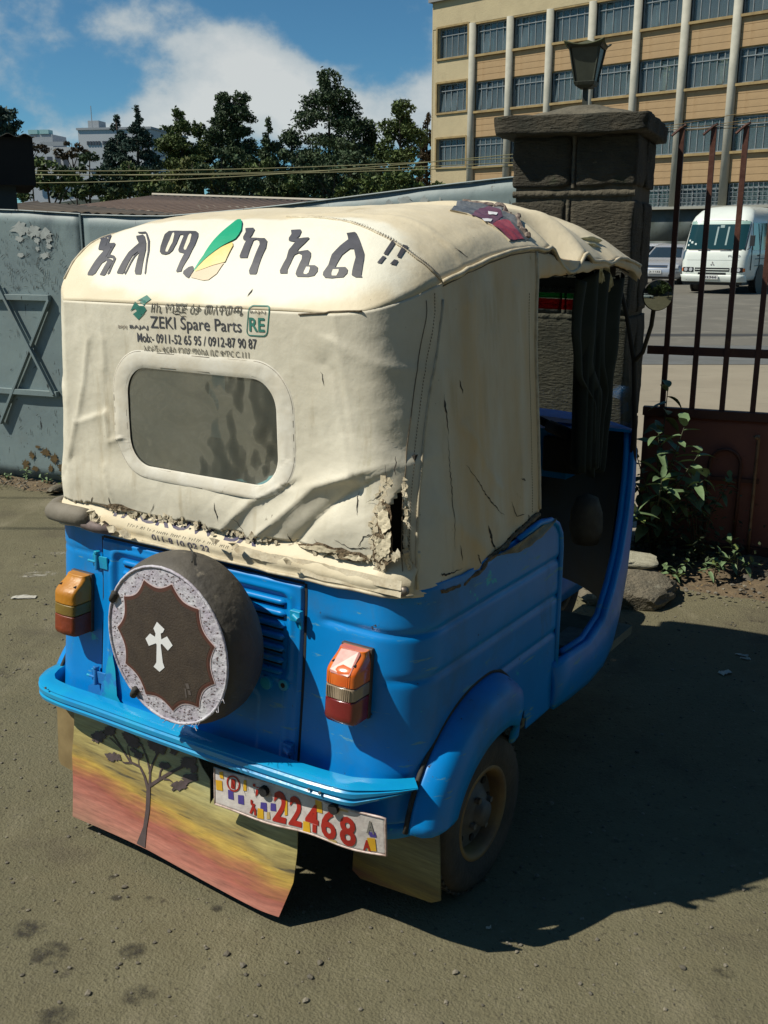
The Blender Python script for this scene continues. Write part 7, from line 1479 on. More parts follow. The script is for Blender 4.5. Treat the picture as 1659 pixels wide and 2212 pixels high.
def car(name, loc, rz, paint, label, plate=None, rear=False):
    c = empty(name, loc, rz); tag(c, label, "car")
    lv = [(.20, .78, 2.02, -2.05, .3), (.30, .84, 2.12, -2.14, .35), (.52, .86, 2.14, -2.17, .4), (.66, .85, 2.05, -2.15, .4), (.76, .82, 1.85, -2.10, .4), (.84, .79, 1.45, -2.02, .4), (.90, .755, .98, -1.72, .35), (.96, .74, .86, -1.58, .3), (1.18, .66, .42, -1.20, .3), (1.34, .60, .10, -.92, .3), (1.40, .52, -.08, -.75, .28), (1.42, .35, -.25, -.55, .2)]
    ring_stack(lv, 8).build('car_body', paint, c, smooth=True)
    def iv(z, k): return interp(z, [(l[0], l[k]) for l in lv])
    GL = mat("car_glass_dark", (.02, .03, .035), .05, spec=.8, coat=.6)
    def fr(x, z, e, s=1): 
        w = iv(z, 1); f = iv(z, 2 if s > 0 else 3); r = .3; d = 0
        if abs(x) > w - r: q = min(1, (abs(x) - (w - r)) / r); d = r * (1 - math.sqrt(max(0, 1 - q * q)))
        return (x, f - s * d + s * e, z)
    for s, nm in ((1, 'windscreen'), (-1, 'rear_window')):
        b = B(); b.grid(lambda u, v: fr((2 * u - 1) * (.62 - .12 * v), .94 + .36 * v, .012, s), 14, 8); b.build(nm, GL, c, smooth=True)
    for s in (-1, 1):
        for ya, yb, yc, yd in ((.72, -.33, -.33, .12), (-.38, -1.45, -1.0, -.38)):
            b = B(); b.add([(s * (iv(.96, 1) + .012), ya, .96), (s * (iv(.96, 1) + .012), yb, .96), (s * (iv(1.32, 1) + .012), yc, 1.32), (s * (iv(1.32, 1) + .012), yd, 1.32)], [(0, 1, 2, 3)]); b.build('side_window', GL, c)
        for y in (1.30, -1.32):
            b = B(); b.tube([(s * .80, y, .33), (s * .868, y, .33)], .36, 24); b.build('wheel_arch', M_VDARK, c); road_wheel(c, s * .76, y, .30, .2)
        b = B(); b.box((s * .88, .62, .98), (.16, .08, .11)); b.build('wing_mirror', paint, c, bevel=.02)
        b = B(); b.grid(lambda u, v: fr(s * (.50 + .28 * u), .58 + .13 * v, .012), 6, 4); b.build('headlight', M_LAMP, c, smooth=True)
        b = B(); b.grid(lambda u, v: fr(s * (.56 + .24 * u), .62 + .18 * v, .012, -1), 6, 4); b.build('tail_lamp', mat("dull_red_lamp", (.30, .02, .015), .3), c, smooth=True)
        b = B(); b.grid(lambda u, v: fr(s * (.48 + .22 * u), .30 + .07 * v, .012), 5, 3); b.build('fog_lamp', M_VDARK, c, smooth=True)
    b = B(); b.grid(lambda u, v: fr((2 * u - 1) * .42, .60 + .09 * v, .010), 8, 3); b.build('grille', M_VDARK, c, smooth=True)
    for z in (.625, .655): b = B(); b.grid(lambda u, v: fr((2 * u - 1) * .40, z + .012 * v, .018), 8, 2); b.build('grille_bar', M_CHROME, c)
    b = B(); b.grid(lambda u, v: fr((2 * u - 1) * .6, .22 + .07 * v, .012), 8, 3); b.build('air_intake', M_VDARK, c, smooth=True)
    if plate:
        s = -1 if rear else 1; q = fr(0, .46, .02, s); b = B(); b.box((0, q[1], .46), (.46, .02, .12)); b.build('car_plate', M_PLATE, c)
        text_on('car_plate_number', plate, lambda x, z: (-s * x, q[1] + s * .013, z), M_PRINT, c, (-.20, .20, .425, .495), bold=.03, step=0)
    b = B(); b.grid(lambda u, v: fr((2 * u - 1) * .45, .842 + .008 * v, .01, -1), 8, 2); b.build('boot_line', M_VDARK, c)
    b = B(); q = fr(0, .74, .012, -1); b.tube([(0, q[1], .74), (0, q[1] - .01, .74)], .045, 8); b.build('boot_badge', M_CHROME, c)
    return c
M_SILV = mat("silver_car_paint", (.42, .45, .50), .25, metal=.4, spec=.6, coat=.6); M_SILV2 = mat("pale_silver_paint", (.50, .54, .60), .25, metal=.3, spec=.6, coat=.6)
car('parked_car', (10.75, 39.2, 0), R(152), M_SILV, "silver car facing the camera beside the white minibus, half hidden by gate bars", "3-1132")
car('parked_car', (11.95, 45.6, 0), R(-8), M_SILV2, "pale silver car parked tail-first behind the other silver car", None, True)

# ------------------------------------------------------------------ trees
def leaf_mat(name, c, c2, isl=(.55, 1.35)):
    return mat(name, c, .65, vary=c2, vscale=.6, island=isl, spec=.25)
M_L = {'dark': leaf_mat("dark_leaves", (.065, .098, .042), (.038, .064, .030)), 'mid': leaf_mat("mid_leaves", (.105, .140, .042), (.065, .095, .030)), 'olive': leaf_mat("olive_leaves", (.12, .13, .035), (.08, .095, .028)),
       'light': leaf_mat("light_leaves", (.11, .145, .035), (.07, .10, .028)), 'brown': leaf_mat("brownish_leaves", (.085, .06, .032), (.05, .042, .024)), 'blue': leaf_mat("blue_green_leaves", (.045, .080, .058), (.028, .055, .042))}
M_TRUNK = mat("tree_bark", (.06, .045, .032), .9, vary=(.035, .028, .02), vscale=3, bump=.6, bscale=8)
def leaves(clumps, size, per, seed, droop=0.0, squash=.8):
    """leaf-sized quads spread through ellipsoidal clumps (cx, cy, cz, rx, rz)"""
    rs = np.random.RandomState(seed); Vs = []
    for cx, cy, cz, rx, rz in clumps:
        n = max(12, int(per * rx * rz)); d = rs.normal(size=(n, 3)); d /= np.linalg.norm(d, axis=1)[:, None]; r = rs.uniform(.25, 1.0, n) ** .45
        # lumpy outline
        lump = 1 + .30 * np.sin(d[:, 0] * 5 + seed) * np.cos(d[:, 2] * 6 + cx) + .12 * rs.normal(size=n)
        P = d * (r * lump)[:, None] * np.array([rx, rx * .9, rz]) + np.array([cx, cy, cz])
        a = rs.normal(size=(n, 3)); a /= np.linalg.norm(a, axis=1)[:, None]; b_ = np.cross(a, rs.normal(size=(n, 3))); b_ /= np.linalg.norm(b_, axis=1)[:, None]
        if droop: a[:, 2] -= droop; a /= np.linalg.norm(a, axis=1)[:, None]; b_ = np.cross(a, rs.normal(size=(n, 3))); b_ /= np.linalg.norm(b_, axis=1)[:, None]
        s = size * rs.uniform(.6, 1.5, n)[:, None]
        q = np.stack([P - a * s, P + b_ * s * .45, P + a * s, P - b_ * s * .45], 1); Vs.append(q.reshape(-1, 3))
    V = np.concatenate(Vs); n = len(V) // 4
    me = bpy.data.meshes.new('crown'); me.vertices.add(len(V)); me.vertices.foreach_set('co', V.ravel()); me.loops.add(len(V)); me.loops.foreach_set('vertex_index', np.arange(len(V)))
    me.polygons.add(n); me.polygons.foreach_set('loop_start', np.arange(n) * 4); me.polygons.foreach_set('loop_total', np.full(n, 4)); me.update(); me.validate(); return me
def tree(name, label, x, y, clumps, leafm, size=.17, per=900, seed=1, trunk_r=.18, trunk_top=None, limbs=5, droop=0.0, lean=0.0, group=None):
    t = empty(name, (x, y, 0)); tag(t, label, "tree" if 'bush' not in name else "bush", group)
    link('crown', leaves(clumps, size, per, seed, droop), t, m=M_L[leafm])
    top = trunk_top or max(c[2] for c in clumps); b = B(); random.seed(seed)
    b.tube([(lean * (i / 8) ** 2 + .05 * math.sin(i + seed), 0, top * i / 8) for i in range(9)], [trunk_r * (1 - .8 * i / 8) for i in range(9)], 8)
    for k in range(min(limbs, len(clumps))):
        c = clumps[(k * 3 + 1) % len(clumps)]; h0 = max(.3, c[2] - abs(c[0]) * .8 - .6); b.tube([(lean * (h0 / top) ** 2, 0, h0), (c[0] * .5, c[1] * .5, h0 + (c[2] - h0) * .6), (c[0], c[1], c[2])], [trunk_r * .4, trunk_r * .25, trunk_r * .1], 5)
    b.build('trunk', M_TRUNK, t, smooth=True); return t
def at(px, py, Y):
    v = px_dir(px, py); k = Y / v.y; return Vector((v.x * k, Y, 1.6 + v.z * k))
def mk(px, top, bot, Y, shape, seed, w):
    """clumps of a crown whose top and width were read off the photograph at distance Y"""
    ct, cb = at(px, top, Y), at(px, bot, Y); H = ct.z - cb.z; W = 1.25 * w * Y / 2258; rs = random.Random(seed); out = []
    if shape == 'conifer':
        n = 16
        for i in range(n):
            t = i / (n - 1); z = cb.z + H * (.05 + .92 * t); rad = W * .5 * (1 - t) ** .75 + .10
            for k in range(3 if t < .8 else 1):
                a = rs.uniform(0, 6.28); out.append((math.cos(a) * rad * .7, math.sin(a) * rad * .7, z + rs.uniform(-.1, .1), max(.18, rad * .5), max(.20, H * .045)))
    elif shape == 'layered':
        n = 13
        for i in range(n):
            t = i / (n - 1); z = cb.z + H * (.04 + .92 * t); rad = W * .5 * (.55 + .5 * math.sin(math.pi * min(1, t * 1.05 + .1))) * (1 if t < .9 else .6)
            for k in range(4):
                a = rs.uniform(0, 6.28); q = rad * rs.uniform(.35, .9); out.append((math.cos(a) * q, math.sin(a) * q, z + rs.uniform(-.2, .2), rad * rs.uniform(.34, .56), H * rs.uniform(.035, .065)))
    elif shape == 'wispy':
        for i in range(40):
            t = rs.random(); z = cb.z + H * (.05 + .95 * t); q = W * .5 * rs.uniform(0, 1.0) * (1.0 - .35 * t); a = rs.uniform(0, 6.28); out.append((math.cos(a) * q, math.sin(a) * q, z - .2, W * rs.uniform(.09, .17), H * rs.uniform(.04, .08)))
    elif shape == 'round':
        for i in range(26):
            t = rs.random(); z = cb.z + H * (.06 + .88 * t); rad = W * .5 * math.sqrt(max(.05, 1 - (2 * (t - .5)) ** 2)); a = rs.uniform(0, 6.28); q = rad * rs.uniform(.2, .78); out.append((math.cos(a) * q, math.sin(a) * q, z, W * rs.uniform(.11, .19), H * rs.uniform(.06, .12)))
    elif shape == 'bush':
        for i in range(30):
            a = rs.uniform(-.5, .5) * W; t = rs.random(); top_ = H * (1 - (2 * a / W) ** 2 * .55) * rs.uniform(.7, 1.0); out.append((a, rs.uniform(-.3, .3) * W * .3, cb.z + top_ * t, W * .09, H * .10))
    return out, ct.x
TR = [ # px, top, bottom, Y, shape, width px, leaf, name, label, leaf size, density
 (-4, 212, 350, 38, 'wispy', 85, 'blue', 'broadleaf_tree', "dark blue-green tree rising over the shed roof at the far left", .13, 1500),
 (292, 232, 420, 66, 'conifer', 84, 'blue', 'conifer_tree', "dark spiky conifer in front of the white building, taller tip", .15, 1600),
 (250, 250, 420, 67, 'conifer', 62, 'blue', 'conifer_tree', "dark conifer just left of the taller spiky one", .15, 1600),
 (388, 243, 430, 70, 'layered', 88, 'mid', 'eucalyptus_tree', "bushy green tree with a broken top, leftmost of the tall row", .16, 1100),
 (430, 262, 430, 73, 'round', 60, 'mid', 'broadleaf_tree', "lower rounded tree filling the gap beside the wispy tree", .16, 1000),
 (497, 203, 430, 70, 'wispy', 100, 'dark', 'eucalyptus_tree', "tall wispy tree with drooping open top", .15, 1500),
 (478, 225, 430, 74, 'layered', 70, 'dark', 'eucalyptus_tree', "dark loose tree behind the wispy one", .15, 900),
 (577, 258, 430, 69, 'conifer', 44, 'dark', 'cypress_tree', "small narrow cypress between the wispy tree and the tallest pine", .14, 1500),
 (628, 275, 430, 71, 'round', 90, 'dark', 'broadleaf_tree', "dark round tree left of the tallest pine", .16, 1000),
 (708, 158, 425, 70, 'layered', 128, 'dark', 'pine_tree', "tallest pine in the row, with layered broad crown", .16, 1000),
 (790, 252, 430, 72, 'round', 80, 'dark', 'broadleaf_tree', "dark tree between the tallest pine and the round crown", .16, 1000),
 (866, 216, 425, 68, 'round', 98, 'mid', 'broadleaf_tree', "round-headed green tree near the office building", .16, 1100),
 (924, 244, 430, 72, 'conifer', 40, 'brown', 'conifer_tree', "thin brownish conifer against the office building's left edge", .14, 1400),
 (540, 300, 435, 75, 'round', 110, 'dark', 'broadleaf_tree', "dark mass of tree low between the wispy tree and cypress", .17, 900),
 (755, 320, 440, 64, 'round', 120, 'dark', 'broadleaf_tree', "dark lower tree under the tallest pine", .17, 900)]
for i, (px, tp, bt, Y, sh, w, lf, nm, lab, ls, dn) in enumerate(TR):
    cl, x = mk(px, tp, bt, Y, sh, 100 + i, w); tree(nm, lab, x, Y, cl, lf, ls * .62, dn * 1.5, 100 + i, droop=.5 if sh == 'wispy' else 0, group="row of trees on the skyline")
BU = [(100, 330, 425, 34, 120, 'mid', "green bush behind the shed roof, leftmost of the low bushes"), (190, 330, 430, 36, 130, 'dark', "dark bush below the white building"), (275, 338, 432, 40, 130, 'mid', "broad green bush under the spiky conifers"), (350, 372, 432, 42, 80, 'olive', "low olive bush right of the conifers"),
      (415, 325, 435, 44, 120, 'olive', "olive bush under the leftmost tall tree"), (480, 325, 438, 42, 130, 'dark', "dark bush under the wispy tree"), (560, 322, 440, 44, 130, 'mid', "green bush left of the tallest pine's foot"), (640, 318, 440, 46, 140, 'dark', "dark bush at the tallest pine's foot"),
      (720, 322, 440, 44, 130, 'dark', "dark low bush right of the tallest pine's foot"), (800, 372, 430, 40, 110, 'light', "light green bush over the gate top"), (880, 350, 425, 38, 120, 'light', "light green bush beside the office building"), (60, 300, 330, 60, 60, 'brown', "brown thin bush beside the shed roof"), (155, 300, 345, 58, 60, 'brown', "brownish thin bush in front of the white building")]
for i, (px, tp, bt, Y, w, lf, lab) in enumerate(BU):
    cl, x = mk(px, tp, bt, Y, 'bush', 300 + i, w)
    lo = [(c[0] * 1.1, c[1], max(.4, c[2] * .45), c[3] * 1.3, .5) for c in cl[::3]]
    tree('leafy_bush', lab, x, Y, cl + lo, lf, .085, 2100, 300 + i, .08, limbs=4, group="bushes below the skyline trees")
# wooded rise behind everything so no bare horizon shows between trunks
b = B()
def hill(u, v): x = -120 + 190 * u; h_ = (5.6 + 1.2 * nz3(x, 0, 0, .05) + .5 * nz3(x, 0, 5, .25)) * math.sin(min(1, v * 1.3) * math.pi / 2); return (x, 90 + 40 * v, max(0, h_))
b.grid(hill, 120, 20); o = b.build('wooded_hill', mat("distant_woods", (.022, .032, .016), .95, vary=(.012, .02, .012), vscale=.6, bump=1, bscale=1.2, bdist=1.0), smooth=True); o['kind'] = 'structure'

# ------------------------------------------------------------------ far white buildings
M_WB = mat("far_white_wall", (.52, .54, .56), .9, vary=(.44, .46, .48), vscale=.2); M_WBS = mat("far_grey_wall", (.34, .36, .38), .9)
M_FW = mat("far_window", (.06, .07, .09), .5)
W1 = empty('white_building', (-32.2, 128, 0), R(-10)); tag(W1, "white multi-storey building half hidden by the spiky conifers", "building")
b = B(); b.box((0, 6, 7.1), (9.2, 12, 14.2)); b.build('wall', M_WB, W1); b = B(); b.box((0, 6, 14.3), (9.5, 12.3, .25)); b.build('parapet', M_WBS, W1)
b = B(); b.box((-3.5, 3, 14.9), (1.4, 2, 1.1)); b.build('roof_room', M_WBS, W1); b = B(); b.tube([(-3.2, 1, 14.4), (-3.2, 1, 17)], .05, 5); b.build('aerial', M_WBS, W1)
for z in (12.0, 9.2, 6.4):
    for x in (3.0, 4.0): b = B(); b.box((x, -.03, z), (.5, .1, 1.5)); b.build('window', M_FW, W1)
text_on('wall_lettering', "BOLE TOWER", lambda x, z: (x, -.05, z), M_FW, W1, (-3.6, -.4, 12.6, 13.1), bold=.05, step=0) if False else None
for x0_, z0_ in ((-3.4, 12.7), (-3.2, 9.6)):
    b = B()
    for k in range(9): b.box((x0_ + k * .36 + (.2 if k > 4 else 0), -.05, z0_), (.24, .1, .42))
    tag(b.build('wall_lettering', M_FW, W1), kind='stuff')
W2 = empty('white_building', (-42.3, 132, 0), R(-8)); tag(W2, "low white building with rooftop sheds and railing, left of the white multi-storey one", "building")
b = B(); b.box((0, 6, 6.3), (7.4, 10, 12.6)); b.build('wall', M_WB, W2); b = B(); b.box((-1.4, 4, 13.4), (4, 4, 1.6)); b.build('roof_shed', M_WBS, W2)
b = B(); b.box((1.6, .1, 12.9), (3.6, .1, .5)); b.build('railing', M_WBS, W2)
for k in range(7): b = B(); b.box((-3.2 + k * 1.05, -.03, 10.8), (.7, .1, 1.2)); b.build('window', M_FW, W2)
b = B(); b.box((-1.9, 2.5, 14.5), (1.2, 1.2, .5)); b.box((-.4, 2.5, 14.5), (1.2, 1.2, .5)); b.build('roof_tank', mat("pale_blue_tank", (.3, .5, .5), .6), W2)

# ------------------------------------------------------------------ sheds with corrugated roofs behind the sheet gate
M_CORR = mat("rusty_corrugated_sheet", (.20, .135, .095), .75, vary=(.15, .10, .07), vscale=1.0, spots=(((.42, .36, .27), 1.3, .60, .68, None, (.5, 2.5, 1)), ((.09, .06, .045), 4, .60, .72)))
M_DWOOD = mat("dark_wood_wall", (.012, .011, .010), .9, vary=(.02, .018, .015), vscale=2)
def corr_roof(name, par, p00, p10, p11, p01, waves, amp, m, nx=None):
    nx = nx or waves * 6; b = B()
    p00, p10, p11, p01 = map(Vector, (p00, p10, p11, p01))
    def f(u, v): p = (p00.lerp(p10, u)).lerp(p01.lerp(p11, u), v); return p + Vector((0, 0, amp * math.sin(u * waves * 6.283)))
    b.grid(f, nx, 4); return b.build(name, m, par, smooth=True, solid=.004)
S1 = empty('long_shed', (-3.0, 14, 0)); tag(S1, "long low shed with rusty brown corrugated roof behind the sheet gate", "shed")
corr_roof('corrugated_roof', S1, (-1.9, .0, 1.92), (3.6, -1.0, 1.72), (4.6, 5.2, 2.16), (-1.6, 7.0, 2.42), 46, .018, M_CORR)
b = B(); b.box((.8, 2.8, .9), (4.6, 5.0, 1.75), rz=R(-8)); b.build('shed_wall', M_DWOOD, S1)
b = B(); b.tube([(-1.6, 7.0, 2.45), (4.6, 5.2, 2.19)], .035, 6); b.build('roof_ridge', mat("pale_ridge", (.5, .45, .36), .8), S1)
S2 = empty('lean_to_shed', (-3.9, 11.6, 0)); tag(S2, "dark lean-to roof in front of the long rusty roof", "shed")
corr_roof('corrugated_roof', S2, (-.6, -.3, 1.90), (1.95, -.4, 1.83), (1.95, 1.4, 1.845), (-.4, 1.4, 2.04), 20, .012, mat("grey_rusty_sheet", (.15, .12, .085), .8, vary=(.09, .07, .05), vscale=2))
b = B(); b.box((.7, .55, .9), (2.4, 1.6, 1.74)); b.build('shed_wall', M_DWOOD, S2); b = B(); b.box((.65, -.42, 1.80), (2.6, .03, .10), ry=R(1.6)); b.build('fascia', M_DWOOD, S2)
S3 = empty('dark_shed', (-3.12, 9.5, 0), R(21)); tag(S3, "tall dark shed with a pale-edged overhanging roof at the left edge", "shed")
b = B(); b.box((-1.62, 1.0, 1.03), (2.9, 1.9, 2.06)); b.build('shed_wall', mat("shed_grey_wall", (.05, .065, .07), .9, vary=(.035, .045, .05), vscale=2), S3)
b = B(); b.box((-1.5, .8, 2.26), (3.0, 1.7, .40)); b.build('roof_boarding', M_DWOOD, S3)
corr_roof('corrugated_roof', S3, (-3.0, -.1, 2.46), (.04, -.1, 2.475), (.02, 1.9, 2.60), (-3.0, 1.9, 2.60), 22, .014, mat("shed_roof_sheet", (.22, .22, .19), .8, vary=(.14, .13, .11), vscale=3))
b = B(); b.box((-.62, .03, 1.3), (.42, .04, 1.4)); b.build('shed_door', M_DWOOD, S3)

# ------------------------------------------------------------------ shrub by the gatepost
def leaf_mesh(L_, W_, curl, seed):
    rs = random.Random(seed); V = []; F = []; n = 7
    for i in range(n):
        t = i / (n - 1); w = W_ * math.sin(math.pi * min(.98, max(.03, t)) ** .8) ** .8 * (1 + .12 * rs.uniform(-1, 1)); z = -curl * L_ * t * t
        V += [(-w, L_ * t, z + w * .35), (0, L_ * t, z), (w, L_ * t, z + w * .35)]
    for i in range(n - 1): F += [(3 * i, 3 * i + 1, 3 * i + 4, 3 * i + 3), (3 * i + 1, 3 * i + 2, 3 * i + 5, 3 * i + 4)]
    me = bpy.data.meshes.new('leaf'); me.from_pydata(V, [], F); me.polygons.foreach_set('use_smooth', [True] * len(F)); me.update(); return me
M_LEAF = mat("shrub_leaf", (.15, .22, .105), .5, vary=(.09, .145, .06), vscale=12, spec=.4, bump=.3, bscale=40)
M_LEAF2 = mat("shrub_leaf_yellowish", (.15, .19, .05), .5, vary=(.10, .14, .04), vscale=12, spec=.4)
LM = [leaf_mesh(.125, .019, .30, 1), leaf_mesh(.105, .023, .15, 2), leaf_mesh(.085, .024, .45, 3)]
for m_ in LM: m_.materials.append(M_LEAF)
LY = [leaf_mesh(.06, .020, .2, 5)]; LY[0].materials.append(M_LEAF2)
def shrub(name, label, cat, base, stems, seed, whorl=9, spread=.35, scale=1.0, tips=None, group=None):
    t = empty(name, base); tag(t, label, cat, group); rs = random.Random(seed); b = B(); allp = []
    for k in range(stems):
        if tips and k < len(tips): tip = Vector(tips[k]) - Vector(base)
        else: a = rs.uniform(0, 6.28); tip = Vector((math.cos(a) * spread * rs.uniform(.2, 1), math.sin(a) * spread * .5 * rs.uniform(.2, 1), rs.uniform(.2, 1.0) * spread * 2.2))
        mid = Vector((tip.x * .35, tip.y * .35, tip.z * .6)); b.tube([(0, 0, 0), mid, tip], [.006 * scale, .004 * scale, .0022 * scale], 5)
        for j in range(whorl):
            f = 1 - .62 * (j / whorl) ** 1.3; p = mid.lerp(tip, (f - .4) / .6) if f > .4 else mid; az = j * 2.4 + rs.uniform(-.3, .3); el = rs.uniform(-.5, .35) + (.6 if j < 2 else 0)
            src_ = rs.choice(LM) if rs.random() > .15 else LY[0]
            o = link('leaf', src_, t, p); o.rotation_euler = (el, rs.uniform(-.4, .4), az); s = scale * rs.uniform(.7, 1.25); o.scale = (s, s, s)
    b.build('stem', mat("green_brown_stem", (.06, .06, .03), .7), t, smooth=True); return t
gb = lambda s, n, z=0: tuple(gw(s, n, z))
shrub('leafy_shrub', "leafy green shrub growing at the foot of the stone gatepost", "shrub", gb(4.20, -.22), 13, 5, 10, .34, 1.0,
      tips=[gb(4.20, -.08, .88), gb(4.26, -.58, .53), gb(4.42, -.54, .66), gb(4.34, -.52, .78), gb(4.14, -.60, .36), gb(4.46, -.50, .54), gb(4.22, -.50, .72), gb(4.30, -.40, .62), gb(4.12, -.46, .60), gb(4.38, -.30, .45), gb(4.2, -.3, .7)])
shrub('leafy_shrub', "low dark shrub right of the boulder, below the leafy one", "shrub", gb(4.42, -.20), 9, 8, 9, .22, .6)
shrub('small_weed', "small weed at the foot of the barred gate, right of the shrubs", "weed", gb(4.62, -.36), 4, 9, 6, .10, .55, group="weeds")
for i, (s, lab) in enumerate(((.06, "small weed at the foot of the left gate, left of the flat stones"), (.20, "taller light green weed right of the first, at the left gate's foot"), (-.10, "tiny weed at the left picture edge under the gate"), (.36, "weed beside the flat stones near the rickshaw's left corner"))):
    shrub('small_weed', lab, "weed", gb(s, -.06, .01), 3, 60 + i, 5, .05, .34, group="weeds")
# tangled undergrowth and fallen leaves along the foot of the barred gate
random.seed(91); b = B()
for i in range(900):
    q = gw(random.gauss(4.32, .16), random.uniform(-.42, -.04), 0); z = abs(random.gauss(0, .16)); a = random.uniform(0, 6.28); s = random.uniform(.008, .022); d = Vector((math.cos(a), math.sin(a), random.uniform(-.8, .5))).normalized(); e = d.cross(Vector((random.uniform(-1, 1), random.uniform(-1, 1), 1))).normalized(); p = Vector((q.x, q.y, z + .02))
    b.add([p - d * s, p + e * s * .4, p + d * s, p - e * s * .4], [(0, 1, 2, 3)])
o = b.build('undergrowth', mat("undergrowth_leaves", (.05, .075, .025), .7, vary=(.03, .045, .018), vscale=20, island=(.5, 1.4)), fix=False); tag(o, kind='stuff')
b = B()
for i in range(420):
    if i < 300: q = gw(random.uniform(3.5, 5.6), random.uniform(-.72, -.03)); z0 = .045
    else: q = gw(random.uniform(-1.0, 2.2), random.uniform(-.28, -.03)); z0 = .035
    a = random.uniform(0, 6.28); s = random.uniform(.006, .020); d = Vector((math.cos(a), math.sin(a), random.uniform(-.25, .25))); e = Vector((-math.sin(a), math.cos(a), random.uniform(-.4, .4))); p = Vector((q.x, q.y, z0 + random.uniform(-.004, .008)))
    b.add([p - d * s, p + e * s * .35 + Vector((0, 0, .003)), p + d * s, p - e * s * .35], [(0, 1, 2, 3)])
o = b.build('fallen_leaves', mat("dead_leaf", (.20, .13, .05), .8, vary=(.10, .07, .035), vscale=20, island=(.5, 1.6)), fix=False); tag(o, kind='stuff')
# sprigs low down
for i, (s, n, lab) in enumerate(((4.10, -.58, "low sprig beside the boulder"), (4.34, -.50, "low sprig on the dirt in front of the shrub"), (4.52, -.48, "low sprig on the dirt under the barred gate"))):
    shrub('small_weed', lab, "weed", gb(s, n, .01), 4, 80 + i, 6, .07, .5, group="weeds")

# ------------------------------------------------------------------ boulder, stones, litter
def rock(name, loc, s, seed, label, m, rz=0.0, group=None, cat="stone", sub=4):
    bm = rock_mesh(seed, sub)
    for v in bm.verts: v.co += v.co.normalized() * .03 * noise.noise(v.co * 7 + Vector((seed, 0, 0)))
    me = bpy.data.meshes.new(name); bm.to_mesh(me); bm.free()
    o = link(name, me, None, loc, (0, 0, rz), m); o.scale = s; tag(o, label, cat, group); md = o.modifiers.new('edge', 'EDGE_SPLIT'); md.split_angle = R(40); me.polygons.foreach_set('use_smooth', [True] * len(me.polygons)); return o
M_BOUL = mat("boulder_stone", (.17, .145, .10), .85, vary=(.10, .09, .065), vscale=3, bump=.6, bscale=14, bdist=.02, spots=(((.34, .32, .24), 3, .58, .72),))
rock('boulder', (1.13, 4.37, .045), (.24, .17, .15), 3.3, "large flat-topped boulder on the dirt beside the rickshaw's front", M_BOUL, R(20), cat="boulder", sub=4)
rock('pale_slab', (1.10, 4.52, .150), (.19, .11, .055), 9.7, "pale sunlit slab of stone lying behind and on top of the boulder", mat("pale_stone", (.42, .40, .30), .85, vary=(.30, .28, .20), vscale=5, bump=.5, bscale=20), R(-15), sub=3)
b = B(); b.add([(1.02, 4.52, .150), (1.14, 4.50, .153), (1.22, 4.58, .150), (1.15, 4.66, .147), (1.03, 4.66, .147)], [(0, 1, 2, 3, 4)]); b.V = []; b.F = []
for i, (x, y, s, sd, lab) in enumerate(((-2.13, 6.38, (.085, .05, .05), 1.2, "dark flat stone at the foot of the left gate"), (-1.98, 6.12, (.10, .035, .03), 2.2, "flat broken slab next to the rickshaw's left corner"), (-2.02, 6.26, (.07, .03, .025), 4.1, "thin slab lying behind the flat broken one"), (-1.93, 6.40, (.04, .03, .02), 5.2, "small pale stone touching the left gate"),
                                     (1.42, 4.72, (.05, .04, .035), 6.1, "small stone right of the boulder"), (1.75, 4.62, (.045, .035, .03), 7.2, "stone near the gate's drop bolt"), (1.84, 4.66, (.05, .04, .035), 8.4, "rightmost stone at the foot of the barred gate"), (1.60, 4.72, (.035, .03, .025), 9.1, "pale pebble midway along the foot of the barred gate"),
                                     (1.52, 4.86, (.06, .045, .04), 2.9, "grey stone under the low shrub"), (1.30, 4.9, (.05, .04, .035), 3.8, "grey stone behind the boulder"))):
    rock('loose_stone', (x, y, s[2] * .6), s, sd, lab, M_STONE if i % 2 else M_BOUL, sd, "loose stones along the gates", sub=2)
M_LIT = mat("crumpled_paper", (.55, .53, .46), .8, vary=(.35, .33, .28), vscale=20)
def litter(loc, w, l_, rz, lab, m=M_LIT, seed=1):
    b = B(); b.grid(lambda u, v: ((u - .5) * w + .004 * nz3(u, v, seed, 5), (v - .5) * l_, .004 + .012 * abs(nz3(u, v, seed, 3))), 8, 6); o = b.build('litter', m, None, smooth=False, solid=.001, loc=loc, rot=(0, 0, rz)); tag(o, lab, "litter", "litter on the ground")
def gpx(px, py): v = px_dir(px, py); k = 1.6 / -v.z; return (v.x * k, v.y * k, 0)
litter(gpx(52, 1292), .11, .035, R(5), "crumpled white paper strip on the asphalt left of the rickshaw")
litter((1.30, 3.55, 0), .05, .03, R(30), "small pale scrap on the shaded asphalt right of the rickshaw", seed=3)
litter((1.42, 3.72, 0), .05, .012, R(-30), "thin pale stick-like scrap right of the small pale scrap", seed=4)
litter(gpx(1610, 1425), .04, .01, R(-25), "thin white scrap in the shade near the picture's right edge", seed=5)
litter(gpx(1055, 2008), .012, .006, 0, "tiny white chip at the front edge of the shadow", seed=6)
litter(gpx(245, 2148), .015, .01, 1, "tiny pale chip on the asphalt in the foreground left", seed=7) if False else None
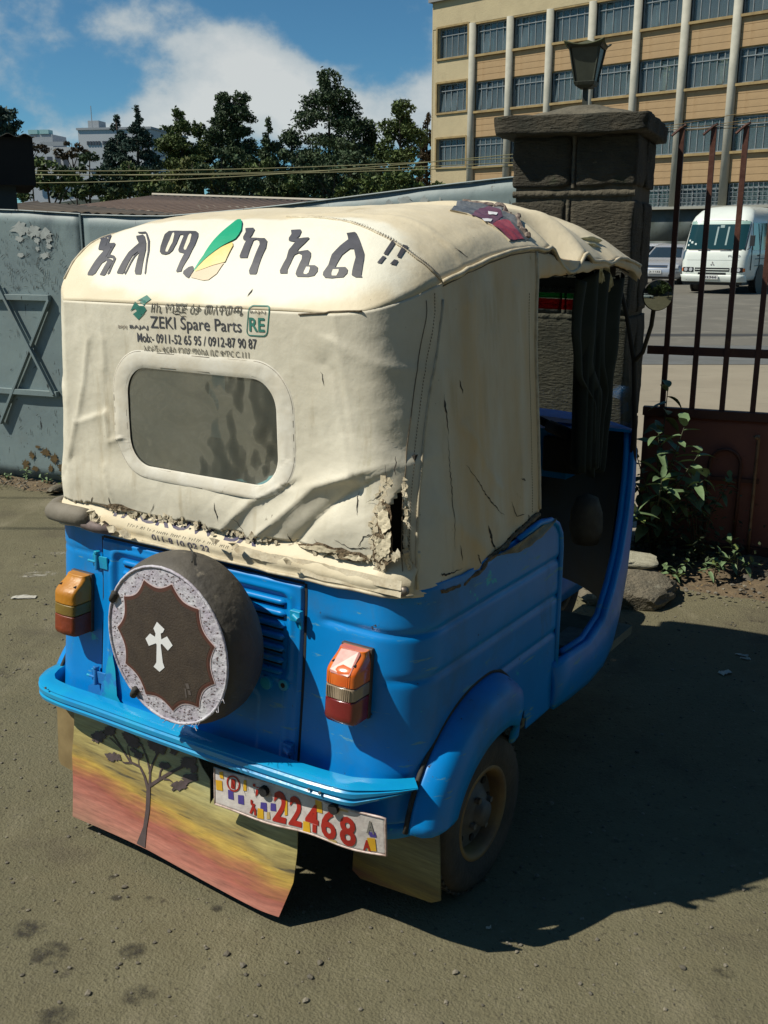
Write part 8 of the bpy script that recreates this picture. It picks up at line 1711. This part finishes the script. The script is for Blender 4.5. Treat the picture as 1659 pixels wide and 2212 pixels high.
# chalky patches and oil stains: thin films on the asphalt
random.seed(77)
def stain(px, py, r, m, name, asp=.8):
    x, y, _ = gpx(px, py); n = 40
    P = [(x + r * math.cos(6.283 * i / n) * (1 + .35 * math.sin(i * 1.9 + px) * random.uniform(.3, 1)), y + asp * r * math.sin(6.283 * i / n) * (1 + .35 * math.sin(i * 2.7 + py) * random.uniform(.3, 1))) for i in range(n)]
    o = flat_poly(name, P, lambda a, c: (a, c, .0015), m, None, 0); o['kind'] = 'structure'; return o
def film(name, col, lo, hi, sc_):
    m = bpy.data.materials.new(name); m.use_nodes = True; t = m.node_tree; L = t.links.new; bs = t.nodes["Principled BSDF"]; bs.inputs['Base Color'].default_value = (*col, 1); bs.inputs['Roughness'].default_value = .75
    tc = t.nodes.new("ShaderNodeTexCoord"); nz = t.nodes.new("ShaderNodeTexNoise"); L(tc.outputs['Object'], nz.inputs[0]); nz.inputs['Scale'].default_value = sc_; nz.inputs['Detail'].default_value = 8; nz.inputs['Roughness'].default_value = .7
    mr = t.nodes.new("ShaderNodeMapRange"); L(nz.outputs[0], mr.inputs[0]); mr.inputs[1].default_value = lo; mr.inputs[2].default_value = hi
    vd = t.nodes.new("ShaderNodeVectorMath"); vd.operation = 'DISTANCE'; vz = t.nodes.new("ShaderNodeVectorMath"); vz.operation = 'MULTIPLY'; L(tc.outputs['Generated'], vz.inputs[0]); vz.inputs[1].default_value = (1, 1, 0); L(vz.outputs[0], vd.inputs[0]); vd.inputs[1].default_value = (.5, .5, 0); m2 = t.nodes.new("ShaderNodeMapRange"); m2.interpolation_type = 'SMOOTHSTEP'; L(vd.outputs['Value'], m2.inputs[0]); m2.inputs[1].default_value = .12; m2.inputs[2].default_value = .5; m2.inputs[3].default_value = .85; m2.inputs[4].default_value = 0
    mm = t.nodes.new("ShaderNodeMath"); mm.operation = 'MULTIPLY'; L(mr.outputs[0], mm.inputs[0]); L(m2.outputs[0], mm.inputs[1]); L(mm.outputs[0], bs.inputs['Alpha']); return m
M_OIL = film("oil_stain", (.030, .026, .02), .40, .62, 20); M_CHALK = film("chalky_stain", (.46, .43, .36), .45, .62, 22)
for px, py, r in ((105, 2060, .055), (65, 2010, .05), (285, 2055, .04), (320, 1942, .016), (242, 1895, .012), (300, 2150, .045), (203, 1888, .008), (470, 1962, .02), (120, 2200, .05), (1560, 2100, .03), (250, 1940, .02)): stain(px, py, r, M_OIL, 'oil_stain')
for px, py, r in ((90, 1240, .09), (130, 1195, .06), (60, 1245, .05)): stain(px, py, r, M_CHALK, 'chalky_stain', .5)

# what stands behind the camera and shows in the round mirror: a row of street trees and a pale car
for i, (x, y, lab) in enumerate(((-7, -13, "street tree across the road, first of the row seen in the mirror"), (-2, -14, "street tree across the road, second of the row seen in the mirror"), (3.5, -13.5, "street tree across the road, third of the row seen in the mirror"), (9, -14, "street tree across the road, last of the row seen in the mirror"))):
    rs = random.Random(500 + i); cl = [(rs.uniform(-2, 2), rs.uniform(-1, 1), rs.uniform(1.8, 5.6), 1.0, .8) for _ in range(16)]
    tree('street_tree', lab, x, y, cl, 'mid', .22, 260, 500 + i, .16, limbs=5, group="street trees behind the camera")
car('parked_car', (1.2, -7.5, 0), R(-70), M_BUSW, "pale car parked across the road, seen in the rickshaw's round mirror")

# building added behind the camera to cut sky light on the shaded side
SF = empty('sky_blocker_building', (6, -15.5, 0), 0); tag(SF, "added three-storey building behind the camera that blocks sky light", "building")
b = B(); b.box((0, -5, 5.5), (44, 10, 11)); b.build('wall', mat("sky_blocker_render", (.16, .14, .11), .9, vary=(.12, .105, .085), vscale=.5), SF)
wm = None
for fl in range(3):
    for k in range(14):
        if wm is None: q = B(); q.box((0, 0, 0), (1.6, .1, 1.5)); o = q.build('window', M_FW, SF); wm = o.data
        else: o = link('window', wm, SF)
        o.location = (-20 + k * 3.0, .04, 1.9 + fl * 3.5)
for i, (x, y, lab) in enumerate(((7.5, -4.5, "large tree added out of view, right behind the camera, to dim sky light"), (11.5, -1.0, "second large tree added farther right of the camera to dim sky light"))):  # two unseen trees added to dim sky light on the rickshaw's shaded side
    rs = random.Random(700 + i); cl = [(rs.uniform(-2.4, 2.4), rs.uniform(-2, 2), rs.uniform(2.2, 6.5), 1.1, .9) for _ in range(26)]
    tree('street_tree', lab, x, y, cl, 'mid', .22, 260, 700 + i, .2, limbs=6, group="street trees behind the camera")
